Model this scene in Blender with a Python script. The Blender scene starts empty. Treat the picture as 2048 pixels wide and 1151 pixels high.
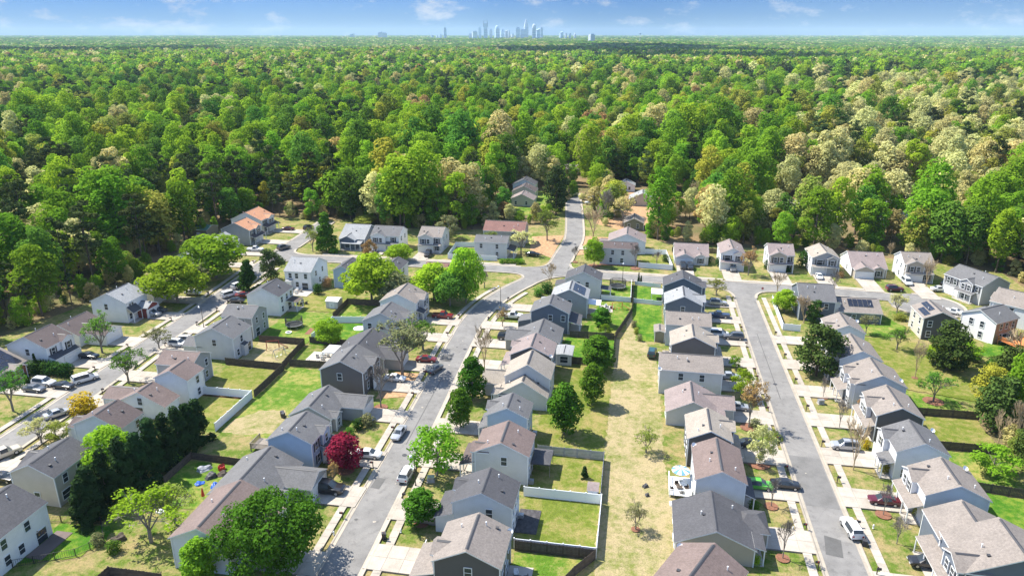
import bpy, bmesh, math, random
import numpy as np
from mathutils import Vector, Matrix
R = math.radians
rnd = random.Random(11)
sc = bpy.context.scene
COL = sc.collection

# ------------------------------------------------------------------ camera
# The neighbourhood stands on one street grid; world X runs across the streets, world Y along them.
CAM_H, FPX, HORIZON, YAW = 70.0, 1450.0, 75.0, 10.0
PITCH = math.atan((575.5 - HORIZON) / FPX)
cam = bpy.data.cameras.new("camera")
cam.sensor_width = 36.0
cam.lens = FPX / 2048.0 * 36.0
cam.clip_start, cam.clip_end = 1.0, 80000.0
cam_o = bpy.data.objects.new("camera", cam)
cam_o.location = (0, 0, CAM_H)
cam_o.rotation_euler = (R(90) - PITCH, 0, R(YAW))
COL.objects.link(cam_o)
sc.camera = cam_o
CY, SY = math.cos(R(YAW)), math.sin(R(YAW))

def fr(X, Y):          # camera-heading frame (X right, Y ahead) -> world
    return (X * CY - Y * SY, X * SY + Y * CY)

def P(x, y, z=0.0):    # photo pixel -> world point on the plane at height z
    u, v = (x - 1024) / FPX, (y - 575.5) / FPX
    c, s = math.cos(PITCH), math.sin(PITCH)
    t = (CAM_H - z) / (s + v * c)
    return fr(u * t, (c - v * s) * t)

# ------------------------------------------------------------------ sky, sun, exposure
SUN_EL = 54.0
SUN_DIR = fr(-0.885, 0.466)                       # horizontal direction towards the sun
SUN_AZ = math.atan2(SUN_DIR[1], SUN_DIR[0])
w = bpy.data.worlds.new("World"); sc.world = w; w.use_nodes = True
nt = w.node_tree; nt.nodes.clear()
out = nt.nodes.new("ShaderNodeOutputWorld"); bg = nt.nodes.new("ShaderNodeBackground")
sky = nt.nodes.new("ShaderNodeTexSky"); sky.sky_type = 'NISHITA'; sky.sun_disc = False
sky.sun_elevation = R(SUN_EL); sky.sun_rotation = math.pi / 2 - SUN_AZ
sky.altitude = 200; sky.air_density = 1.15; sky.dust_density = 0.25; sky.ozone_density = 2.2
bg.inputs[1].default_value = 0.14
# thin fair-weather clouds drifting over the whole sky
tc = nt.nodes.new("ShaderNodeTexCoord"); sep = nt.nodes.new("ShaderNodeSeparateXYZ")
nt.links.new(tc.outputs["Generated"], sep.inputs[0])
mp = nt.nodes.new("ShaderNodeMapping"); mp.inputs["Scale"].default_value = (1, 1, 2.3)
nt.links.new(tc.outputs["Generated"], mp.inputs[0])
nz = nt.nodes.new("ShaderNodeTexNoise"); nz.inputs["Scale"].default_value = 17.0
nz.inputs["Detail"].default_value = 9; nz.inputs["Roughness"].default_value = 0.62
nt.links.new(mp.outputs[0], nz.inputs["Vector"])
rp = nt.nodes.new("ShaderNodeValToRGB")
rp.color_ramp.elements[0].position = 0.55; rp.color_ramp.elements[0].color = (0, 0, 0, 1)
rp.color_ramp.elements[1].position = 0.69; rp.color_ramp.elements[1].color = (0.85, 0.85, 0.85, 1)
nt.links.new(nz.outputs[0], rp.inputs[0])
tint = nt.nodes.new("ShaderNodeMixRGB"); tint.blend_type = 'MULTIPLY'; tint.inputs[0].default_value = 1
zr = nt.nodes.new("ShaderNodeValToRGB")          # hazy blue air thickening evenly towards the whole horizon
zr.color_ramp.elements[0].position = 0.0; zr.color_ramp.elements[0].color = (0.098, 0.188, 0.43, 1)
zr.color_ramp.elements[1].position = 0.40; zr.color_ramp.elements[1].color = (1.0, 0.99, 1.0, 1)
ze = zr.color_ramp.elements.new(0.09); ze.color = (0.060, 0.158, 0.47, 1)
nt.links.new(sep.outputs[2], zr.inputs[0]); nt.links.new(zr.outputs[0], tint.inputs[2])
nt.links.new(sky.outputs[0], tint.inputs[1])
cm = nt.nodes.new("ShaderNodeMixRGB"); cm.inputs[2].default_value = (2.5, 2.65, 3.0, 1)
nt.links.new(rp.outputs[0], cm.inputs[0]); nt.links.new(tint.outputs[0], cm.inputs[1])
nt.links.new(cm.outputs[0], bg.inputs[0]); nt.links.new(bg.outputs[0], out.inputs[0])

sun = bpy.data.lights.new("sun", 'SUN'); sun.energy = 5.0; sun.angle = R(0.55); sun.color = (1.0, 0.945, 0.84)
sun_o = bpy.data.objects.new("sun", sun); COL.objects.link(sun_o)
sd = Vector((SUN_DIR[0] * math.cos(R(SUN_EL)), SUN_DIR[1] * math.cos(R(SUN_EL)), math.sin(R(SUN_EL))))
sun_o.rotation_euler = sd.to_track_quat('Z', 'Y').to_euler(); sun_o.location = (0, 0, 400)
vs = sc.view_settings
vs.view_transform = 'Standard'; vs.look = 'None'; vs.gamma = 1.0; vs.exposure = 1.02
try: vs.use_curve_mapping = False
except Exception: pass
sc.render.engine = 'CYCLES'
cy = sc.cycles
cy.max_bounces = 6; cy.diffuse_bounces = 3; cy.glossy_bounces = 2; cy.transmission_bounces = 3; cy.volume_bounces = 1
cy.transparent_max_bounces = 6; cy.caustics_reflective = False; cy.caustics_refractive = False
cy.use_denoising = True

# ------------------------------------------------------------------ helpers
def tag(o, label=None, cat=None, group=None, kind=None):
    if label: o["label"] = label
    if cat: o["category"] = cat
    if group: o["group"] = group
    if kind: o["kind"] = kind
    return o

def obj(name, mesh, parent=None, loc=(0, 0, 0), rz=0.0, scale=None, mats=None):
    o = bpy.data.objects.new(name, mesh); COL.objects.link(o)
    o.location = loc
    if rz: o.rotation_euler = (0, 0, rz)
    if scale is not None: o.scale = scale
    if parent is not None: o.parent = parent
    if mats:
        for i, m in enumerate(mats):
            if i < len(o.material_slots):
                o.material_slots[i].link = 'OBJECT'; o.material_slots[i].material = m
    return o

def empty(name, loc=(0, 0, 0), rz=0.0):
    o = bpy.data.objects.new(name, None); COL.objects.link(o)
    o.location = loc; o.rotation_euler = (0, 0, rz); o.empty_display_size = 0.3
    return o

class MB:
    def __init__(s): s.v = []; s.f = []; s.m = []
    def poly(s, pts, m=0):
        n = len(s.v); s.v.extend(tuple(p) for p in pts); s.f.append(tuple(range(n, n + len(pts)))); s.m.append(m)
    def box(s, x0, x1, y0, y1, z0, z1, m=0):
        n = len(s.v)
        s.v += [(x0, y0, z0), (x1, y0, z0), (x1, y1, z0), (x0, y1, z0), (x0, y0, z1), (x1, y0, z1), (x1, y1, z1), (x0, y1, z1)]
        for f in ((0, 3, 2, 1), (4, 5, 6, 7), (0, 1, 5, 4), (1, 2, 6, 5), (2, 3, 7, 6), (3, 0, 4, 7)):
            s.f.append(tuple(n + i for i in f)); s.m.append(m)
    def tube(s, a, b, r0, r1, k=6, m=0, caps=True):
        a, b = Vector(a), Vector(b); d = (b - a)
        if d.length < 1e-6: return
        d.normalize(); x = d.orthogonal().normalized(); y = d.cross(x); n = len(s.v)
        for c, r in ((a, r0), (b, r1)):
            for i in range(k):
                t = 2 * math.pi * i / k; p = c + x * (r * math.cos(t)) + y * (r * math.sin(t)); s.v.append(tuple(p))
        for i in range(k):
            j = (i + 1) % k; s.f.append((n + i, n + j, n + k + j, n + k + i)); s.m.append(m)
        if caps:
            s.f.append(tuple(n + k + i for i in range(k))); s.m.append(m)
            s.f.append(tuple(n + i for i in reversed(range(k)))); s.m.append(m)
    def lathe(s, prof, k=12, m=0, c=(0, 0, 0)):
        n = len(s.v)
        for r, z in prof:
            for i in range(k):
                t = 2 * math.pi * i / k; s.v.append((c[0] + r * math.cos(t), c[1] + r * math.sin(t), c[2] + z))
        for a in range(len(prof) - 1):
            for i in range(k):
                j = (i + 1) % k; s.f.append((n + a * k + i, n + a * k + j, n + (a + 1) * k + j, n + (a + 1) * k + i)); s.m.append(m)
    def prism(s, pts, z0, z1, m=0):
        k = len(pts); n = len(s.v)
        s.v += [(p[0], p[1], z0) for p in pts] + [(p[0], p[1], z1) for p in pts]
        s.f.append(tuple(n + k + i for i in range(k))); s.m.append(m)
        s.f.append(tuple(n + i for i in reversed(range(k)))); s.m.append(m)
        for i in range(k):
            j = (i + 1) % k; s.f.append((n + i, n + j, n + k + j, n + k + i)); s.m.append(m)
    def mesh(s, name, mats, smooth=False):
        me = bpy.data.meshes.new(name); me.from_pydata(s.v, [], s.f)
        for m in mats: me.materials.append(m)
        me.polygons.foreach_set("material_index", s.m)
        if smooth: me.polygons.foreach_set("use_smooth", [True] * len(s.f))
        me.update(); return me

# ------------------------------------------------------------------ materials
def new_mat(name):
    m = bpy.data.materials.new(name); m.use_nodes = True
    n = m.node_tree.nodes; l = m.node_tree.links
    return m, n, l, n["Principled BSDF"]

def nrm(n, l, b, src, strength, dist=0.05):
    bp = n.new("ShaderNodeBump"); bp.inputs["Strength"].default_value = strength; bp.inputs["Distance"].default_value = dist
    l.new(src, bp.inputs["Height"]); l.new(bp.outputs[0], b.inputs["Normal"])

def noise(n, l, scale, detail=4, vec=None, rough=0.55):
    t = n.new("ShaderNodeTexNoise"); t.inputs["Scale"].default_value = scale
    t.inputs["Detail"].default_value = detail; t.inputs["Roughness"].default_value = rough
    if vec is not None: l.new(vec, t.inputs["Vector"])
    return t.outputs[0]

def ramp(n, l, fac, stops):
    r = n.new("ShaderNodeValToRGB"); e = r.color_ramp.elements
    while len(e) < len(stops): e.new(0.5)
    for i, (p, c) in enumerate(stops):
        e[i].position = p; e[i].color = (c[0], c[1], c[2], 1) if not isinstance(c, float) else (c, c, c, 1)
    l.new(fac, r.inputs[0]); return r.outputs[0]

def mix(n, l, a, b, fac, mode='MIX'):
    x = n.new("ShaderNodeMixRGB"); x.blend_type = mode
    for i, s in ((0, fac), (1, a), (2, b)):
        if isinstance(s, (int, float)): x.inputs[i].default_value = s
        elif isinstance(s, (tuple, list)): x.inputs[i].default_value = (s[0], s[1], s[2], 1)
        else: l.new(s, x.inputs[i])
    return x.outputs[0]

def world_pos(n): return n.new("ShaderNodeNewGeometry").outputs["Position"]

def sc3(c, k): return tuple(min(1.0, x * k) for x in c)

def plain(name, c, rough=0.6, metal=0.0, var=0.12, nscale=1.5):
    m, n, l, b = new_mat(name)
    tcn = n.new("ShaderNodeTexCoord").outputs["Object"]
    f = noise(n, l, nscale, 4, tcn)
    l.new(ramp(n, l, f, [(0.3, sc3(c, 1 - var)), (0.7, sc3(c, 1 + var))]), b.inputs["Base Color"])
    b.inputs["Roughness"].default_value = rough; b.inputs["Metallic"].default_value = metal
    return m

def lawn(name, dry, green, bias, big=0.14):
    m, n, l, b = new_mat(name); p = world_pos(n)
    f1 = noise(n, l, big, 6, p, 0.62); f2 = noise(n, l, 0.75, 7, p, 0.72); f3 = noise(n, l, 5.0, 4, p, .7)
    a = mix(n, l, f1, f2, 0.5)
    base = ramp(n, l, a, [(max(0.02, bias - 0.075), dry), (bias, mix_c(dry, green, .5)), (min(.98, bias + 0.07), green), (min(.99, bias + .17), sc3(green, .72))])
    sp = ramp(n, l, f3, [(0.30, (0.50, 0.52, 0.50)), (0.5, (0.95, 0.95, 0.95)), (0.72, (1.18, 1.15, 1.1))])
    base = mix(n, l, base, sp, 0.85, 'MULTIPLY')
    soil = ramp(n, l, noise(n, l, 0.30, 6, p, .75), [(0.58, 0.0), (0.70, 1.0)])
    base = mix(n, l, base, mix_c(dry, (.34, .24, .15), .45), mixf(n, l, soil, .6))
    l.new(base, b.inputs["Base Color"]); b.inputs["Roughness"].default_value = 0.95
    b.inputs["Specular IOR Level"].default_value = 0.1
    nrm(n, l, b, f3, 0.8, 0.2)
    return m

def mix_c(a, b, t): return tuple(a[i] * (1 - t) + b[i] * t for i in range(3))
def mixf(n, l, s, k):
    x = n.new("ShaderNodeMath"); x.operation = 'MULTIPLY'; l.new(s, x.inputs[0]); x.inputs[1].default_value = k; return x.outputs[0]

def siding(name, c):
    m, n, l, b = new_mat(name)
    o = n.new("ShaderNodeTexCoord").outputs["Object"]; s = n.new("ShaderNodeSeparateXYZ"); l.new(o, s.inputs[0])
    fr_ = n.new("ShaderNodeMath"); fr_.operation = 'MULTIPLY'; l.new(s.outputs[2], fr_.inputs[0]); fr_.inputs[1].default_value = 1 / 0.19
    f = n.new("ShaderNodeMath"); f.operation = 'FRACT'; l.new(fr_.outputs[0], f.inputs[0])
    lap = ramp(n, l, f.outputs[0], [(0.0, 0.72), (0.12, 1.0), (1.0, 0.97)])
    dirt = ramp(n, l, noise(n, l, 0.7, 6, o, .65), [(0.25, sc3(c, 0.90)), (0.6, c), (0.8, sc3(c, 1.04))])
    l.new(mix(n, l, dirt, lap, 1.0, 'MULTIPLY'), b.inputs["Base Color"])
    b.inputs["Roughness"].default_value = 0.55; b.inputs["Specular IOR Level"].default_value = 0.25
    nrm(n, l, b, f.outputs[0], 0.35, 0.03)
    return m

def shingle(name, c):
    m, n, l, b = new_mat(name)
    o = n.new("ShaderNodeTexCoord").outputs["Object"]
    br = n.new("ShaderNodeTexNoise"); br.inputs["Scale"].default_value = 3.2; br.inputs["Detail"].default_value = 6; br.inputs["Roughness"].default_value = .75
    l.new(o, br.inputs["Vector"])
    f = n.new("ShaderNodeSeparateXYZ"); l.new(o, f.inputs[0])
    q = n.new("ShaderNodeMath"); q.operation = 'MULTIPLY'; l.new(f.outputs[2], q.inputs[0]); q.inputs[1].default_value = 1 / 0.075
    fq = n.new("ShaderNodeMath"); fq.operation = 'FRACT'; l.new(q.outputs[0], fq.inputs[0])
    tone = ramp(n, l, br.outputs[0], [(0.28, sc3(c, 0.68)), (0.5, c), (0.74, sc3(c, 1.36))])
    streak = ramp(n, l, noise(n, l, 0.32, 5, o, .6), [(0.3, 0.86), (0.7, 1.08)])
    tone = mix(n, l, tone, streak, 1.0, 'MULTIPLY')
    rows = ramp(n, l, fq.outputs[0], [(0.0, 0.74), (0.2, 1.0), (1.0, 1.0)])
    l.new(mix(n, l, tone, rows, 0.8, 'MULTIPLY'), b.inputs["Base Color"])
    b.inputs["Roughness"].default_value = 0.85; b.inputs["Specular IOR Level"].default_value = 0.3
    nrm(n, l, b, br.outputs[0], 0.5, 0.04)
    return m

def foliage(name, c, hv=0.5, trans=0.32, vv=0.35):
    m = bpy.data.materials.new(name); m.use_nodes = True; n = m.node_tree.nodes; l = m.node_tree.links; n.clear()
    o = n.new("ShaderNodeOutputMaterial"); d = n.new("ShaderNodeBsdfDiffuse"); t = n.new("ShaderNodeBsdfTranslucent"); mx = n.new("ShaderNodeMixShader")
    info = n.new("ShaderNodeObjectInfo")
    tco = n.new("ShaderNodeTexCoord").outputs["Object"]
    col = ramp(n, l, noise(n, l, 0.55, 3, tco), [(0.3, sc3(c, 0.72)), (0.55, c), (0.75, (c[0] * 1.35, c[1] * 1.22, c[2] * 1.1))])
    hs = n.new("ShaderNodeHueSaturation"); l.new(col, hs.inputs["Color"])
    a = n.new("ShaderNodeMapRange"); l.new(info.outputs["Random"], a.inputs[0]); a.inputs[3].default_value = 0.5 - 0.035 * hv; a.inputs[4].default_value = 0.5 + 0.03 * hv
    l.new(a.outputs[0], hs.inputs["Hue"])
    k = n.new("ShaderNodeMath"); k.operation = 'MULTIPLY'; l.new(info.outputs["Random"], k.inputs[0]); k.inputs[1].default_value = 7.31
    kf = n.new("ShaderNodeMath"); kf.operation = 'FRACT'; l.new(k.outputs[0], kf.inputs[0])
    v = n.new("ShaderNodeMapRange"); l.new(kf.outputs[0], v.inputs[0]); v.inputs[3].default_value = 1 - vv; v.inputs[4].default_value = 1 + vv
    l.new(v.outputs[0], hs.inputs["Value"])
    l.new(hs.outputs[0], d.inputs[0]); l.new(hs.outputs[0], t.inputs[0])
    mx.inputs[0].default_value = trans; l.new(d.outputs[0], mx.inputs[1]); l.new(t.outputs[0], mx.inputs[2]); l.new(mx.outputs[0], o.inputs[0])
    return m

MT = {}
MT['white'] = plain('white_trim', (0.74, 0.75, 0.75), 0.45, 0, .04)
MT['glass'] = plain('window_glass', (0.035, 0.045, 0.055), 0.12, 0, .2)
MT['black'] = plain('black_metal', (0.02, 0.02, 0.022), 0.45)
MT['dark'] = plain('dark_plastic', (0.045, 0.045, 0.05), 0.6)
MT['gdoor'] = plain('garage_door_paint', (0.72, 0.72, 0.70), 0.5, 0, .04)
MT['shutter'] = plain('shutter_paint', (0.03, 0.032, 0.04), 0.55)
MT['bark'] = plain('bark', (0.105, 0.082, 0.062), 0.95, 0, .35, 4)
MT['bark_grey'] = plain('grey_bark', (0.20, 0.175, 0.15), 0.95, 0, .3, 4)
MT['bark_pale'] = plain('pale_twigs', (0.38, 0.29, 0.175), 0.95, 0, .25, 3)
MT['vinyl'] = plain('white_vinyl', (0.76, 0.78, 0.80), 0.4, 0, .03)
MT['fwood'] = plain('weathered_fence_wood', (0.085, 0.066, 0.052), 0.95, 0, .45, 2.2)
MT['fgrey'] = plain('grey_fence_wood', (0.30, 0.31, 0.33), 0.9, 0, .25, 2)
MT['mulch'] = plain('red_brown_mulch', (0.19, 0.085, 0.048), 0.95, 0, .3, 3)
MT['straw'] = plain('pine_straw', (0.36, 0.215, 0.11), 0.95, 0, .35, 1.2)
MT['steel'] = plain('galvanised_steel', (0.42, 0.43, 0.44), 0.4, .6, .1)
MT['solar'] = plain('solar_glass', (0.022, 0.026, 0.04), 0.15, .1, .2, 1)
MT['tyre'] = plain('tyre_rubber', (0.018, 0.018, 0.018), 0.85)
MT['rim'] = plain('alloy_rim', (0.45, 0.46, 0.47), 0.35, .7, .1)
MT['lamp'] = plain('headlamp_glass', (0.75, 0.77, 0.78), 0.15, 0, .05)
MT['red_lamp'] = plain('tail_lamp', (0.35, 0.015, 0.012), 0.2, 0, .1)
MT['orange_deck'] = plain('stained_cedar_deck', (0.62, 0.23, 0.07), 0.75, 0, .2, 2)
MT['grey_deck'] = plain('weathered_deck', (0.22, 0.19, 0.16), 0.9, 0, .3, 2)
MT['red_wood'] = plain('red_stained_wood', (0.30, 0.035, 0.02), 0.7, 0, .2)
MT['brick_red'] = plain('red_brick_face', (0.22, 0.055, 0.045), 0.9, 0, .25, 6)
MT['canvas'] = plain('white_canvas', (0.78, 0.78, 0.76), 0.8, 0, .04)
MT['blue'] = plain('blue_tarp', (0.02, 0.10, 0.45), 0.5, 0, .25)
MT['redp'] = plain('red_plastic', (0.5, 0.03, 0.02), 0.5, 0, .15)
MT['net'] = plain('black_net', (0.025, 0.028, 0.03), 0.9)
MT['patio'] = plain('patio_concrete', (0.42, 0.38, 0.33), 0.9, 0, .14, 1.2)
MT['gravel'] = plain('dark_gravel', (0.055, 0.052, 0.056), 0.95, 0, .55, 7)

m, n, l, b = new_mat('asphalt')
p = world_pos(n)
f = noise(n, l, 0.22, 6, p, .6); g = noise(n, l, 14, 3, p); c2 = noise(n, l, 0.9, 6, p, .7)
col = ramp(n, l, f, [(0.3, (0.165, 0.158, 0.151)), (0.55, (0.208, 0.200, 0.190)), (0.75, (0.245, 0.233, 0.219))])
col = mix(n, l, col, ramp(n, l, c2, [(0.36, 0.80), (0.46, 1.0), (0.7, 1.05)]), 1.0, 'MULTIPLY')
col = mix(n, l, col, ramp(n, l, g, [(0.3, 0.82), (0.7, 1.12)]), 1.0, 'MULTIPLY')
vor = n.new("ShaderNodeTexVoronoi"); vor.feature = 'DISTANCE_TO_EDGE'; vor.inputs["Scale"].default_value = 0.11; l.new(p, vor.inputs["Vector"])
col = mix(n, l, (0.07, 0.07, 0.072), col, ramp(n, l, vor.outputs["Distance"], [(0.0, 0.72), (0.004, 1.0)]))
l.new(col, b.inputs["Base Color"]); b.inputs["Roughness"].default_value = 0.9; b.inputs["Specular IOR Level"].default_value = 0.25
nrm(n, l, b, g, 0.3, 0.02); MT['asphalt'] = m

def concrete(name, c):
    m, n, l, b = new_mat(name); p = world_pos(n)
    f = noise(n, l, 0.5, 6, p, .65); g = noise(n, l, 6, 4, p)
    col = ramp(n, l, f, [(0.3, sc3(c, 0.80)), (0.52, c), (0.75, sc3(c, 1.12))])
    col = mix(n, l, col, ramp(n, l, g, [(0.3, 0.88), (0.7, 1.05)]), 1.0, 'MULTIPLY')
    inf = n.new("ShaderNodeObjectInfo"); rr = n.new("ShaderNodeMapRange"); l.new(inf.outputs["Random"], rr.inputs[0]); rr.inputs[3].default_value = .90; rr.inputs[4].default_value = 1.06
    hs = n.new("ShaderNodeHueSaturation"); l.new(col, hs.inputs["Color"]); l.new(rr.outputs[0], hs.inputs["Value"])
    l.new(hs.outputs[0], b.inputs["Base Color"]); b.inputs["Roughness"].default_value = 0.88; b.inputs["Specular IOR Level"].default_value = 0.25
    nrm(n, l, b, g, 0.2, 0.02); return m
MT['concrete'] = concrete('concrete', (0.405, 0.36, 0.305))
MT['joint'] = concrete('joint_concrete', (0.24, 0.212, 0.18))
MT['kerb'] = concrete('kerb_concrete', (0.385, 0.338, 0.275))

DRY, GRN = (0.315, 0.25, 0.115), (0.105, 0.165, 0.022)
MT['lawn'] = lawn('mixed_lawn', DRY, GRN, 0.50)
MT['lawn_dry'] = lawn('dry_lawn', (0.375, 0.305, 0.17), (0.165, 0.19, 0.045), 0.54, .11)
MT['lawn_green'] = lawn('green_lawn', (0.33, 0.29, 0.09), (0.095, 0.19, 0.018), 0.45)
MT['lawn_lush'] = lawn('lush_lawn', (0.22, 0.27, 0.04), (0.06, 0.165, 0.012), 0.46)
MT['lawn_yellow'] = lawn('yellowed_lawn', (0.30, 0.245, 0.095), (0.14, 0.18, 0.026), 0.47)
m, n, l, b = new_mat('woodland_floor')
p = world_pos(n)
col = ramp(n, l, noise(n, l, 0.05, 6, p, .65), [(0.35, (0.10, 0.12, 0.04)), (0.5, (0.19, 0.145, 0.08)), (0.62, (0.27, 0.18, 0.10)), (0.75, (0.12, 0.16, 0.04))])
col = mix(n, l, col, ramp(n, l, noise(n, l, 2.5, 4, p), [(0.3, 0.6), (0.7, 1.2)]), 1.0, 'MULTIPLY')
l.new(col, b.inputs["Base Color"]); b.inputs["Roughness"].default_value = 1.0; b.inputs["Specular IOR Level"].default_value = 0.05
MT['floor'] = m

WALL = {k: siding('siding_' + k, c) for k, c in {
    'white': (0.80, 0.80, 0.80), 'pale': (0.70, 0.72, 0.745), 'lgrey': (0.62, 0.615, 0.60), 'grey': (0.36, 0.36, 0.365),
    'tan': (0.44, 0.39, 0.32), 'beige': (0.56, 0.51, 0.44), 'slate': (0.135, 0.160, 0.200), 'dark': (0.105, 0.103, 0.106), 'taupe': (0.165, 0.148, 0.144),
    'blue': (0.42, 0.53, 0.66), 'brick': (0.40, 0.25, 0.18), 'olive': (0.22, 0.21, 0.15)}.items()}
ROOF = {k: shingle('shingle_' + k, c) for k, c in {
    'char': (0.080, 0.079, 0.085), 'grey': (0.130, 0.128, 0.130), 'lgrey': (0.27, 0.275, 0.28), 'brown': (0.17, 0.128, 0.115), 'taupe': (0.225, 0.195, 0.172),
    'tan': (0.30, 0.262, 0.22), 'mauve': (0.235, 0.19, 0.18), 'maroon': (0.20, 0.105, 0.088), 'orange': (0.47, 0.235, 0.135), 'dbrown': (0.105, 0.082, 0.078), 'red': (0.33, 0.12, 0.08)}.items()}
# ------------------------------------------------------------------ ground, streets, pavements
def sheet(name, pts, z, mat, thick=0.0):
    b_ = MB()
    if thick: b_.prism(pts, z - thick, z)
    else: b_.poly([(p[0], p[1], z) for p in pts])
    o = obj(name, b_.mesh(name, [mat])); tag(o, kind='structure'); return o

# one ground sheet out to the horizon, finer near the camera
b_ = MB(); rings = [0, 300, 900, 2500, 7000, 18000, 40000]; k = 32
for i in range(len(rings) - 1):
    for j in range(k):
        a0, a1 = 2 * math.pi * j / k, 2 * math.pi * (j + 1) / k
        q = lambda r, a: (r * math.cos(a), 150 + r * math.sin(a), 0)
        if i == 0: b_.poly([q(0, 0), q(rings[1], a0), q(rings[1], a1)])
        else: b_.poly([q(rings[i], a0), q(rings[i + 1], a0), q(rings[i + 1], a1), q(rings[i], a1)])
tag(obj('ground', b_.mesh('ground', [MT['floor']])), kind='structure')

EDGE = [(-162, -30), (-160, 40), (-157, 100), (-152, 150), (-149, 165), (-151, 194), (-156, 219), (-158, 245), (-156, 262), (-146, 270), (-130, 268), (-114, 270), (-95, 262), (-72, 262),
        (-54, 266), (-38, 276), (-33, 290), (-33, 322), (-21, 322), (-17, 283), (5, 264), (12, 257), (40, 256), (66, 254), (86, 251), (100, 247), (114, 240), (114, 205), (104, 190),
        (97, 176), (84, 162), (74, 148), (67, 138), (66, 126), (74, 112), (76, 90), (80, 40), (82, -30)]
sheet('neighbourhood_lawn', EDGE, 0.12, MT['lawn'])

LAWNS = [  # (material, polygon)
    ('lawn_dry', [(-3.0, -25), (9, -25), (9, 99), (7, 112), (7, 150), (4, 166), (-3.4, 166), (-3.2, 98)]),
    ('lawn_dry', [(-1.5, 166), (1.5, 166), (1.2, 180), (-.6, 184)]),
    ('lawn_lush', [(1.5, 166), (8, 166), (8, 191.5), (0.4, 192.5), (0.2, 184)]),
    ('lawn_yellow', [(-15, 98.6), (-3.3, 98.6), (-3.3, 111), (-15, 111.5)]),
    ('lawn_yellow', [(-15, 86), (-3.2, 86), (-3.2, 98.2), (-15, 98.4)]),
    ('lawn_green', [(-14.5, 70), (-5.6, 81), (-4, 85), (-14.5, 85)]),
    ('lawn_yellow', [(-16.5, 112), (-3.4, 111.4), (-3.5, 149), (-15.5, 149.7)]),
    ('lawn_lush', [(-15.6, 150.2), (-3.7, 150.2), (-3.7, 165), (-15.6, 165)]),
    ('lawn_green', [(-15, 165.6), (-3.8, 165.6), (-1.2, 180), (-0.5, 192.6), (-8.6, 193.4), (-11, 176)]),
    ('lawn_green', [(-8.5, 194), (-0.6, 193.2), (-0.6, 207), (-8.5, 207)]),
    ('lawn_lush', [(0.6, 193.2), (8.1, 192.2), (8.1, 206), (.3, 208)]),
    ('lawn_green', [(-74.9, 110), (-62.8, 112), (-62.8, 136.8), (-74.9, 136.8)]),
    ('lawn_green', [(-75.5, 86), (-60.5, 86), (-62, 109.8), (-74.9, 109.8)]),
    ('lawn_dry', [(-74.6, 108.5), (-71, 108), (-64.5, 109.6), (-63.4, 114), (-66.5, 118.5), (-71.6, 117), (-74.4, 113.5)]),
    ('lawn', [(-74.9, 98.5), (-62.5, 98.5), (-62.5, 107.5), (-74.9, 108)]),
    ('lawn_lush', [(-83, 70.5), (-75.5, 73), (-74, 77), (-76, 80), (-83.6, 79.2)]),
    ('lawn_yellow', [(-88.3, 122.4), (-75.8, 122), (-75.8, 135), (-88.6, 135.6)]),
    ('lawn_yellow', [(-88.3, 109), (-75.9, 109), (-75.9, 121.4), (-87, 121.6)]),
    ('lawn_dry', [(-88, 136.4), (-76.2, 136), (-77.2, 149), (-88.4, 148.8)]),
    ('lawn_green', [(-90.6, 149.6), (-76.9, 149.9), (-76.6, 164), (-78, 170), (-90.8, 170)]),
    ('lawn_lush', [(-76.2, 150), (-64, 150), (-64, 165.3), (-75.8, 163.8)]),
    ('lawn_green', [(-76.3, 166), (-64.6, 166), (-64.6, 177.6), (-77, 177.4)]),
    ('lawn_yellow', [(-91, 171), (-79, 171), (-77, 189), (-91, 187)]),
    ('lawn_lush', [(53.8, 60), (72, 60), (72, 111), (63.6, 111.4), (53.8, 112.9)]),
    ('lawn_green', [(53, 113.4), (63.6, 111.7), (66, 125), (53, 125)]),
    ('lawn_yellow', [(53.2, 125.6), (66.3, 125.6), (67, 137.8), (53.2, 137.8)]),
    ('lawn_green', [(53.9, 138.3), (67.2, 138.3), (66, 146), (54, 150)]),
    ('lawn_yellow', [(54, 150.2), (70, 146), (84, 163), (80, 170), (66, 178), (54, 178)]),
    ('lawn_lush', [(80, 170), (88, 170), (96, 179), (88, 180), (84, 178)]),
    ('lawn_green', [(54, 178.5), (66, 178.5), (69, 186), (64, 198), (64, 186.6), (54, 186.6)]),
    ('lawn_yellow', [(1.6, 226), (11.7, 225.2), (10.2, 242), (1.8, 242)]),
    ('lawn_lush', [(-61, 226.5), (-53.4, 226.5), (-53.4, 238), (-61.8, 238.6)]),
]
zz = 0.128
for mt, pts in LAWNS:
    zz += 0.004; q = []; r_ = random.Random(len(pts) + int(zz * 1e4))
    for i, a in enumerate(pts):                       # ragged edges: grass grows across the lot lines
        b2 = pts[(i + 1) % len(pts)]; n_ = max(1, int(math.dist(a, b2) / 0.7))
        for j in range(n_): t = j / n_; q.append((a[0] + (b2[0] - a[0]) * t + r_.uniform(-.3, .3), a[1] + (b2[1] - a[1]) * t + r_.uniform(-.3, .3)))
    sheet('lawn', q, zz, MT[mt])
LAWN_TOP = zz

def catmull(pts, step=2.0):
    P_ = [Vector((p[0], p[1])) for p in pts]; P_ = [P_[0] * 2 - P_[1]] + P_ + [P_[-1] * 2 - P_[-2]]; o = []
    for i in range(1, len(P_) - 2):
        a, b, c, d = P_[i - 1:i + 3]; k = max(1, int((c - b).length / step))
        for j in range(k):
            t = j / k; o.append(0.5 * ((2 * b) + (c - a) * t + (2 * a - 5 * b + 4 * c - d) * t * t + (3 * b - 3 * c + d - a) * t ** 3))
    o.append(P_[-2]); return o

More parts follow.
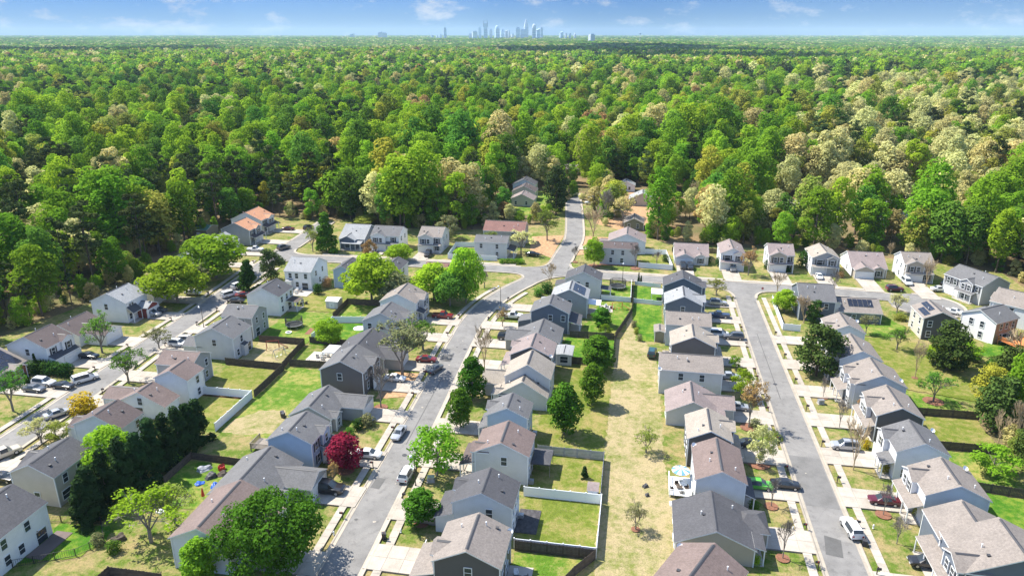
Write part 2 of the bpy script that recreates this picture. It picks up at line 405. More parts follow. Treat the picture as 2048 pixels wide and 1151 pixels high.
def offset(line, d):
    o = []
    for i, p in enumerate(line):
        t = (line[min(i + 1, len(line) - 1)] - line[max(i - 1, 0)]).normalized(); o.append(p + Vector((t.y, -t.x)) * d)
    return o            # positive = right of travel

ROADS = {
    'centre': ([(-37.6, -20), (-37.6, 55), (-37.7, 77), (-38.1, 92), (-38.5, 108), (-39.0, 124), (-39.8, 142), (-40.4, 158), (-40.5, 172), (-38.6, 186), (-34.4, 199), (-29.5, 209), (-25.5, 217.0)], 3.15),
    'east': ([(31.4, -20), (31.4, 45), (31.4, 120), (31.4, 170), (31.6, 210)], 3.1),
    'west': ([(-108.6, -20), (-109.0, 50), (-109.6, 80), (-110.2, 100), (-111.2, 118), (-113.2, 142), (-113.8, 162), (-116.2, 190), (-119.2, 220), (-120.6, 244), (-122.4, 266)], 3.4),
    'link': ([(-119, 217.4), (-90, 217.6), (-60, 217.5), (-40, 216.8), (-22, 216.4), (0, 214.9), (20, 213.6), (40, 212.4), (58, 211.6), (70, 210.2), (80, 206.5)], 3.5),
    'north': ([(-24.5, 216), (-23.4, 236), (-22.3, 257), (-24.6, 285), (-28.2, 318), (-31, 340)], 3.5),
}
LINES = {k: catmull(v[0]) for k, v in ROADS.items()}

def strip(name, L, Rr, zL, zR, mat, z2=None):
    b_ = MB()
    for i in range(len(L) - 1):
        b_.poly([(L[i].x, L[i].y, zL), (Rr[i].x, Rr[i].y, zR), (Rr[i + 1].x, Rr[i + 1].y, zR), (L[i + 1].x, L[i + 1].y, zL)])
    return tag(obj(name, b_.mesh(name, [mat])), kind='structure')

ZR = LAWN_TOP + 0.01
for i, (k, (pts, hw)) in enumerate(ROADS.items()):
    strip('road', offset(LINES[k], -hw), offset(LINES[k], hw), ZR + .004 * i, ZR + .004 * i, MT['asphalt'])
cul = [(80 + 9.5 * math.cos(a), 204.5 + 9.5 * math.sin(a)) for a in [2 * math.pi * i / 40 for i in range(40)]]
sheet('road', cul, ZR + .024, MT['asphalt'])

def kerb(line, side=1):
    """rolled concrete gutter and kerb along a line; side = +1: the verge lies to the right"""
    a, b2, c, d = offset(line, -0.45 * side), offset(line, 0.0), offset(line, 0.16 * side), offset(line, 0.34 * side)
    z0, z1 = ZR + .030, ZR + .034; bb = MB()
    for i in range(len(line) - 1):
        for (s, zs), (e, ze) in (((a, z0), (b2, z0 - .004)), ((b2, z0 - .004), (c, z1 + .09)), ((c, z1 + .09), (d, z1 + .10)), ((d, z1 + .10), (d, 0.05))):
            bb.poly([(s[i].x, s[i].y, zs), (e[i].x, e[i].y, ze), (e[i + 1].x, e[i + 1].y, ze), (s[i + 1].x, s[i + 1].y, zs)])
    return tag(obj('kerb', bb.mesh('kerb', [MT['kerb']])), kind='structure')

def sub(line, f): return [p for p in line if f(p)]
def edge_of(k, s): return offset(LINES[k], s * ROADS[k][1])

UNIT = MB(); UNIT.box(-.5, .5, -.5, .5, 0, 1); BOX = {}
def ubox(mat):
    if mat.name not in BOX: BOX[mat.name] = UNIT.mesh('unit_' + mat.name, [mat])
    return BOX[mat.name]

def sidewalk(line, width=1.25, slab_len=1.55, near=185):
    L, Rr = offset(line, -width / 2), offset(line, width / 2)
    base = strip('sidewalk', L, Rr, ZR + .05, ZR + .05, MT['joint'])
    acc = 0.0
    for i in range(len(line) - 1):
        seg = line[i + 1] - line[i]; ln = seg.length; t = acc
        while t < ln:
            p = line[i] + seg * (t / ln)
            s = obj('slab', ubox(MT['concrete']), base, (p.x, p.y, ZR + .03), math.atan2(seg.y, seg.x), (slab_len - .035, width - .02, 0.045))
            t += slab_len
        acc = t - ln
    return base

NOTC = lambda a, b: (lambda p: a <= p.y <= b)
kerb(sub(edge_of('centre', -1), NOTC(-20, 205.5)), -1); kerb(sub(edge_of('centre', 1), NOTC(-20, 202.5)), 1)
kerb(sub(edge_of('east', -1), NOTC(-20, 202)), -1); kerb(sub(edge_of('east', 1), NOTC(-20, 202)), 1)
kerb(sub(edge_of('west', -1), NOTC(-20, 268)), -1); kerb(sub(edge_of('west', 1), NOTC(-20, 208)), 1); kerb(sub(edge_of('west', 1), NOTC(227, 268)), 1)
kerb(sub(edge_of('link', -1), lambda p: -109 < p.x < -34), -1); kerb(sub(edge_of('link', -1), lambda p: -14 < p.x < 76), -1)
kerb(sub(edge_of('link', 1), lambda p: -109 < p.x < -39), 1); kerb(sub(edge_of('link', 1), lambda p: -18 < p.x < 22), 1); kerb(sub(edge_of('link', 1), lambda p: 41 < p.x < 71), 1)
kerb(sub(edge_of('north', -1), NOTC(226, 345)), -1); kerb(sub(edge_of('north', 1), NOTC(226, 345)), 1)

def fillet(a, corner, b, side):
    """asphalt flare and curved kerb where two streets meet"""
    A, C_, B = Vector(a), Vector(corner), Vector(b); pts = []
    for i in range(11):
        t = i / 10; pts.append(A * (1 - t) ** 2 + C_ * (2 * t * (1 - t)) + B * t * t)
    o = sheet('road', [(C_.x, C_.y)] + [(p.x, p.y) for p in pts], ZR + .020, MT['asphalt'])
    kerb(pts, side)
def near_pt(line, f): return min(line, key=f)
def E_(k, s, axis, val):
    q = min(edge_of(k, s), key=lambda p: abs((p.y if axis == 'y' else p.x) - val)); return (q.x, q.y)
fillet(E_('east', -1, 'y', 202), (28.5, 209.6), E_('link', 1, 'x', 21.5), -1)
fillet(E_('east', 1, 'y', 202), (34.7, 209.2), E_('link', 1, 'x', 41.5), 1)
fillet(E_('centre', -1, 'y', 205), (-30.2, 213.2), E_('link', 1, 'x', -39.5), -1)
fillet(E_('centre', 1, 'y', 202), (-26.0, 212.6), E_('link', 1, 'x', -17.5), 1)
fillet(E_('north', -1, 'y', 226.5), (-27.7, 220.2), E_('link', -1, 'x', -34.5), -1)
fillet(E_('north', 1, 'y', 226.5), (-20.6, 219.6), E_('link', -1, 'x', -13.5), 1)
fillet(E_('west', 1, 'y', 208), (-114.9, 213.9), E_('link', 1, 'x', -108.5), 1)
fillet(E_('west', 1, 'y', 227), (-115.9, 221), E_('link', -1, 'x', -108.5), -1)
ck = [Vector((80 + 9.5 * math.cos(R(a)), 204.5 + 9.5 * math.sin(R(a)))) for a in range(95, -172, -6)]
kerb(ck, -1)

sidewalk(sub(offset(LINES['centre'], -4.9), NOTC(60, 200))); sidewalk(sub(offset(LINES['centre'], 5.1), NOTC(60, 196)))
sidewalk(sub(offset(LINES['east'], -4.7), NOTC(60, 203))); sidewalk(sub(offset(LINES['east'], 5.1), NOTC(60, 203)))
sidewalk(sub(offset(LINES['west'], -5.4), NOTC(85, 212))); sidewalk(sub(offset(LINES['west'], 5.4), NOTC(85, 205)))
for f in (lambda p: -105 < p.x < -36, lambda p: -12 < p.x < 70):
    ln = sub(offset(LINES['link'], -4.9), f)
    strip('sidewalk', offset(ln, -.6), offset(ln, .6), ZR + .06, ZR + .06, MT['concrete'])

def road_edge(k, s, v):      # x (or y for the link street) of a street's edge beside position v
    q = min(edge_of(k, s), key=lambda p: abs((p.x if k == 'link' else p.y) - v)); return q.y if k == 'link' else q.x

DRV = []
def driveway(x0, x1, y0, y1, nx, ny):
    """concrete drive of poured panels with open joints between them"""
    zb = ZR + .095; DRV.append((x0, x1, y0, y1))
    d = obj('driveway', ubox(MT['joint']), None, ((x0 + x1) / 2, (y0 + y1) / 2, .02), 0, (x1 - x0, y1 - y0, zb - .02)); tag(d, kind='structure')
    sx, sy = (x1 - x0) / nx, (y1 - y0) / ny
    for i in range(nx):
        for j in range(ny):
            s = obj('slab', ubox(MT['concrete']), None, (x0 + sx * (i + .5), y0 + sy * (j + .5), zb - .01), 0, (sx - .05, sy - .05, .035))
            s.parent = d; s.matrix_parent_inverse = d.matrix_basis.inverted()
    return d
# ------------------------------------------------------------------ trees
def leaves_mesh(name, lobes, n, size, mat, seed, up=0.35, shell=(0.62, 1.06), flat=1.0, below=0.35):
    """leaf clusters (small folded faces) spread over the outer part of many lobes (cx,cy,cz,rx,rz)"""
    rg = np.random.default_rng(seed); lb = np.array(lobes, float)
    wts = lb[:, 3] ** 2; idx = rg.choice(len(lb), n, p=wts / wts.sum())
    d = rg.normal(size=(n, 3)); d[:, 2] += below; d /= np.linalg.norm(d, axis=1)[:, None]
    r = rg.uniform(shell[0], shell[1], n) ** 0.7
    L = lb[idx]; c = L[:, :3] + d * np.stack([L[:, 3], L[:, 3], L[:, 4]], 1) * r[:, None]
    nr = d * 0.8 + rg.normal(size=(n, 3)) * 0.42; nr[:, 2] += up; nr /= np.linalg.norm(nr, axis=1)[:, None]
    a = np.cross(nr, rg.normal(size=(n, 3))); a /= np.linalg.norm(a, axis=1)[:, None]; b = np.cross(nr, a)
    s = size * rg.uniform(0.6, 1.35, n)[:, None]
    fold = nr * s * 0.35 * rg.uniform(-1, 1, n)[:, None]
    v = np.stack([c - a * s * .62, c - b * s * .5 + fold, c + a * s * .62, c + b * s * .5 + fold], 1).reshape(-1, 3)
    return raw_quads(name, v, mat)

def raw_quads(name, v, mat):
    n = len(v) // 4; me = bpy.data.meshes.new(name)
    me.vertices.add(len(v)); me.vertices.foreach_set("co", v.astype(np.float32).ravel())
    me.loops.add(n * 4); me.loops.foreach_set("vertex_index", np.arange(n * 4, dtype=np.int32))
    me.polygons.add(n); me.polygons.foreach_set("loop_start", np.arange(0, n * 4, 4, dtype=np.int32))
    me.materials.append(mat); me.update(calc_edges=True); me.validate(); return me

def limb_mesh(name, h0, h, w, lobes, mat, r0, seed, k=6, keep=9):
    rg = random.Random(seed); b_ = MB(); lean = (rg.uniform(-.03, .03) * h, rg.uniform(-.03, .03) * h)
    top = (lean[0], lean[1], h * .86)
    pts = [(0, 0, -0.3), (lean[0] * .3, lean[1] * .3, h0 * .6), (lean[0] * .5, lean[1] * .5, h0 + (h - h0) * .3), top]
    rr = [r0 * 1.25, r0 * .85, r0 * .62, r0 * .16]
    for i in range(3): b_.tube(pts[i], pts[i + 1], rr[i], rr[i + 1], k)
    for q in rg.sample(lobes, min(keep, len(lobes))):
        t = rg.uniform(.35, .8); a = Vector((lean[0] * t, lean[1] * t, h0 * .7 + (q[2] - h0 * .7) * t * .7)); e = Vector(q[:3]) * .97 + a * .03
        mid = a * .45 + e * .55 + Vector((0, 0, w * .03)); b_.tube(a, mid, r0 * .34, r0 * .2, 4); b_.tube(mid, e, r0 * .2, r0 * .06, 4)
    return b_.mesh(name, [mat])

def crown_lobes(seed, h0, h, w, n, r=(.16, .30), prof=None, squash=.85):
    rg = random.Random(seed); out_ = []; prof = prof or (lambda t: math.sin(math.pi * (0.16 + 0.74 * t)) ** .75)
    for i in range(n):
        t = (i + .5) / n; t = max(.03, min(.97, t + rg.uniform(-.1, .1)))
        rad = w / 2 * prof(t); rl = w * rg.uniform(*r) * (.72 + .45 * prof(t)) ; a = i * 2.39996 + rg.uniform(-.5, .5)
        d = max(0, rad - rl * .8) * rg.uniform(.55, 1.22)
        out_.append((d * math.cos(a), d * math.sin(a), h0 + (h - h0) * t * .94, rl, rl * squash))
    return out_

def bare_mesh(name, h, w, mat, seed, depth=4, r0=.16, h0=.22, vase=.55, tw=0.016):
    rg = random.Random(seed); b_ = MB(); tips = []
    def grow(p, d, ln, r, dep):
        e = p + d * ln; b_.tube(p, e, r, r * .66, 5 if dep > 2 else 3, caps=False)
        if dep == 0: tips.append(e); return
        for i in range(3 if dep > 1 else 4):
            nd = (d + Vector((rg.gauss(0, 1), rg.gauss(0, 1), rg.gauss(.15, .6))) * vase).normalized()
            grow(p + d * ln * rg.uniform(.55, 1), nd, ln * rg.uniform(.58, .8), max(tw, r * .56), dep - 1)
    b_.tube((0, 0, -.3), (0, 0, h * h0), r0 * 1.2, r0, 6)
    for i in range(5):
        a = i * 2.4 + rg.random(); t = rg.uniform(.25, .55)
        grow(Vector((0, 0, h * h0 * rg.uniform(.7, 1))), Vector((math.cos(a) * t, math.sin(a) * t, 1)).normalized(), h * rg.uniform(.24, .32), r0 * .6, depth)
    v = np.array(b_.v); z = v[:, 2].max(); x = np.abs(v[:, :2]).max()
    s = np.array([w / 2 / x, w / 2 / x, h / z]); b_.v = [tuple(q) for q in v * s]
    return b_.mesh(name, [mat]), [Vector(t) * 1 for t in [Vector((q.x * s[0], q.y * s[1], q.z * s[2])) for q in tips]]

FOL = {k: foliage('foliage_' + k, c, hv, tr, vv) for k, (c, hv, tr, vv) in {
    'green': ((0.185, 0.355, 0.026), .45, .46, .28), 'mid': ((0.112, 0.245, 0.032), .45, .42, .30), 'bright': ((0.300, 0.470, 0.032), .45, .48, .2),
    'olive': ((0.29, 0.33, 0.06), .8, .42, .25), 'tan': ((0.55, 0.49, 0.20), .3, .40, .22), 'cream': ((0.60, 0.60, 0.25), .4, .40, .2), 'rust': ((0.42, 0.28, 0.11), .6, .3, .2), 'yellow': ((0.38, 0.40, 0.05), .5, .38, .2),
    'pine': ((0.080, 0.115, 0.036), .7, .15, .3), 'cypress': ((0.030, 0.064, 0.020), .4, .14, .18), 'yard': ((0.085, 0.190, 0.018), .5, .32, .15), 'red': ((0.30, 0.028, 0.06), .2, .34, .1),
    'holly': ((0.075, 0.115, 0.026), .5, .2, .2), 'grey': ((0.24, 0.25, 0.11), .6, .28, .2), 'hedge': ((0.042, 0.10, 0.018), .4, .22, .2), 'forsy': ((0.55, 0.42, 0.03), .2, .38, .1)}.items()}

KIND = {}
def kind(name, trunk, crown, h, w, mats=None):
    KIND.setdefault(name, []).append((trunk, crown, h, w, mats))

# broad woodland crowns: several shapes shared by every foliage colour
SHAPES = []
for i, (h, w_, h0, nl, nleaf) in enumerate([(22, 12, 5, 30, 3200), (25, 15, 6, 38, 3800), (20, 11, 4, 26, 2800), (27, 13, 8, 32, 3300), (19, 15, 4, 36, 3500), (24, 9.5, 5, 28, 2700), (21, 13, 5, 22, 2300), (26, 11, 6, 34, 3100)]):
    lb = crown_lobes(100 + i, h0, h, w_, nl, (.085, .24) if i != 6 else (.07, .17), None, (.85, .7, 1.0, .8, .65, 1.1, .8, 1.0)[i])
    cr = leaves_mesh('crown_%d' % i, lb, nleaf, 0.66, FOL['green'], 200 + i, .5, (.76, 1.12))
    tr = limb_mesh('trunk_%d' % i, h0, h, w_, lb, MT['bark'], .34, 300 + i)
    SHAPES.append((tr, cr, h, w_))
for kname in ('green', 'mid', 'bright', 'olive', 'tan', 'cream', 'rust', 'yellow'):
    for tr, cr, h, w_ in SHAPES: kind('wood_' + kname, tr, cr, h, w_, FOL[kname])
for i in range(3):       # loblolly pines: bare pole, open dark top
    h, w_ = 25 + i, 8.5
    lb = crown_lobes(400 + i, 12 - i, h, w_, 17, (.13, .2), lambda t: .45 + .55 * math.sin(math.pi * (.15 + .8 * t)), .55)
    kind('wood_pine', limb_mesh('pine_trunk_%d' % i, 12, h, w_, lb, MT['bark'], .27, 410 + i, keep=14), leaves_mesh('pine_crown_%d' % i, lb, 1500, .62, FOL['pine'], 420 + i, .1, (.3, 1.05), 1, .1), h, w_)
for i in range(3):
    me, tips = bare_mesh('bare_wood_%d' % i, 19, 9, MT['bark_pale'], 500 + i, 4, .2, .25, .5, .035); kind('wood_bare', None, me, 19, 9)
# yard trees
for i in range(3):
    lb = crown_lobes(600 + i, 1.3, 10, 5.8, 22, (.17, .27), lambda t: (math.sin(math.pi * (.2 + .72 * t)) ** .8))
    kind('pear', limb_mesh('pear_trunk_%d' % i, 1.6, 10, 5.8, lb, MT['bark_grey'], .16, 610 + i), leaves_mesh('pear_crown_%d' % i, lb, 4200, .36, FOL['yard'], 620 + i), 10, 5.8)
for i in range(3):
    lb = crown_lobes(630 + i, 2.2, 9, 9, 24, (.14, .22), None, .7)
    kind('round', limb_mesh('round_trunk_%d' % i, 2, 9, 9, lb, MT['bark_grey'], .2, 640 + i), leaves_mesh('round_crown_%d' % i, lb, 5200, .38, FOL['bright'], 650 + i), 9, 9)
    lb = crown_lobes(660 + i, 2.0, 9, 7.6, 15, (.12, .2), None, .8)
    kind('loose', limb_mesh('loose_trunk_%d' % i, 2, 9, 7.6, lb, MT['bark_grey'], .16, 670 + i, keep=15), leaves_mesh('loose_crown_%d' % i, lb, 2300, .34, FOL['green'], 680 + i, .3, (.2, 1.1)), 9, 7.6)
    lb = crown_lobes(690 + i, .2, 9, 5.4, 26, (.14, .2), lambda t: (1.06 - t) ** .72 * .98 + .03, .8)
    kind('cypress', limb_mesh('cypress_trunk_%d' % i, 1, 9, 3, lb, MT['bark'], .16, 700 + i, keep=3), leaves_mesh('cypress_crown_%d' % i, lb, 4200, .34, FOL['cypress'], 710 + i, .3, (.55, 1.1)), 9, 5.4)
    lb = crown_lobes(720 + i, 1.0, 10, 8, 26, (.13, .2), lambda t: .35 + .65 * math.sin(math.pi * (.1 + .85 * t)) if t < .8 else .6, .7)
    kind('holly', limb_mesh('evergreen_trunk_%d' % i, 1.4, 10, 8, lb, MT['bark'], .2, 730 + i, keep=16), leaves_mesh('evergreen_crown_%d' % i, lb, 3800, .36, FOL['holly'], 740 + i, .25, (.35, 1.08)), 10, 8)
    me, tips = bare_mesh('bare_yard_%d' % i, 8, 6, MT['bark_grey'], 750 + i, 4, .15, .22, .5, .034); kind('bare', None, me, 8, 6)
    me, tips = bare_mesh('bud_branches_%d' % i, 8, 6.6, MT['bark_grey'], 760 + i, 3, .16, .25, .6, .035)
    lb = [(t.x, t.y, t.z, .5, .4) for t in tips]
    kind('bud', me, leaves_mesh('bud_leaves_%d' % i, lb, 1900, .2, FOL['grey'], 770 + i, .3, (.1, 1.1)), 8, 6.6)
    me2, tips2 = bare_mesh('vase_branches_%d' % i, 9, 6, MT['bark_pale'], 780 + i, 4, .16, .16, .3, .036); kind('vase', None, me2, 9, 6)
    lb = crown_lobes(790 + i, .15, 2, 2.4, 10, (.2, .3), None, .8)
    kind('bush', None, leaves_mesh('bush_%d' % i, lb, 900, .17, FOL['hedge'], 800 + i), 2, 2.4)
    lb = crown_lobes(810 + i, .6, 4.2, 5.2, 18, (.15, .24), None, .75)
    kind('maple', limb_mesh('maple_trunk_%d' % i, .8, 4.2, 5.2, lb, MT['bark'], .13, 820 + i), leaves_mesh('maple_crown_%d' % i, lb, 3200, .26, FOL['red'], 830 + i), 4.2, 5.2)

def tree(kd, x, y, h, w_, label, name='yard_tree', group=None, mat=None, var=None, cat='tree', z=0.1):
    tr, cr, h0, w0, m_ = KIND[kd][(rnd.randrange(99) if var is None else var) % len(KIND[kd])]
    e = empty(name, (x, y, z), rnd.uniform(0, 6.28)); tag(e, label, cat, group)
    s = (w_ / w0, w_ / w0, h / h0); mm = mat or m_
    if tr is not None: obj('trunk', tr, e, scale=s)
    o = obj('crown' if (tr is not None or cat != 'shrub') else 'foliage', cr, e, scale=s)
    if mm is not None: o.material_slots[0].link = 'OBJECT'; o.material_slots[0].material = mm
    return e

for i in range(1):
    lb = crown_lobes(850, 2.4, 11, 15, 46, (.085, .15), None, .75)
    kind('bigyard', limb_mesh('bigyard_trunk', 2.2, 11, 15, lb, MT['bark_grey'], .34, 851, keep=18), leaves_mesh('bigyard_crown', lb, 15000, .34, FOL['yard'], 852, .4, (.5, 1.12)), 11, 15)
# ------------------------------------------------------------------ the woods
def inside(poly, x, y):
    c = False; j = len(poly) - 1
    for i in range(len(poly)):
        if (poly[i][1] > y) != (poly[j][1] > y) and x < (poly[j][0] - poly[i][0]) * (y - poly[i][1]) / (poly[j][1] - poly[i][1]) + poly[i][0]: c = not c
        j = i
    return c
def vnoise(x, y, s):
    x, y = x / s, y / s; i, j = math.floor(x), math.floor(y); fx, fy = x - i, y - j
    fx, fy = fx * fx * (3 - 2 * fx), fy * fy * (3 - 2 * fy)
    hsh = lambda a, b: (math.sin(a * 127.1 + b * 311.7 + 17.3) * 43758.5453) % 1.0
    return (hsh(i, j) * (1 - fx) + hsh(i + 1, j) * fx) * (1 - fy) + (hsh(i, j + 1) * (1 - fx) + hsh(i + 1, j + 1) * fx) * fy
def cam_xy(x, y): return (x * CY + y * SY, -x * SY + y * CY)
CLEAR = [(-44, 303, 8, 26), (-24, 292, 6, 34), (-5, 283, 7, 9), (66, 298, 8, 20), (104, 302, 9, 20), (3, 304, 7, 17)]       # (x, y, rx, ry) yards and house plots kept open
HOLES = []   # filled with far house plots
FARHOUSES = [  # (x, y, w, d, e, ridge, wall, roof)
    (-50, 312, 11, 9, 2.8, 'y', 'beige', 'mauve'), (-51, 324, 11, 9, 4.0, 'y', 'beige', 'dbrown'), (-53, 337, 11, 9, 4.6, 'y', 'pale', 'char'),
    (-1, 279, 8, 9, 2.6, 'y', 'olive', 'taupe'), (2, 322, 12, 9, 2.8, 'y', 'beige', 'lgrey'), (14, 331, 7, 6, 2.6, 'y', 'pale', 'lgrey'),
    (-40, 392, 16, 9, 3.0, 'x', 'brick', 'mauve'), (87, 452, 14, 9, 3.0, 'x', 'brick', 'red'), (66, 318, 11, 9, 3.0, 'x', 'beige', 'taupe'), (60, 296, 7, 5, 2.4, 'x', 'brick', 'dbrown'),
    (50, 392, 10, 8, 5.0, 'y', 'slate', 'char'), (104, 322, 12, 10, 3.0, 'y', 'pale', 'lgrey'), (-6, 352, 9, 7, 2.8, 'y', 'white', 'lgrey'), (122, 336, 12, 9, 3, 'x', 'brick', 'brown')]
for q in FARHOUSES: HOLES.append((q[0], q[1], q[2] * .55 + 3.5, q[3] * .55 + 9)); HOLES.append((q[0], q[1] - 12, q[2] * .45 + 2, 10))
FH = {'far_shop': []}
def thin(x, y): return (-62 < x < 26 and 262 < y < 352) or (48 < x < 128 and 285 < y < 350)
def wood_density(x, y):
    if inside(EDGE, x, y): return 0
    for (cx, cy_, rx, ry) in CLEAR + HOLES:
        if ((x - cx) / rx) ** 2 + ((y - cy_) / ry) ** 2 < 1: return 0
    if thin(x, y): return .6
    return 1.0
def species(x, y, r):
    X, Y = cam_xy(x, y)
    a = vnoise(x + 900, y, 95); b2 = vnoise(x, y + 400, 60); c = vnoise(x - 300, y - 700, 170)
    tanp = .085 + .30 * max(0, a - .55) * 2 + (.66 if (X > .41 * Y + 60 * (vnoise(x, y, 50) - .5) and 280 < Y < 1000) else 0)
    if thin(x, y): tanp += .34
    elif x > -120 and y < 330: tanp += .13
    pine = .06 + .5 * max(0, b2 - .64) * 2 + (.05 if Y > 1200 else 0)
    if x < -125 and y < 300: pine += .30
    if r < pine: return 'wood_pine'
    r = (r - pine) / (1 - pine)
    if r < tanp:
        q = r / tanp
        if X > .36 * Y: return 'wood_cream' if q < .52 else 'wood_olive' if q < .72 else 'wood_tan' if q < .86 else 'wood_bare' if q < .95 else 'wood_yellow'
        return 'wood_tan' if q < .30 else 'wood_cream' if q < .62 else 'wood_olive' if q < .78 else 'wood_bare' if q < .95 else 'wood_rust'
    r = (r - tanp) / (1 - tanp)
    if r < .05: return 'wood_yellow'
    if r < .05 + .22 * (.4 + c): return 'wood_mid'
    if r < .60 + .2 * (c - .5): return 'wood_green'
    if r < .93: return 'wood_bright'
    return 'wood_olive'

WL = {'wood_green': 'full green broadleaf tree', 'wood_mid': 'deep green broadleaf tree', 'wood_bright': 'fresh lime green tree', 'wood_olive': 'olive yellow-green tree', 'wood_tan': 'tan budding tree', 'wood_cream': 'pale cream flowering tree',
      'wood_rust': 'rust orange budding tree', 'wood_yellow': 'golden yellow-green tree', 'wood_pine': 'dark pine with bare trunk', 'wood_bare': 'leafless pale tree'}
WHERE = [(-152, 100, 'beyond the solar roofed brown house'), (-152, 130, 'behind the white house with black shutters'), (-150, 152, 'behind the tall white house with red gable'), (-152, 172, 'behind the low house hidden by round street trees'), (-155, 200, 'behind the long low white house'),
         (-158, 222, 'behind the white house below the orange roofs'), (-160, 240, 'behind the green roofed garden building'), (-154, 262, 'behind the orange roofed house at the street end'), (-126, 268, 'past the end of the western street'), (-98, 268, 'behind the low grey roofed house'), (-84, 266, 'behind the twin window white house'),
         (-68, 266, 'behind the taupe roofed white house'), (-48, 272, 'behind the plum-red roofed house'), (-52, 300, 'near the low pinkish roofed house'), (-54, 340, 'beyond the white gabled house in the woods'), (-27, 345, 'where the northern road ends'), (-8, 300, 'near the small olive house'), (6, 330, 'near the pale grey roofs beyond the crossroads'),
         (8, 268, 'behind the broad pinkish roof'), (19, 258, 'behind the single-storey house with dark cars'), (32, 258, 'behind the white sided house'), (45, 258, 'behind the two-storey grey front with white garage'), (58, 258, 'behind the tan roofed house with white car'), (71, 256, 'behind the house with empty white drive'),
         (85, 252, 'behind the tall beige house with camper'), (100, 246, 'behind the cul-de-sac end house'), (118, 230, 'beyond the cul-de-sac houses'), (112, 205, 'behind the pale house at the cul-de-sac drive'), (98, 172, 'below the orange deck'), (80, 145, 'beside the eastern meadow'), (76, 115, 'behind the fenced eastern yards'), (60, 290, 'round the small brick shed'), (100, 310, 'round the wooded northern clearing')]
def where(x, y): return min(WHERE, key=lambda q: (q[0] - x) ** 2 + (q[1] - y) ** 2)[2]
def size_word(h): return 'low' if h < 11 else 'middling' if h < 17 else 'tall' if h < 22 else 'towering'
pts = []; rg = random.Random(5); step = 7.6
yy = 60.0
while yy < 1000:
    xm = yy * .74 + 50; xx = -xm
    st = step * (1.0 if yy < 620 else 1.25)
    while xx < xm:
        x, y = fr(xx + rg.uniform(-.42, .42) * st, yy + rg.uniform(-.42, .42) * st)
        dn = wood_density(x, y)
        if dn and rg.random() < dn:
            pts.append((math.hypot(x, y), x, y, rg.random(), rg.random()))
        xx += st
    yy += st
pts.sort()
PROTO_NAMES = []; PROTO = []   # (kind, variant) -> prototype index for the instanced mass
near_n = 0; mass = []
for (d, x, y, r1, r2) in pts:
    sp = species(x, y, r1); s = (.55 + .72 * r2 ** 1.3) * (.78 + .42 * vnoise(x + 50, y + 90, 38))
    if thin(x, y): s *= .72
    X, Y = cam_xy(x, y)
    if x > 58 and y < 205: s *= .52
    elif y < 330: s *= .9
    if x < -120 and y < 215: s *= .92
    if near_n < 300 and abs(X) < Y * .73 + 12:
        kd = KIND[sp]; vi = rg.randrange(len(kd)); h0, w0 = kd[vi][2], kd[vi][3]
        hh = h0 * s * rg.uniform(.92, 1.08); wd = w0 * s * rg.uniform(.95, 1.2)
        lbl = size_word(hh) + (' slim ' if wd < hh * .42 else ' broad ' if wd > hh * .66 else ' ') + WL[sp] + ' in the woods ' + where(x, y)
        if len(lbl.split()) > 16: lbl = lbl.replace(' in the woods', '')
        tree(sp, x, y, hh, wd, lbl, 'pine_tree' if sp == 'wood_pine' else 'bare_tree' if sp == 'wood_bare' else 'woodland_tree', lbl[:60], var=vi, z=0)
        near_n += 1
    else: mass.append((x, y, 0.0, sp, s))

for i in range(len(EDGE) - 1):
    a, b2 = Vector(EDGE[i]), Vector(EDGE[i + 1]); d = b2 - a; nn = Vector((-d.y, d.x)).normalized()
    for j in range(int(d.length / 1.9)):
        q = a + d * rg.random() + nn * rg.uniform(-.5, 13) ** 1.0
        if wood_density(q.x, q.y) and not (q.x > 60 and q.y < 200 and rg.random() < .5): mass.append((q.x, q.y, -1.2, rg.choice(('wood_bright', 'wood_green', 'wood_green', 'wood_mid', 'wood_olive', 'wood_bare', 'wood_cream', 'wood_tan')), rg.uniform(.14, .42)))

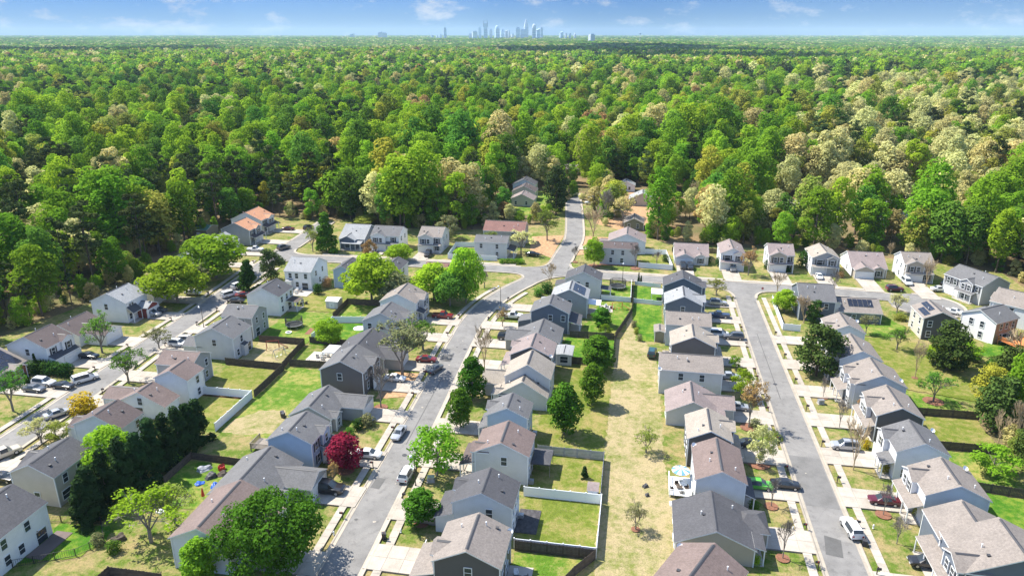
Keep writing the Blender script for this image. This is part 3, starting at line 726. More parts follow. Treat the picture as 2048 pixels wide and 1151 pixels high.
def mass_object(name, label, items, protos):
    """items: (x, y, z, proto index, scale, rot); protos: list of objects kept outside the scene"""
    colp = bpy.data.collections.new(name + '_shapes')
    for o in protos: colp.objects.link(o)
    me = bpy.data.meshes.new(name); nI = len(items)
    me.vertices.add(nI); me.vertices.foreach_set("co", np.array([i[:3] for i in items], np.float32).ravel())
    for an, ty, vals in (('idx', 'INT', [i[3] for i in items]), ('scl', 'FLOAT', [i[4] for i in items]), ('rot', 'FLOAT', [i[5] for i in items])):
        at = me.attributes.new(an, ty, 'POINT'); at.data.foreach_set("value", vals)
    o = obj(name, me); tag(o, label, None, None, 'stuff')
    ng = bpy.data.node_groups.new(name, 'GeometryNodeTree')
    ng.interface.new_socket('Geometry', in_out='INPUT', socket_type='NodeSocketGeometry'); ng.interface.new_socket('Geometry', in_out='OUTPUT', socket_type='NodeSocketGeometry')
    N, L = ng.nodes, ng.links
    gi, go = N.new('NodeGroupInput'), N.new('NodeGroupOutput')
    ci = N.new('GeometryNodeCollectionInfo'); ci.inputs[0].default_value = colp; ci.inputs['Separate Children'].default_value = True; ci.inputs['Reset Children'].default_value = True
    ip = N.new('GeometryNodeInstanceOnPoints'); ip.inputs['Pick Instance'].default_value = True
    def at(nm, ty):
        a = N.new('GeometryNodeInputNamedAttribute'); a.data_type = ty; a.inputs[0].default_value = nm; return a.outputs[0]
    cx = N.new('ShaderNodeCombineXYZ'); L.new(at('rot', 'FLOAT'), cx.inputs[2])
    L.new(gi.outputs[0], ip.inputs['Points']); L.new(ci.outputs[0], ip.inputs['Instance']); L.new(at('idx', 'INT'), ip.inputs['Instance Index'])
    L.new(cx.outputs[0], ip.inputs['Rotation']); L.new(at('scl', 'FLOAT'), ip.inputs['Scale']); L.new(ip.outputs[0], go.inputs[0])
    md = o.modifiers.new('scatter', 'NODES'); md.node_group = ng
    return o

def proto_obj(name, mesh, mat):
    o = bpy.data.objects.new(name, mesh)
    if mat is not None: o.material_slots[0].link = 'OBJECT'; o.material_slots[0].material = mat
    return o
protos = []; pidx = {}
for kn in WL:
    pidx[kn] = []
    for vi, (tr, cr, h0, w0, m_) in enumerate(KIND[kn]):
        pidx[kn].append(len(protos)); protos.append(proto_obj('s%03d_' % len(protos) + kn, cr, m_))
def far_shape(i):
    lb = crown_lobes(900 + i, 6, 21, 13, 13, (.2, .3)); return leaves_mesh('far_crown_%d' % i, lb, 420, 1.75, FOL['green'], 910 + i, .5, (.8, 1.08))
items = [(x, y, z * s * 4, rg.choice(pidx[sp]), s, rg.uniform(0, 6.28)) for (x, y, z, sp, s) in mass]
mass_object('woodland', 'dense spring woodland of mixed green and tan crowns behind the neighbourhood', items, protos)
# farther off the crowns merge: coarser crowns, then whole patches of canopy
fprot = []; fidx = {}; fshapes = [far_shape(i) for i in range(4)]
for kn in WL:
    fidx[kn] = []
    for i in range(4):
        fidx[kn].append(len(fprot)); mm = FOL[kn[5:]] if kn[5:] in FOL else FOL['tan']
        fprot.append(proto_obj('f%03d_' % len(fprot) + kn, fshapes[i], mm))
items = []; yy = 1000.0
SHOPS = [fr(-1310, 1900), fr(-1180, 1930), fr(-1250, 1850), fr(-900, 3300), fr(-760, 2550)]
while yy < 3000:
    st = 13 + (yy - 1000) / 2000 * 6; xm = yy * .735 + 60; xx = -xm
    while xx < xm:
        x, y = fr(xx + rg.uniform(-.45, .45) * st, yy + rg.uniform(-.45, .45) * st)
        if vnoise(x, y, 130) > .11 and all((x - a) ** 2 + (y - b2 + 30) ** 2 > 70 ** 2 for a, b2 in SHOPS):
            sp = species(x, y, rg.random()); items.append((x, y, vnoise(x, y, 420) * 9 - 4, rg.choice(fidx[sp]), rg.uniform(.85, 1.75), rg.uniform(0, 6.28)))
        xx += st
    yy += st
mass_object('distant_woodland', 'hazy far-off woodland canopy stretching towards the city', items, fprot)
def patch(i, size, ncrown, nleaf, leaf, mat):
    r_ = random.Random(950 + i); lb = [(r_.uniform(-.5, .5) * size, r_.uniform(-.5, .5) * size, r_.uniform(8, 20), r_.uniform(8, 15), r_.uniform(6, 10)) for _ in range(ncrown)]
    return leaves_mesh('canopy_patch_%d' % i, lb, nleaf, leaf, mat, 960 + i, .5, (.75, 1.05), 1, .7)
ptch = [patch(i, 72, 17, 2000, 3.4, FOL[k_]) for i, k_ in enumerate(('green', 'mid', 'green', 'olive', 'mid', 'pine', 'cream', 'bright'))]
pp = [proto_obj('q%03d_patch' % i, q, None) for i, q in enumerate(ptch)]
def hill_z(x, y, Y):
    t = max(0., min(1., (Y - 3000) / 4200)); t = t * t * (3 - 2 * t)
    return 27 * t + min(1, (Y - 2900) / 1500) * ((vnoise(x, y, 1500) - .5) * 20 + (vnoise(x, y, 420) * 9 - 4))
b_ = MB(); rows = [2920, 3300, 3700, 4200, 4800, 5500, 6300, 7300, 8600, 10500, 13000, 16000, 21500]; gv = []
for Y in rows:
    for i in range(61): X = (-.78 + 1.56 * i / 60) * Y; x, y = fr(X, Y); b_.v.append((x, y, hill_z(x, y, Y) + (.6 if Y > 3000 else -2)))
for r in range(len(rows) - 1):
    for i in range(60): a = r * 61 + i; b_.f.append((a, a + 1, a + 62, a + 61)); b_.m.append(0)
tag(obj('hills', b_.mesh('hills', [MT['floor']])), kind='structure')
items = []; yy = 2990.0
while yy < 21000:
    st = 52 if yy < 6500 else 52 + (yy - 6500) * .016
    sclp = st / 52; xm = yy * .73 + 100; xx = -xm
    while xx < xm:
        x, y = fr(xx + rg.uniform(-.4, .4) * st, yy + rg.uniform(-.4, .4) * st)
        hill = hill_z(x, y, yy)
        if vnoise(x + 77, y, 260) > .12:
            items.append((x, y, hill, rg.choice((0, 0, 1, 1, 2, 2, 3, 4, 4, 5, 6, 7)), sclp if yy < 6500 else 1 + (sclp - 1) * .55, rg.choice((0, 1.57, 3.14, 4.71))))
        xx += st
    yy += st * .96
mass_object('horizon_woodland', 'blue-green wooded horizon below the city skyline', items, pp)
# ------------------------------------------------------------------ houses
SIDE = {'S': (0, -1, 0.0), 'E': (1, 0, R(90)), 'N': (0, 1, R(180)), 'W': (-1, 0, R(-90))}
def _win(w_, h_):
    f = MB(); t = .09; d = .09
    f.box(-w_ / 2 - t, w_ / 2 + t, -d, 0.01, h_ / 2, h_ / 2 + t); f.box(-w_ / 2 - t - .03, w_ / 2 + t + .03, -d - .03, 0.01, -h_ / 2 - t, -h_ / 2)
    f.box(-w_ / 2 - t, -w_ / 2, -d, 0.01, -h_ / 2, h_ / 2); f.box(w_ / 2, w_ / 2 + t, -d, 0.01, -h_ / 2, h_ / 2)
    f.box(-w_ / 2, w_ / 2, -d * .8, 0.005, -.035, .035)
    p = MB(); p.box(-w_ / 2, w_ / 2, -.03, .02, -h_ / 2, -.035); p.box(-w_ / 2, w_ / 2, -.045, .02, .035, h_ / 2)
    return f.mesh('window_frame', [MT['white']]), p.mesh('window_pane', [MT['glass']])
WIN = {k: _win(*d) for k, d in {'std': (.95, 1.5), 'wide': (1.7, 1.5), 'small': (.7, .9), 'slider': (1.8, 2.05)}.items()}
_s = MB(); _s.box(-.2, .2, -.05, 0.01, -.8, .8)
for i in range(7): _s.box(-.15, .15, -.07, -.05, -.7 + i * .2, -.58 + i * .2)
SHUT = _s.mesh('shutter', [MT['shutter']])
def _gd(w_):
    g = MB(); h_ = 2.2
    for i in range(4): g.box(-w_ / 2, w_ / 2, -.07, .01, i * .55 + .015, i * .55 + .535)
    g.box(-w_ / 2 - .14, -w_ / 2 - .01, -.1, .01, 0, h_ + .12); g.box(w_ / 2 + .01, w_ / 2 + .14, -.1, .01, 0, h_ + .12); g.box(-w_ / 2 - .01, w_ / 2 + .01, -.1, .01, h_ + .005, h_ + .12)
    for i in range(4): g.box(-w_ / 2 + w_ * (i + .18) / 4, -w_ / 2 + w_ * (i + .82) / 4, -.085, -.07, 1.75, 2.05)
    return g.mesh('garage_door', [MT['gdoor']])
GDOOR = _gd(4.8)
_d = MB(); _d.box(-.5, .5, -.06, .01, 0, 2.08); _d.box(-.58, -.5, -.1, .01, 0, 2.2, 1); _d.box(.5, .58, -.1, .01, 0, 2.2, 1); _d.box(-.5, .5, -.1, .01, 2.08, 2.2, 1)
DOOR = _d.mesh('front_door', [MT['red_wood'], MT['white']])
_k = MB(); _k.tube((.38, -.06, 1.0), (.38, -.14, 1.0), .04, .05, 6); KNOB = _k.mesh('door_knob', [MT['steel']])
_v = MB(); _v.tube((0, 0, -.3), (0, 0, .45), .07, .07, 8); _v.tube((0, 0, .45), (0, 0, .5), .11, .09, 8); VENT = _v.mesh('roof_vent', [MT['white']])
_v = MB(); _v.box(-.22, .22, -.22, .22, -.2, .18); _v.box(-.27, .27, -.27, .27, .18, .23); VENTB = _v.mesh('box_vent', [MT['dark']])
_v = MB(); _v.lathe([(.02, 0), (.2, .02), (.38, .12), (.42, .2)], 14); _v.tube((0, 0, .05), (0, 0, -.6), .03, .03, 6); _v.tube((.1, 0, .05), (0, 0, .45), .015, .015, 5); DISH = _v.mesh('satellite_dish', [MT['lamp']])
_v = MB(); _v.box(-.4, .4, -.4, .4, 0, .72); _v.lathe([(.3, .72), (.3, .8), (.05, .82)], 10)
for i in range(6): _v.box(-.42, .42, -.42, .42, .08 + i * .1, .12 + i * .1)
ACU = _v.mesh('air_conditioner', [MT['steel']])
_v = MB(); _v.tube((0, 0, 0), (0, 0, 1), .1, .1, 8); POST = _v.mesh('porch_post', [MT['white']])
SLOPE = .47

def roof_mesh(x0, x1, y0, y1, e, axis, rm, slope, hip=0.0, t=.17):
    b_ = MB(); sp = ((y1 - y0) if axis == 'x' else (x1 - x0)) / 2; zr = e + sp * slope
    if axis == 'x': Q = lambda s, a, z: (a, (y0 + y1) / 2 + s, z); a0, a1 = x0, x1
    else: Q = lambda s, a, z: ((x0 + x1) / 2 - s, a, z); a0, a1 = y0, y1
    r0, r1 = a0 + hip * sp, a1 - hip * sp
    for sg in (-1, 1):
        top = [Q(sg * sp, a0, e + t), Q(sg * sp, a1, e + t), Q(0, r1, zr + t), Q(0, r0, zr + t)]; bot = [Q(sg * sp, a0, e), Q(sg * sp, a1, e), Q(0, r1, zr), Q(0, r0, zr)]
        if sg > 0: top.reverse()
        else: bot.reverse()
        b_.poly(top, 0); b_.poly(bot, 1)
        ed = [Q(sg * sp, a0, e), Q(sg * sp, a1, e), Q(sg * sp, a1, e + t), Q(sg * sp, a0, e + t)]
        if sg > 0: ed.reverse()
        b_.poly(ed, 1)
        if not hip:
            for a in (a0, a1): b_.poly([Q(sg * sp, a, e), Q(0, a, zr), Q(0, a, zr + t), Q(sg * sp, a, e + t)], 1)
    if hip:
        for a, r in ((a0, r0), (a1, r1)):
            b_.poly([Q(-sp, a, e + t), Q(sp, a, e + t), Q(0, r, zr + t)], 0); b_.poly([Q(-sp, a, e), Q(sp, a, e), Q(sp, a, e + t), Q(-sp, a, e + t)], 1)
    return b_.mesh('roof', [rm, MT['white']]), zr, Q, sp, (a0, a1)

def wall_mesh(x0, x1, y0, y1, e, axis, wm, slope, oh, hip=False):
    b_ = MB(); X0, X1, Y0, Y1 = x0 + oh, x1 - oh, y0 + oh, y1 - oh
    zt = e + oh * slope - .01
    sp = ((Y1 - Y0) if axis == 'x' else (X1 - X0)) / 2; zp = zt + sp * slope
    c = [(X0, Y0), (X1, Y0), (X1, Y1), (X0, Y1)]
    for i in range(4):
        a, b2 = c[i], c[(i + 1) % 4]; gable = (not hip) and ((i % 2 == 1) if axis == 'x' else (i % 2 == 0))
        pts = [(a[0], a[1], 0), (b2[0], b2[1], 0), (b2[0], b2[1], zt)]
        if gable: pts.append(((a[0] + b2[0]) / 2, (a[1] + b2[1]) / 2, zp))
        pts.append((a[0], a[1], zt)); b_.poly(pts)
    return b_.mesh('wall', [wm]), zt

class House:
    def __init__(s, label, x0, x1, y0, y1, st=2, ridge='y', front='W', wall='white', roof='grey', rot=0.0, e=None, slope=SLOPE, hip=0, name='house', group=None, detail=True):
        s.c = ((x0 + x1) / 2, (y0 + y1) / 2); s.o = empty(name, (s.c[0], s.c[1], .1), R(rot)); tag(s.o, label, 'house', group)
        s.x0, s.x1, s.y0, s.y1 = x0 - s.c[0], x1 - s.c[0], y0 - s.c[1], y1 - s.c[1]
        s.st, s.ridge, s.front = st, ridge, front; s.wm, s.rm = WALL[wall], ROOF[roof]; s.e = e or (5.35 if st == 2 else 2.75); s.slope = slope; s.rot = rot
        s.detail = detail
        s.roof = s.block(s.x0, s.x1, s.y0, s.y1, s.e, ridge, main=True, hip=hip)
    def block(s, x0, x1, y0, y1, e, axis, main=False, wm=None, rm=None, oh=.3, hip=0, slope=None, walls=True, corners=True):
        slope = slope or s.slope
        me, zr, Q, sp, (a0, a1) = roof_mesh(x0, x1, y0, y1, e, axis, rm or s.rm, slope, hip)
        r = obj('roof', me, s.o)
        if walls:
            wme, zt = wall_mesh(x0, x1, y0, y1, e, axis, wm or s.wm, slope, oh, bool(hip)); wl = obj('wall', wme, s.o)
            if s.detail and corners:
                for cx, cy_ in ((x0 + oh, y0 + oh), (x1 - oh, y0 + oh)) + (((x0 + oh, y1 - oh),) if s.c[0] > 0 else ((x1 - oh, y1 - oh),)):
                    obj('corner_board', ubox(MT['white']), s.o, (cx, cy_, 0), 0, (.16, .16, zt - .02))
        if s.detail and not hip:
            b_ = MB(); z = zr + .17
            for sg in (-1, 1): b_.poly([Q(0, a0 + .5, z + .05), Q(0, a1 - .5, z + .05), Q(sg * .22, a1 - .5, z - .05), Q(sg * .22, a0 + .5, z - .05)])
            obj('ridge_vent', b_.mesh('ridge_vent', [MT['dark']]), r)
        if main:
            s.Q, s.sp, s.zr, s.a = Q, sp, zr, (a0, a1)
            for i in range(3 if s.detail else 0):
                sg = -1 if i == 2 else 1; sg = sg if s.c[0] < 0 or axis == 'x' else -sg
                t = rnd.uniform(.2, .6); a = a0 + (a1 - a0) * rnd.uniform(.15, .85); z = zr - sp * t * slope + .17
                if axis == 'x': sg = -1
                q = Q(sg * sp * t * (1 if axis == 'x' else -1), a, z); obj('roof_vent', VENT if i != 1 else VENTB, r, q, scale=(1.1,) * 3 if i != 1 else (.8,) * 3)
        return r
    def face(s, side):      # wall plane position and extent of the main block
        oh = .3
        return {'S': (s.x0 + oh, s.x1 - oh, s.y0 + oh), 'N': (s.x0 + oh, s.x1 - oh, s.y1 - oh), 'W': (s.y0 + oh, s.y1 - oh, s.x0 + oh), 'E': (s.y0 + oh, s.y1 - oh, s.x1 - oh)}[side]
    def put(s, side, t, z, me, name, plane=None, parent=None, out_=0.0):
        a0, a1, pl = s.face(side)
        if plane is not None: pl = plane
        nx, ny, rz = SIDE[side]; pos = (t, pl + ny * out_, z) if side in 'SN' else (pl + nx * out_, t, z)
        return obj(name, me, parent or s.o, pos, rz)
    def win(s, side, t, z, kind_='std', shut=False, plane=None):
        w_ = s.put(side, t, z, WIN[kind_][0], 'window', plane); obj('pane', WIN[kind_][1], w_)
        if shut:
            d = {'std': .78, 'wide': 1.15}.get(kind_, .78)
            for sg in (-1, 1):
                nx, ny, rz = SIDE[side]; off = (sg * d, 0) if side in 'SN' else (0, sg * d)
                q = obj('shutter', SHUT, s.o, (w_.location.x + off[0], w_.location.y + off[1], z), rz)
        return w_
    def wins(s, side, up=(), low=(), kind_='std', shut=False):
        a0, a1, pl = s.face(side)
        for f in up: s.win(side, a0 + (a1 - a0) * f, 4.15, kind_, shut)
        for f in low: s.win(side, a0 + (a1 - a0) * f, 1.55, kind_, shut)
    def clad(s, side, wall):
        """different colour on one face, set a little proud of the wall"""
        a0, a1, pl = s.face(side); nx, ny, rz = SIDE[side]; zt = s.e + .3 * s.slope - .03; gable = (side in 'SN') == (s.ridge == 'y'); w_ = (a1 - a0) / 2 - .085
        pts = [(-w_, 0, 0), (w_, 0, 0), (w_, 0, zt)] + ([(0, 0, zt + w_ * s.slope - .03)] if gable else []) + [(-w_, 0, zt)]
        b_ = MB(); b_.poly([(q[0], -.03, q[2]) for q in pts]); m_ = (a0 + a1) / 2
        obj('facing', b_.mesh('facing', [WALL[wall]]), s.o, (m_, pl, 0) if side in 'SN' else (pl, m_, 0), rz)
    def slider(s, side, f):
        a0, a1, pl = s.face(side); s.win(side, a0 + (a1 - a0) * f, 1.1, 'slider')
    def frect(s, a0, a1, b0, b1):   # front coordinates (a along the facade, b outwards) -> local rectangle
        F = s.front
        if F == 'W': return (s.x0 + .3 - b1, s.x0 + .3 - b0, a0, a1)
        if F == 'E': return (s.x1 - .3 + b0, s.x1 - .3 + b1, a0, a1)
        return (a0, a1, s.y0 + .3 - b1, s.y0 + .3 - b0)
    def fplane(s, b): return {'W': s.x0 + .3 - b, 'E': s.x1 - .3 + b, 'S': s.y0 + .3 - b}[s.front]
    def door(s, t, plane):
        d = s.put(s.front, t, .15, DOOR, 'front_door', plane); obj('door_knob', KNOB, d); return d
    def garage(s, t, plane): return s.put(s.front, t, .12, GDOOR, 'garage_door', plane)
    def cross(s, a0, a1, b, garage=False, shut=True, wm=None, deep=None, low=True):
        """full-height front bay under its own gable"""
        w_ = a1 - a0; r = s.frect(a0 - .3, a1 + .3, -(deep or (w_ / 2 + .9)), b + .3); ax = 'x' if s.front in 'WE' else 'y'
        s.block(*r, s.e + .004, ax, wm=wm); pl = s.fplane(b); t = (a0 + a1) / 2
        if s.st == 2: s.win(s.front, t - (.9 if w_ > 3.6 else 0), 4.1, 'std', shut, pl)
        if s.st == 2 and w_ > 3.6: s.win(s.front, t + .9, 4.1, 'std', False, pl)
        if garage: s.garage(t, pl)
        elif low: s.win(s.front, t, 1.5, 'wide' if w_ > 3 else 'std', shut and w_ <= 3, pl)
        return t, pl
    def wing(s, a0, a1, b, e=2.65, garage=True, hip=0, wm=None, deep=1.5, slope=None):
        """single-storey garage wing reaching out from the front"""
        r = s.frect(a0 - .3, a1 + .3, -deep, b + .3); s.block(*r, e, 'x' if s.front in 'WE' else 'y', hip=hip, wm=wm, slope=slope)
        if garage: s.garage((a0 + a1) / 2, s.fplane(b))
    def shed(s, a0, a1, b, z1=3.35, z0=2.65, posts=0, rm=None, side=None):
        """lean-to roof on the front; posts = open porch, otherwise closed walls"""
        F = side or s.front; o_ = s.front; s.front = F; r = s.frect(a0, a1, 0, b); s.front = o_; x0, x1, y0, y1 = r; t = .12
        zc = lambda x, y: {'W': z1 + (z0 - z1) * (x1 - x) / b, 'E': z1 + (z0 - z1) * (x - x0) / b, 'S': z1 + (z0 - z1) * (y1 - y) / b}[F]
        c = [(x0, y0), (x1, y0), (x1, y1), (x0, y1)]; b_ = MB(); T = [(x, y, zc(x, y) + t) for x, y in c]; B = [(x, y, zc(x, y)) for x, y in c]
        b_.poly(T, 0); b_.poly(B[::-1], 1)
        for i in range(4): j = (i + 1) % 4; b_.poly([B[i], B[j], T[j], T[i]], 1)
        obj('porch_roof', b_.mesh('porch_roof', [rm or s.rm, MT['white']]), s.o)
        if posts:
            obj('porch_floor', ubox(MT['patio']), s.o, ((x0 + x1) / 2, (y0 + y1) / 2, 0), 0, (x1 - x0 - .1, y1 - y0 - .1, .16))
            for i in range(posts):
                f = i / max(1, posts - 1); a = a0 + .2 + (a1 - a0 - .4) * f
                p = {'W': (x0 + .2, a), 'E': (x1 - .2, a), 'S': (a, y0 + .2)}[F]; obj('porch_post', POST, s.o, (p[0], p[1], .12), 0, (1, 1, z0 - .12))
        else:
            b_ = MB(); q = .2; C4 = {'W': (x0 + q, x1 - .05, y0 + q, y1 - q), 'E': (x0 + .05, x1 - q, y0 + q, y1 - q), 'S': (x0 + q, x1 - q, y0 + q, y1 - .05)}[F]
            cc = [(C4[0], C4[2]), (C4[1], C4[2]), (C4[1], C4[3]), (C4[0], C4[3])]
            for i in range(4):
                a_, b2 = cc[i], cc[(i + 1) % 4]; b_.poly([(a_[0], a_[1], 0), (b2[0], b2[1], 0), (b2[0], b2[1], zc(*b2) + .01), (a_[0], a_[1], zc(*a_) + .01)])
            obj('wall', b_.mesh('wall', [s.wm]), s.o)
    def drive(s, t, b, reach, w_=5.2, n=None):
        """poured drive from the garage face at b to world coordinate `reach`"""
        if s.front in 'WE':
            x = s.c[0] + s.fplane(b); x0, x1 = sorted((x, reach)); n = n or max(2, round((x1 - x0) / 2.6)); driveway(x0, x1, s.c[1] + t - w_ / 2, s.c[1] + t + w_ / 2, n, 2)
        else:
            y = s.c[1] + s.fplane(b); y0, y1 = sorted((y, reach)); n = n or max(2, round((y1 - y0) / 2.6)); driveway(s.c[0] + t - w_ / 2, s.c[0] + t + w_ / 2, y0, y1, 2, n)
    def ac(s, x, y): obj('air_conditioner', ACU, s.o, (x, y, 0))
    def dish(s, x, y, z): obj('satellite_dish', DISH, s.o, (x, y, z)).rotation_euler = (R(35), R(20), 0)
    def solar(s, side, f0, f1, t0, t1, n, mrow):
        """array of separate panels lying on one roof slope; f along the ridge, t from ridge (0) to eave (1)"""
        sg = {'S': -1, 'N': 1, 'E': -1, 'W': 1}[side]; a0, a1 = s.a; du, dt = (f1 - f0) / n, (t1 - t0) / mrow
        for i in range(n):
            for j in range(mrow):
                c = []
                for ff, tt in ((i, j), (i + 1, j), (i + 1, j + 1), (i, j + 1)):
                    F_ = f0 + du * (ff + (.04 if ff == i else -.04)); T_ = t0 + dt * (tt + (.04 if tt == j else -.04))
                    c.append(s.Q(sg * s.sp * T_, a0 + (a1 - a0) * F_, s.zr - s.sp * T_ * s.slope + .30))
                b_ = MB(); lo = [(p[0], p[1], p[2] - .06) for p in c]
                if Vector(c[1]).__sub__(Vector(c[0])).cross(Vector(c[2]) - Vector(c[0])).z < 0: c.reverse(); lo.reverse()
                b_.poly(c)
                for k_ in range(4): q = (k_ + 1) % 4; b_.poly([lo[k_], lo[q], c[q], c[k_]], 1)
                obj('solar_panel', b_.mesh('solar_panel', [MT['solar'], MT['steel']]), s.roof)

CEe = lambda v: road_edge('centre', 1, v) - .2
CWe = lambda v: road_edge('centre', -1, v) + .2
MWe, MEe = 28.1, 34.7
LEe = lambda v: road_edge('west', 1, v) - .2
LWe = lambda v: road_edge('west', -1, v) + .2
Ne = lambda u: road_edge('link', -1, u) - .2

# ---- east side of the middle street (fronts to the west)
def std_back(h, back, n=3):
    h.wins(back, (.2, .5, .8)[:n] if h.st == 2 else (), (.2,)); h.slider(back, .62)
h = House('dark grey house with taupe roof, patio furniture behind it', -23.9, -14.5, 74.6, 82.9, wall='dark', roof='taupe')
h.wins('S', (.52,), ()); std_back(h, 'E'); h.shed(-4.2, 2.6, 3.4, 3.5, 2.6); h.cross(-2.6, .6, .5); h.drive(1.6, 3.4, CEe(80), 5.4); h.garage(1.2, h.fplane(3.25)); h.ac(-1, -4.6); h.dish(4.4, 3.5, 5.6)
h = House('pale house with charcoal roof inside the white fence with a dark gravel patio', -24.6, -15.2, 87.2, 94.1, wall='pale', roof='char')
h.wins('S', (.62,), ()); std_back(h, 'E'); h.cross(.2, 3.0, .5); h.shed(-3.4, 3.2, 2.9, 3.5, 2.6); h.garage(.6, h.fplane(2.75)); h.drive(.8, 2.9, CEe(91), 5.4); h.ac(4.9, 2.2)
h = House('light grey house with brown roof and dark screened porch behind', -24.4, -15, 101.2, 108.8, wall='lgrey', roof='brown')
h.wins('S', (.55,), ()); std_back(h, 'E', 2); h.cross(-3.4, -.4, .5); h.shed(-3.6, 3.4, 2.8, 3.4, 2.6, posts=4, rm=ROOF['dbrown']); h.drive(1.0, 2.4, CEe(105), 5); h.garage(1.0, h.fplane(.05)); h.ac(4.9, -2.8)
h = House('narrow sky blue house with dark grey roof', -24.9, -17, 113.5, 119.8, wall='blue', roof='grey')
h.wins('S', (), ()); std_back(h, 'E', 2); h.cross(-.4, 2.6, .5); h.shed(-3, 2.8, 1.8, 3.3, 2.6, posts=3); h.garage(1.2, h.fplane(.6)); h.drive(1.2, .6, CEe(117), 5); h.ac(4.5, 1)
h = House('light grey stepped house with tan roof, low wing and taller rear block', -25.5, -15.2, 126.8, 132.0, st=1, wall='lgrey', roof='tan', slope=.62)
h.block(-4.3, 5.3, 0.6, 8.4, 5.2, 'y'); h.wing(2.2, 7.6, 4.2, 2.7, deep=3); h.shed(-2.2, 1.6, 1.6, 3.2, 2.6, posts=2); h.drive(4.8, 4.2, CEe(134), 5.2); h.wins('E', (), (.3, .7)); h.cross(-2.3, -.2, .9, shut=False); h.ac(5.7, -1)
for t in (2.6, 6.2): h.win('E', t, 4.1, plane=5.0)
h = House('charcoal grey house with brown roof and a flat roofed sunroom behind', -25.4, -15.9, 140.3, 148.4, wall='dark', roof='mauve')
h.wins('S', (), ()); std_back(h, 'E', 2); h.cross(.8, 3.6, .5); h.shed(-3.8, 3.6, 2.3, 3.3, 2.6, posts=3); h.garage(1.6, h.fplane(.6)); h.drive(1.4, .6, CEe(145), 5); h.dish(4.2, -3.8, 5.7)
h.block(4.2, 8.2, 4.0, 9.6, 2.6, 'y', slope=.1, rm=ROOF['lgrey'], wm=WALL['lgrey']); h.win('S', 6.3, 1.5, 'wide', plane=4.3)
h = House('single-storey grey house with dark roof tucked below its slate neighbour', -25.9, -15.9, 154.2, 163.6, st=1, wall='grey', roof='grey')
h.wins('S', (), (.5,)); std_back(h, 'E'); h.wing(-3.9, 1.6, 3.2, 2.65, deep=4); h.shed(1.8, 4.4, 1.6, 3, 2.5, posts=2); h.drive(-1.2, 3.2, CEe(157), 5.2)
h = House('slate blue house with dark grey roof and covered black rear porch', -24.9, -15, 166.7, 174.4, wall='slate', roof='grey')
h.wins('S', (.52, .86), ()); h.wins('E', (.3, .7), (.3,)); h.shed(-3.6, 3.6, 3.0, 3.4, 2.6, posts=3, side='E', rm=ROOF['char']); h.shed(-3.6, 1.0, 3.4, 3.4, 2.6); h.garage(-1.2, h.fplane(3.2)); h.drive(-1.4, 3.4, CEe(169) , 5.2)
h = House('grey house with light grey roof carrying a solar array and white patio awning', -21.2, -11.3, 178.4, 186.4, wall='grey', roof='lgrey')
h.wins('S', (.5,), ()); h.wins('E', (.3, .7), (.25, .75)); h.solar('E', .12, .86, .16, .78, 4, 3); h.shed(-2.8, 3.4, 3.6, 3.2, 2.6); h.drive(.6, 3.6, CEe(184), 5.2, 3); h.garage(.6, h.fplane(3.4)); h.shed(-.5, 3.6, 3.4, 2.8, 2.6, posts=2, side='E', rm=MT['canvas'])
h = House('light grey corner house with dark roof beside the black trampoline', -19.1, -8.7, 193.8, 201.4, wall='lgrey', roof='char')
h.wins('S', (.36, .62), (.62,)); h.wins('E', (.3, .7), (.5,)); h.shed(-1, 3.2, 3.4, 3.4, 2.7); h.shed(-3.2, .6, 3, 2.9, 2.6, posts=2, side='E', rm=ROOF['char'])

# ---- west side of the eastern street (fronts to the east)
h = House('house with maroon brown roof turned askew at the lower end of the eastern street', 5.0, 14.4, 70.5, 82.6, wall='pale', roof='brown', rot=-27, front='E')
h.wins('S', (.3, .7), (.5,)); h.wins('W', (.3, .7), (.5,)); h.cross(-1.5, 2.2, 1.6); h.dish(-4.4, 5.2, 5.6)
h = House('large low tan-grey house with charcoal shingle roof and hipped porch', 7.7, 19.0, 87.3, 97.2, st=1, wall='tan', roof='char', front='E', slope=.45)
h.wins('W', (), (.2, .8)); h.slider('W', .5); h.wing(-.4, 4.6, 2.4, 2.6, garage=True, deep=2, hip=.6); h.shed(-4.4, -.8, 1.6, 3.0, 2.6, posts=2); h.drive(2.1, 2.4, MWe, 5.2)
h = House('blue-white house with chocolate brown roof and white deck behind', 11.1, 19.0, 99.4, 109.9, wall='pale', roof='brown', front='E')
h.wins('S', (), ()); h.wins('W', (.25, .75), (.75,)); h.slider('W', .3); h.shed(-4.6, 1.2, 1.8, 3.4, 2.6, posts=3, rm=ROOF['char']); h.garage(2.2, h.fplane(.05)); h.drive(2.2, 0.05, MWe, 5.2); h.dish(-3.6, 4.6, 5.8)
h = House('grey house with tan shingle roof squeezed close to its brown-roofed neighbour', 10.5, 18.2, 111.6, 120.2, wall='dark', roof='tan', front='E')
h.wins('W', (.3, .7), (.3, .7)); h.cross(-.2, 3.2, .8, garage=False); h.shed(-3.9, 3.4, 2.2, 3.4, 2.6, posts=3); h.garage(1.2, h.fplane(.9)); h.drive(1.2, .9, MWe, 5.2)
h = House('single-storey lilac grey house with mauve roof and broad garage wing', 7.4, 17.4, 125.4, 134.6, st=1, wall='lgrey', roof='mauve', front='E', slope=.5)
h.wins('S', (), (.72,)); h.wins('W', (), (.2, .8)); h.slider('W', .5); h.wing(-1.4, 4.2, 3.2, 2.65, deep=5.5); h.drive(1.4, 3.2, MWe, 5.4); h.shed(-4.2, -1.6, 1.5, 3, 2.6, posts=2)
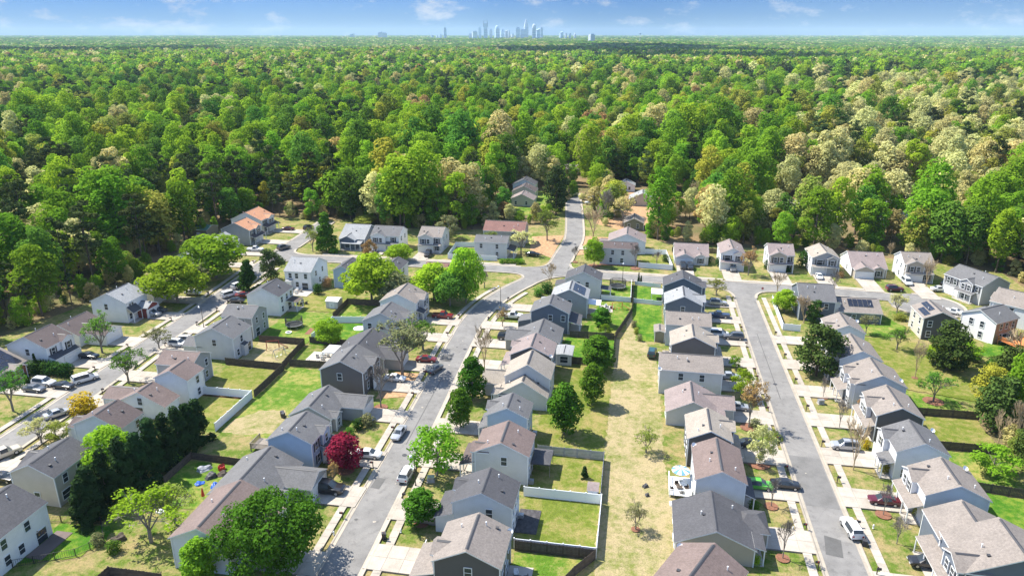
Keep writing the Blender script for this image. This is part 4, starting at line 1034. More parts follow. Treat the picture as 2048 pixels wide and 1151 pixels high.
h = House('pale grey house with long tan-grey roof lying across the lot', 6.2, 19.2, 138.4, 147.6, wall='lgrey', roof='taupe', front='E', ridge='x', slope=.42)
h.wins('S', (.34, .68), (.7,)); h.wins('W', (.3, .7), (.5,)); h.garage(1.4, h.fplane(.05)); h.drive(1.4, .05, MWe, 5.4); h.dish(-6.3, -4.4, 5.6)
h = House('dark taupe house with tan roof and tiny rear porch', 8.9, 18.9, 151.6, 159.8, wall='taupe', roof='tan', front='E')
h.wins('S', (), ()); h.wins('W', (.3, .7), (.7,)); h.cross(-.6, 3.0, .8); h.shed(-4, 3.4, 2, 3.4, 2.6, posts=3); h.garage(1.2, h.fplane(.9)); h.drive(1.2, .9, MWe, 5.2); h.block(-6.4, -4.6, -3.6, -.6, 2.5, 'x', slope=.3)
h = House('pale blue-white house with taupe roof lying across and a screened rear porch', 8.1, 18.9, 163.9, 172.6, wall='pale', roof='taupe', front='E', ridge='x', slope=.45)
h.wins('S', (.5,), ()); h.wins('W', (.3,), (.7,)); h.garage(.8, h.fplane(.05)); h.drive(.8, .05, MWe, 5.2)
h.block(-7.9, -5.0, -2.6, 2.2, 2.6, 'y', slope=.25, wm=WALL['olive'])
h = House('steel blue house with light grey roof and white side window', 8.2, 17.9, 178.3, 187.0, wall='slate', roof='lgrey', front='E')
h.wins('S', (.48,), ()); h.wins('W', (.3, .7), (.6,)); h.cross(-1.2, 3.2, .9); h.shed(-4.2, -1.4, 1.8, 3.2, 2.6, posts=2); h.garage(1, h.fplane(1.0)); h.drive(1, 1.0, MWe, 5.2)
h = House('slate blue corner house with dark roof beside the white patio canopy', 8.1, 18.9, 192.7, 200.4, wall='slate', roof='char', front='E')
h.wins('S', (.5,), ()); h.wins('W', (.3, .7), (.5,)); h.cross(-3, .6, .9); h.garage(-1.2, h.fplane(1.0)); h.drive(-1.2, 1, MWe, 5)

# ---- east side of the eastern street (fronts to the west)
h = House('large blue-grey house with taupe roof in two gables and flagstone porch', 43.6, 57.4, 84.2, 92.8, wall='slate', roof='taupe', front='W', slope=.46)
h.wins('S', (.42,), (.3, .7)); h.block(-6.9, 3.0, 3.6, 10.6, 4.4, 'y', slope=.46); h.shed(-3.6, 6.5, 2.2, 3.2, 2.6, posts=4); h.cross(-4.0, 0.4, .9); h.garage(-1.8, h.fplane(1.0)); h.drive(-1.8, 1, MEe, 5.4); h.shed(-4, 4, 3.4, 3.2, 2.7, posts=3, side='E', rm=ROOF['char'])
h = House('pale blue-grey house with taupe roof, white front gable and large satellite dish', 44.6, 53.8, 101.2, 109.4, wall='pale', roof='taupe', front='W')
h.wins('S', (.55,), ()); h.wins('E', (.3, .7), (.3,)); h.cross(-.4, 3.6, .8, wm=WALL['white']); h.shed(-3.8, 3.8, 2.2, 3.5, 2.7, posts=4); h.garage(1.6, h.fplane(.9)); h.drive(1.6, .9, MEe, 5.4); h.dish(3.4, 3.2, 6.4)
h = House('white fronted house with grey roof beside the yellow shrub', 44.2, 52.6, 113.3, 121.6, wall='pale', roof='grey', front='W')
h.wins('S', (), (.2,)); h.wins('E', (.3, .7), (.3,)); h.cross(.2, 3.6, .8, wm=WALL['white']); h.shed(-3.8, 0, 2.0, 3.3, 2.6, posts=3); h.garage(1.8, h.fplane(.9)); h.drive(1.8, .9, MEe, 5.4); h.dish(3.8, 3.6, 5.9)
h = House('near-black sided house with tan-brown roof and fenced back yard', 44.5, 52.8, 125.6, 135.2, wall='dark', roof='taupe', front='W')
h.wins('S', (), ()); h.wins('E', (.3, .7), (.3,)); h.cross(-1.2, 2.8, .8, wm=WALL['white']); h.shed(-4.4, 4.4, 1.8, 3.3, 2.6, posts=4); h.garage(2, h.fplane(.9)); h.drive(2, .9, MEe, 5.4)
h = House('white fronted house with taupe roof and two front dormer gables', 44.0, 53.8, 138.2, 147.2, wall='pale', roof='taupe', front='W')
h.wins('S', (), ()); h.wins('E', (.3, .7), (.3,)); h.cross(.8, 3.8, .8, wm=WALL['white']); h.cross(-3.9, -1.9, .8, wm=WALL['white']); h.shed(-1.8, 3.9, 2.6, 3.4, 2.6, posts=3); h.drive(2, .9, MEe, 5.4); h.garage(2.2, h.fplane(.9)); h.dish(4.2, -2, 5.9)
h = House('pale house with grey-brown roof behind the broad olive evergreen', 44.0, 52.8, 150.4, 160.7, wall='pale', roof='taupe', front='W')
h.wins('S', (.55,), ()); h.wins('E', (.3, .7), (.3,)); h.cross(.4, 4.0, .8, wm=WALL['white']); h.shed(-4.6, .2, 2.0, 3.3, 2.6, posts=3); h.garage(2.2, h.fplane(.9)); h.drive(2.2, .9, MEe, 5.2)
h = House('pale house with taupe roof below the bare purple tree', 45.3, 53.5, 165.8, 174.6, wall='pale', roof='taupe', front='W')
h.wins('S', (.6,), ()); h.wins('E', (.3, .7), (.3,)); h.cross(-2.6, 1.0, .8, wm=WALL['white']); h.garage(2.0, h.fplane(.05)); h.drive(2, .05, MEe, 5.2); h.dish(3.8, 3, 5.8)
h = House('white corner house with dark blue-grey roof behind the white fence', 42.8, 52.0, 186.9, 199.2, wall='slate', roof='grey', front='N', ridge='x')
h.wins('S', (.25, .75), (.5,)); h.wins('W', (.3, .7), (.5,)); h.block(4.4, 6.2, -4.6, 1.2, 4.6, 'y', wm=WALL['white'])
h = House('single-storey dark house with a wide solar array on taupe roof', 53.0, 63.6, 187.2, 198.2, st=1, wall='slate', roof='taupe', front='N', ridge='x', slope=.42)
h.wins('S', (), (.34, .78)); h.solar('S', .24, .82, .12, .62, 5, 2); h.cross = None
h = House('dark slate gabled house with tan side wall and roof solar panels', 69.8, 77.9, 178.6, 187.8, wall='dark', roof='taupe', front='W', ridge='y')
h.clad('W', 'beige'); h.wins('S', (.2, .62, .86), (.2,)); h.wins('W', (.25, .7), (.2, .75)); h.solar('W', .30, .94, .18, .50, 3, 2); h.solar('W', .12, .66, .54, .86, 3, 2)
h = House('white house with blue-grey roof and brick rear by the orange deck', 82.4, 91.4, 179.6, 188.8, wall='white', roof='grey', front='W', ridge='y', rot=-54)
h.clad('E', 'brick'); h.wins('S', (.3, .62), (.62,)); h.wins('E', (.25, .5, .8), (.3, .75)); h.slider('E', .5); h.shed(-1, 3, 2.4, 3.4, 2.7, side='W')
h = House('pale house with brown-grey roof beside the cul-de-sac drive', 93.4, 103.8, 190.6, 201.6, wall='pale', roof='taupe', front='W', ridge='x', rot=-40)
h.wins('S', (.5,), ()); h.wins('W', (.5,), (.5,)); h.cross(-2, 2, .8)
h = House('large grey roofed house with a long row of white framed windows at the cul-de-sac end', 90.5, 101.0, 208.4, 221.0, wall='grey', roof='grey', front='W', ridge='y', rot=28)
h.wins('W', (.12, .3, .5, .7, .88), (.3,), shut=True); h.wins('S', (.6,), ()); h.garage(3.2, h.fplane(.03)); h.cross(-3.6, .2, .7)
h.shed(-4.6, 1.2, 1.8, 3.3, 2.6, posts=4)

# ---- north side of the cross street (fronts to the south)
h = House('light grey corner house with dark roof behind the round bright green tree', -11.4, .9, 227.8, 235.0, wall='lgrey', roof='dbrown', front='S', ridge='x', slope=.4)
h.wins('S', (.34, .62), (.3, .6)); h.wins('W', (.5,), (.5,))
h = House('pale house with broad pinkish taupe roof behind the corner house', -9.4, 3.6, 241.0, 251.5, e=4.2, wall='pale', roof='mauve', front='W', ridge='y', slope=.42)
h.wins('S', (), (.3, .7)); h.wins('W', (), (.3,)); h.wing(-3, 2, 3, 2.6); h.drive(-.5, 3, -19.5, 5)
NROW = [('single-storey house with mauve roof and two dark cars on its drive', 12.6, 23.8, 232.6, 244.2, 1, 'x', 'lgrey', 'mauve', 'C'), ('white sided house with pinkish roof ridge running back from the street', 26.6, 34.4, 228.0, 240, 2, 'y', 'white', 'mauve', 'G'),
        ('two-storey grey fronted house with white garage and mauve roof', 41.4, 49.4, 229.2, 239.6, 2, 'x', 'tan', 'mauve', 'A'), ('grey fronted house with tan roof and a white car on its drive', 54, 62.6, 227.8, 239, 2, 'y', 'grey', 'tan', 'G'),
        ('single-storey house with mauve roof and an empty white drive', 66, 76.6, 228.2, 242.6, 1, 'x', 'tan', 'mauve', 'C'), ('tall beige house with grey-brown roof and a white camper on its drive', 80.2, 88.9, 226.2, 236.6, 2, 'x', 'tan', 'taupe', 'A')]
for lb, x0, x1, y0, y1, st, rdg, wl_, rf, kit in NROW:
    h = House(lb, x0, x1, y0, y1, st=st, ridge=rdg, wall='white', roof=rf, front='S'); w2 = (x1 - x0) / 2; h.clad('S', wl_); fw = WALL[wl_]  # white sides, darker fronts: sun and shade put into the siding colour
    h.wins('W', (.3, .7) if st == 2 else (), (.4,)) if h.c[0] > 0 else h.wins('E', (.3, .7) if st == 2 else (), (.4,))
    if kit == 'C': h.wing(-w2 + .7, -w2 + 6.1, 2.6, 2.7, deep=5, wm=fw); h.cross(w2 - 4.2, w2 - 1.2, .8, wm=fw); h.drive(-w2 + 3.4, 2.6, Ne(h.c[0]), 5.2); h.shed(-w2 + 6.3, w2 - 4.4, 1.4, 3.1, 2.6, posts=2)
    elif kit == 'A': h.cross(-w2 + .5, -w2 + 5.5, 1.0, garage=True, wm=fw); h.wins('S', (.8,), (.82,), shut=True); h.shed(-w2 + .2, w2 - .3, 1.7, 3.35, 2.8, posts=2); h.drive(-w2 + 3, 1, Ne(h.c[0]), 5.2)
    else:
        h.wins('S', (.28, .74), (), kind_='wide', shut=True); h.garage(-w2 + 3.3, h.fplane(.05)); h.shed(-w2 + .2, w2 - .3, 1.3, 3.35, 2.8, posts=2); h.drive(-w2 + 3.3, .03, Ne(h.c[0]), 5.2); h.cross(.4, 3.2, .5, low=False, wm=fw)
NW = [('low grey roofed house with dark front gable beside the conical tree', -102.4, -92.8, 231.0, 246.0, 1, 'x', 'slate', 'lgrey', 'C'), ('white two-storey house with grey roof and twin shuttered front windows', -90.2, -79.8, 230.0, 240, 2, 'x', 'white', 'grey', 'A'),
      ('white two-storey house with taupe roof and a black car on its drive', -73.6, -65.0, 231.2, 241.6, 2, 'x', 'lgrey', 'taupe', 'A')]
for lb, x0, x1, y0, y1, st, rdg, wl_, rf, kit in NW:
    h = House(lb, x0, x1, y0, y1, st=st, ridge=rdg, wall=wl_, roof=rf, front='S', e=3.4 if st == 1 else None); w2 = (x1 - x0) / 2
    h.wins('E', (.3, .7) if st == 2 else (), (.4,))
    if kit == 'C': h.cross(-w2 + 1, -w2 + 6.5, 1.6); h.shed(-w2 + 1.5, w2 - .6, 3.0, 3.0, 2.5, posts=3)
    else: h.cross(-w2 + .5, -w2 + 5.5, 1.0, garage=True); h.wins('S', (.8,), (.82,), shut=True); h.shed(-w2 + .2, w2 - .3, 1.7, 3.35, 2.8, posts=2); h.drive(-w2 + 3, 1, Ne(h.c[0]), 5.2)
h = House('grey house with dark roof in a white fenced yard at the crossroads', -53.2, -41.8, 228.0, 235.6, wall='lgrey', roof='grey', front='S', ridge='x', slope=.42)
h.wins('S', (.2, .7), (.7,)); h.wins('E', (.4,), ()); h.shed(-3.4, 3.4, 2.6, 3.2, 2.6, posts=3, side='E', rm=ROOF['char'])
h = House('grey house with a wide plum-red roof behind the crossroads corner', -53.4, -38.4, 243.2, 253.4, wall='grey', roof='maroon', front='S', ridge='x', slope=.5)
h.wins('S', (.3, .72), (.4,)); h.wins('E', (.5,), (.5,))

# ---- south side of the cross street, western part (backs to the south)
h = House('white house with grey roof and tan patio by the dark pine', -100.8, -92.2, 187.0, 199.0, wall='white', roof='lgrey', front='N', ridge='x')
h.wins('S', (.2, .45, .8), (.45,)); h.slider('S', .75); h.wins('E', (.3, .7), (.5,)); h.shed(-3.6, -1.6, 1.4, 3, 2.6, side='S')
h = House('tall narrow pale blue house with dark roof on a dry lawn', -87.1, -81.3, 190.2, 199.6, wall='blue', roof='char', front='N', ridge='y', slope=.5)
h.wins('S', (.6,), (.62,)); h.wins('E', (.3, .7), (.3,))
h = House('grey house with dark roof half hidden by the bright green trees', -74.0, -67.6, 193.6, 202.5, wall='lgrey', roof='char', front='N', ridge='y')
h.wins('S', (.5,), (.5,)); h.wins('E', (.5,), (.5,))
h = House('low house with maroon roof behind the leafy corner trees', -62.6, -53.2, 199.8, 209.4, st=1, wall='lgrey', roof='maroon', front='N', ridge='x')
h.wins('S', (), (.3, .7)); h.wins('E', (), (.5,))

# ---- west side of the middle street (fronts to the east)
h = House('pale house with mauve-brown roof behind the biggest green tree', -60.8, -51.6, 73.2, 85.0, wall='pale', roof='brown', front='E', e=5.0)
h.wins('S', (), ()); h.wins('W', (.5,), (.5,)); h.cross(-3.6, -.8, .7); h.wing(1.0, 6.4, 2.5); h.drive(-1.6, .7, CWe(77), 5); h.slider('W', .6)
h = House('low charcoal house with projecting garage and black truck on its drive', -63.4, -52.4, 86.2, 97.2, st=1, wall='grey', roof='grey', front='E', slope=.5)
h.wing(-1.2, 4.4, 4.6, 2.65, deep=5.5); h.cross(-4.6, -2.4, 1.2, shut=False); h.drive(1.6, 4.6, CWe(92), 5.4, 3); h.wins('W', (), (.3, .8)); h.slider('W', .55)
h = House('sky blue two-storey house with grey roof behind the crimson maple', -59.8, -51.4, 98.8, 106.4, wall='blue', roof='grey', front='E')
h.wins('E', (.24, .5), (.3,), shut=True); h.cross(-.2, 2.6, .5, shut=False, low=False); h.shed(-.6, 3.7, 2.2, 3.3, 2.7, posts=3, rm=ROOF['char']); h.garage(1.6, h.fplane(.56)); h.drive(1.7, .6, CWe(104), 5.2); h.wins('W', (.3, .7), (.4,))
h = House('single-storey grey house with charcoal roof and tan stone planting bed', -62.4, -53.7, 111.6, 121.0, st=1, wall='grey', roof='grey', front='E', slope=.52)
h.wing(.6, 5.8, 4.4, 2.65, deep=4); h.cross(-3.8, -1.6, .8, shut=False); h.drive(3.2, 4.4, CWe(117), 5); h.wins('S', (), ()); h.slider('W', .6)
h = House('big dark brown-grey house with charcoal roof behind the bare tree', -62.6, -52.9, 126.2, 135.4, wall='taupe', roof='grey', front='E')
h.wins('S', (.45,), ()); h.wins('E', (.2,), (.3,)); h.cross(-.4, 3.4, .8); h.garage(1.4, h.fplane(.9)); h.drive(1.4, .9, CWe(132), 5.4); h.wins('W', (.3, .7), (.4,)); h.ac(-5.2, 1)
h = House('low dark roofed house between the big taupe house and the grey gabled one', -65.4, -53.0, 138.6, 149.2, st=1, wall='grey', roof='char', front='E', slope=.5)
h.wing(-4.2, 1.2, 3.6, 2.65, deep=4); h.drive(-1.6, 3.6, CWe(142), 5.2); h.slider('W', .5); h.cross(2, 4.2, .6, shut=False)
h = House('grey house with grey roof, its back yard boxed by white fence', -63.9, -54.2, 153.6, 162.0, wall='lgrey', roof='grey', front='E')
h.wins('S', (.18, .5), ()); h.wins('E', (.25, .7), (.3,)); h.cross(-.6, 2.8, .7); h.garage(1.2, h.fplane(.8)); h.drive(1.2, .8, CWe(159), 5.2); h.wins('W', (.4,), (.4,))
h = House('pale house with taupe roof and a dark red truck on its drive', -64.4, -54.4, 167.2, 176.6, wall='pale', roof='taupe', front='E')
h.wins('S', (), (.2,)); h.wins('E', (.25,), (.3,)); h.cross(-1.2, 3.2, 1.2, wm=WALL['lgrey']); h.shed(-4.2, -1.2, 2, 3.3, 2.6, posts=2, rm=ROOF['char']); h.drive(-2.4, .6, CWe(170), 4.6); h.wins('W', (.4,), (.4,))

# ---- east side of the western street (fronts to the west, backs towards the yards)
h = House('white house with charcoal roof and brown patio behind a green yard', -93.6, -82.8, 67.0, 77.2, wall='white', roof='char', front='W')
h.wins('E', (.2, .62), (.2, .45)); h.slider('E', .82); h.drive(1, 0.05, LEe(73), 5)
h = House('beige backed grey house with charcoal roof next to the cypress hedge', -94.8, -86.5, 82.6, 91.4, wall='beige', roof='char', front='W')
h.wins('S', (), (.52,)); h.wins('E', (.25, .62), ()); h.win('E', -2.4, 1.5, 'wide'); h.wing(1.4, 6.2, 4, 2.65, deep=3); h.drive(3.8, 4, LEe(89), 5); h.ac(5.0, 1.2)
h = House('white-blue house with dark brown roof beside the golden shrub', -96.0, -86.3, 97.6, 103.9, wall='pale', roof='dbrown', front='W')
h.wins('S', (), (.72,)); h.wins('E', (.75,), (.4,)); h.wing(.4, 4.4, 4.2, 2.65, deep=3); h.drive(2.4, 4.2, LEe(103), 5)
h = House('white house with brown roofs in two heights beside the white fence', -98.0, -87.0, 110.4, 115.4, st=1, wall='white', roof='brown', front='W', slope=.5)
h.block(-1.2, 6.4, 4.0, 10.0, 5.3, 'y', slope=.5); h.win('S', -.4, 1.5, 'wide'); h.win('S', .1, 3.6, 'std')
for z in (1.5, 4.1): h.win('E', 7.6, z, plane=6.1)
h.wing(-.6, 4.4, 4, 2.6, deep=4); h.drive(2, 4, LEe(115), 5)
h = House('grey sided house with plum-brown roof lying across beside wooden fence', -97.6, -89.0, 122.9, 130.4, wall='grey', roof='brown', front='W', ridge='x')
h.wins('E', (.25, .75), (.7,)); h.slider('E', .25); h.win('S', 3.2, 1.2, 'small'); h.drive(0, .05, LEe(127), 5)
h = House('grey house with dark roof and fenced sandy play yard', -98.3, -88.3, 137.8, 146.2, wall='lgrey', roof='grey', front='W')
h.wins('S', (.5,), ()); h.wins('E', (.45,), (.2,)); h.slider('E', .8); h.shed(-1.2, .8, 1.1, 3.0, 2.6, side='E', rm=ROOF['char']); h.wing(-3.6, 1.6, 3.4); h.drive(-1, 3.4, LEe(141), 5)
h = House('taupe grey house with grey roof lying across beside the netted trampoline', -99.0, -90.6, 150.4, 158.4, wall='grey', roof='grey', front='W', ridge='x')
h.wins('E', (.3, .75), (.75,)); h.slider('E', .3); h.wins('S', (.7,), ()); h.drive(-1, .05, LEe(153), 5)
h = House('white house with dark grey roof and cluttered covered patio', -100.9, -91.4, 165.8, 174.4, wall='white', roof='char', front='W')
h.wins('E', (.2, .55, .85), (.2,)); h.slider('E', .7); h.drive(-1, .05, LEe(169), 5); h.shed(-.5, 3.6, 3.2, 3.0, 2.7, posts=2, side='E', rm=MT['fwood'])

# ---- west side of the western street (fronts to the east)
h = House('low brown house with solar panels covering its roof and a red front gable', -142.5, -130.0, 114.6, 124.6, st=1, wall='tan', roof='taupe', front='E', slope=.45)
h.solar('E', .10, .92, .10, .92, 4, 3); h.cross(.2, 3.0, 1.6, wm=MT['brick_red'], shut=False); h.drive(-2, .05, LWe(119), 6)
h = House('white house with taupe roof, black shuttered windows and white garage', -136.2, -125.8, 125.8, 134.0, wall='white', roof='dbrown', front='E')
h.wins('S', (.5,), ()); h.cross(.2, 3.6, .5, low=False); h.win('E', -2.0, 4.1, 'std', True); h.shed(-3.8, 3.8, 1.8, 3.4, 2.7, posts=0, rm=ROOF['char']); h.garage(1.3, h.fplane(1.65)); h.drive(1.2, 1.7, LWe(131), 5.4)
h = House('low white house with dark brown roof behind the grey-green budding tree', -139.4, -128.8, 138.6, 148.4, st=1, wall='white', roof='dbrown', front='E')
h.wing(-2.8, 2.8, 5.6, 2.65, deep=5); h.drive(0, 5.6, LWe(143), 5.4); h.cross(3.0, 4.6, .6, shut=False); h.wins('S', (), (.8,))
h = House('tall white house with grey roof and dark red garage gable', -138.2, -127.8, 154.4, 163.2, wall='white', roof='lgrey', front='E')
h.wins('S', (.42,), ()); h.wins('E', (.2, .3), (.15,)); h.shed(-4.0, -.4, 1.8, 4.2, 2.7, posts=2, rm=ROOF['char']); h.wing(-.2, 4.0, 3.0, 2.8, wm=MT['brick_red']); h.garage(1.9, h.fplane(3.04)); h.drive(1.9, 3.0, LWe(160), 5.4)
h = House('low dark roofed house hidden behind the two round street trees', -141.0, -129.0, 166.8, 176.8, st=1, wall='lgrey', roof='grey', front='E', slope=.5); h.drive(1, .05, LWe(173), 5); h.wins('S', (), (.5,))
h = House('long low white house with grey roof backing onto the woods', -146.6, -137.0, 200.4, 211.4, st=1, wall='white', roof='lgrey', front='E'); h.drive(0, .05, LWe(206), 5); h.wins('S', (), (.5,)); h.wing(-2, 3, 3)
h = House('white house with pale grey roof below the orange roofed ones', -146.2, -135.4, 214.6, 223.6, wall='white', roof='lgrey', front='E', e=3.6); h.drive(0, .05, LWe(219), 5); h.wins('S', (), (.5,)); h.cross(-2, 2, .8)
h = House('grey sided house with terracotta orange roof beside the street end', -145.6, -134.4, 228.6, 237.2, wall='grey', roof='orange', front='E')
h.wins('E', (.2, .4), (.3,), shut=True); h.cross(-.6, 2.8, .6); h.shed(-4, 4, 2.0, 3.4, 2.7, posts=3, rm=ROOF['dbrown']); h.garage(1.2, h.fplane(.7)); h.drive(1.2, .7, LWe(234), 5.2)
h = House('white house with terracotta orange roof at the very end of its street', -150.2, -137.6, 243.0, 253.2, wall='white', roof='orange', front='E')
h.wins('E', (.2, .4), (.3,), shut=True); h.cross(-.6, 3.4, .8); h.shed(-4.6, 4.6, 2.2, 3.4, 2.7, posts=3, rm=ROOF['dbrown']); h.garage(1.4, h.fplane(.9)); h.drive(1.4, .9, LWe(249), 5.2); h.wins('S', (.4,), ())

# ---- older houses among the trees beyond the crossroads
FL = ['low house with pinkish roof near the dark pine beside the northern road', 'house with brown-black roof and blank tan gable among the trees', 'white gabled house with black roof deep in shade of the woods', 'small olive shed-like house with taupe roof among thin trees',
      'low house with pale grey roof among flowering trees beyond the crossroads', 'small outbuilding with pale grey roof beside the grey roofed house', 'long brick house with pink roof half hidden by bright green trees', 'brick cottage with terracotta roof standing alone deep in the woods',
      'tan house with flat taupe roof glimpsed between trunks behind the northern row', 'small brick shed with brown roof and white gable behind the northern row', 'blue-black house glimpsed in a dark gap of the woods', 'pale house with light roof in the wooded clearing to the north', 'small white cottage among budding trees', 'brick house with brown roof at the back of the wooded clearing']
for (x, y, w_, d, e, rdg, wl_, rf), lb in zip(FARHOUSES, FL):
    h = House(lb, x - w_ / 2, x + w_ / 2, y - d / 2, y + d / 2, st=1, wall=wl_, roof=rf, front='S', ridge=rdg, e=e, name='house'); h.wins('S', (), (.25, .7)); h.wins('E' if x < 0 else 'W', (), (.5,))
sheet('yard', [(-19, 262), (-6, 262), (6, 290), (20, 345), (-10, 350), (-14, 300)], .05, MT['straw'])
sheet('yard', [(54, 306), (78, 306), (112, 312), (112, 334), (56, 330)], .05, MT['concrete'])
sheet('yard', [(-60, 296), (-38, 290), (-33, 340), (-62, 345)], .05, MT['lawn_green'])
# ------------------------------------------------------------------ fences
def _panel(style, h):
    b_ = MB()      # one metre long along x, scaled to its bay
    if style == 'vinyl':
        b_.box(-.5, .5, -.02, .02, .08, h - .06); b_.box(-.5, .5, -.045, .045, h - .16, h - .03); b_.box(-.5, .5, -.045, .045, .05, .18); b_.box(-.5, .5, -.032, .032, h * .5 - .04, h * .5 + .04)
    elif style in ('wood', 'grey'):
        for i in range(12): x = -.5 + i / 12; zt = h - .05 + .04 * math.sin(i * 2.7 + h); b_.box(x + .004, x + 1 / 12 - .004, -.02, .01, .03, zt)
        b_.box(-.5, .5, .012, .06, h - .35, h - .26); b_.box(-.5, .5, .012, .06, .3, .39)
    else:
        for i in range(9): x = -.5 + (i + .5) / 9; b_.box(x - .006, x + .006, -.012, .012, .06, h - .05)
        b_.box(-.5, .5, -.02, .02, h - .09, h - .05); b_.box(-.5, .5, -.02, .02, .08, .12)
    return b_
FM = {'vinyl': MT['vinyl'], 'wood': MT['fwood'], 'grey': MT['fgrey'], 'iron': MT['black']}
_fc = {}
def fence(label, pts, style='wood', h=1.8, bay=2.4, close=False):
    key = (style, h)
    if key not in _fc:
        pb = MB(); r = .055 if style != 'vinyl' else .07; pb.box(-r, r, -r, r, 0, h + .02)
        if style == 'vinyl': pb.box(-r - .02, r + .02, -r - .02, r + .02, h + .02, h + .08)
        _fc[key] = (_panel(style, h).mesh('fence_panel_' + style, [FM[style]]), pb.mesh('fence_post_' + style, [FM[style]]))
    pm, po = _fc[key]; P0 = Vector(pts[0]); e = empty('fence', (P0.x, P0.y, .12)); tag(e, label, 'fence')
    for i in range(len(pts) - 1):
        a, b2 = Vector(pts[i]) - P0, Vector(pts[i + 1]) - P0; d = b2 - a; n_ = max(1, round(d.length / bay)); ang = math.atan2(d.y, d.x); L = d.length / n_
        for j in range(n_):
            c = a + d * ((j + .5) / n_); q = a + d * (j / n_)
            obj('panel', pm, e, (c.x, c.y, rnd.uniform(-.02, .02)), ang, (L - .1, 1, 1)); obj('post', po, e, (q.x, q.y, 0), ang)
        if i == len(pts) - 2: obj('post', po, e, (b2.x, b2.y, 0), ang)
    return e
fence('white vinyl fence boxing the yard with the gravel patio', [(-15.4, 98.5), (-3.0, 98.5), (-3.0, 85.7), (-14.8, 85.7)], 'vinyl')
fence('weathered brown fence backing the white vinyl one beside the patio furniture', [(-14.6, 85.3), (-3.1, 85.3), (-5.7, 81.4), (-9, 75)], 'wood')
fence('grey wooden fence round the yard with the small conifer', [(-15.0, 111.4), (-3.3, 111.2), (-3.2, 98.9)], 'grey')
fence('white fence round the lush corner yard of the grey gabled house', [(-66.5, 165.6), (-76.1, 164.0), (-76.4, 152.2)], 'vinyl')
fence('white fence round the worn yard above the cypress hedge', [(-88.2, 121.9), (-75.6, 121.9), (-75.6, 108.4)], 'vinyl')
fence('brown fence along the wide patchy yard of the plum roofed house', [(-89.6, 135.8), (-75.4, 135.4), (-75.2, 122.2)], 'wood')
fence('brown fence closing the sandy play yard', [(-88.6, 149.2), (-77.0, 149.4), (-75.9, 136.0)], 'wood')
fence('brown fence behind the pergola and white party tent', [(-76.2, 150.6), (-64.5, 150.2)], 'wood')
fence('brown fence across the alley lawn by the big taupe house', [(-75.0, 137.6), (-65.6, 138.0)], 'wood')
fence('dark brown fence round the square lawn of the dark red truck house', [(-77.0, 166.4), (-77.6, 177.9), (-64.8, 178.1)], 'wood')
fence('white fence round the crossroads yard with the lawn inside', [(-44.8, 225.4), (-61.4, 225.0), (-62.3, 239.5), (-54, 241)], 'vinyl')
fence('white fence beside the light grey corner house', [(1.4, 226.0), (12.0, 225.2), (10.4, 242.4), (1.8, 242.4)], 'vinyl')
fence('low white picket fence by the patio canopy', [(0.5, 192.9), (8.1, 192.0)], 'vinyl', 1.3)
fence('white fence between the trampoline yard and the play yard', [(-8.6, 193.7), (-0.4, 193.0), (-.5, 208.6)], 'vinyl', 1.5)
fence('long brown fence dividing the yards from the mown green strip', [(0.1, 208.4), (0.1, 184.6), (-.6, 180.6), (-3.6, 166), (-3.6, 150)], 'wood')
fence('brown fence north of the bright lawn with the round trees', [(-14.6, 165.2), (-3.8, 165.4)], 'wood')
fence('brown fence south of the bright lawn behind the sunroom', [(-15.6, 150.0), (-3.7, 149.9)], 'wood')
fence('white fence along the sidewalk by the bright green bush', [(38.6, 200.5), (37.9, 179.2), (42.0, 178.9)], 'vinyl')
fence('dark fence behind the near-black house yard', [(53.2, 138.0), (67.3, 138.0)], 'wood')
fence('dark fence between the yellowed yard and the green yard', [(53.0, 125.2), (66.2, 125.3)], 'wood')
fence('brown fence behind the large satellite dish house', [(54.0, 113.1), (64.0, 111.5), (70.5, 109.5)], 'wood')
fence('black iron fence along the top of the lush yard', [(-86.0, 79.4), (-77.6, 80.3)], 'iron', 1.3)
fence('black iron fence along the bottom of the lush yard', [(-83.0, 69.6), (-76.1, 73.2), (-74.0, 76.4), (-77.6, 80.3)], 'iron', 1.3)
fence('brown fence corner at the foot of the mauve roofed house', [(-69.2, 62.0), (-68.4, 70.3), (-60.4, 70.3)], 'wood')
fence('brown fence behind the heaps of tarps and tools', [(-74.6, 91.5), (-74.5, 99.0), (-64.6, 98.6)], 'wood', 1.5)
fence('dark garden fence behind the northern row', [(12.6, 246.5), (26, 247), (40, 245)], 'wood')
fence('white fence by the patio canopy street side', [(0.6, 208.6), (8, 206.8)], 'vinyl', 1.2)
# ------------------------------------------------------------------ vehicles
CARP = {k: None for k in ()}
def paint(name, c, metal=0.0): 
    m, n, l, b = new_mat('paint_' + name); b.inputs["Base Color"].default_value = (*c, 1); b.inputs["Roughness"].default_value = .28; b.inputs["Metallic"].default_value = metal
    b.inputs["Coat Weight"].default_value = .5; b.inputs["Coat Roughness"].default_value = .08
    f = noise(n, l, 2.0, 3, n.new("ShaderNodeTexCoord").outputs["Object"]); l.new(ramp(n, l, f, [(.35, sc3(c, .93)), (.7, c)]), b.inputs["Base Color"]); return m
PAINT = {k: paint(k, c, mt) for k, (c, mt) in {'white': ((.72, .72, .71), 0), 'black': ((.018, .018, .02), 0), 'silver': ((.42, .43, .45), .35), 'grey': ((.12, .125, .135), .2), 'red': ((.17, .014, .016), 0), 'maroon': ((.09, .008, .018), 0),
                                              'blue': ((.025, .045, .10), .1), 'green': ((.10, .42, .05), 0), 'beige': ((.50, .45, .36), .1), 'teal': ((.02, .07, .075), 0)}.items()}
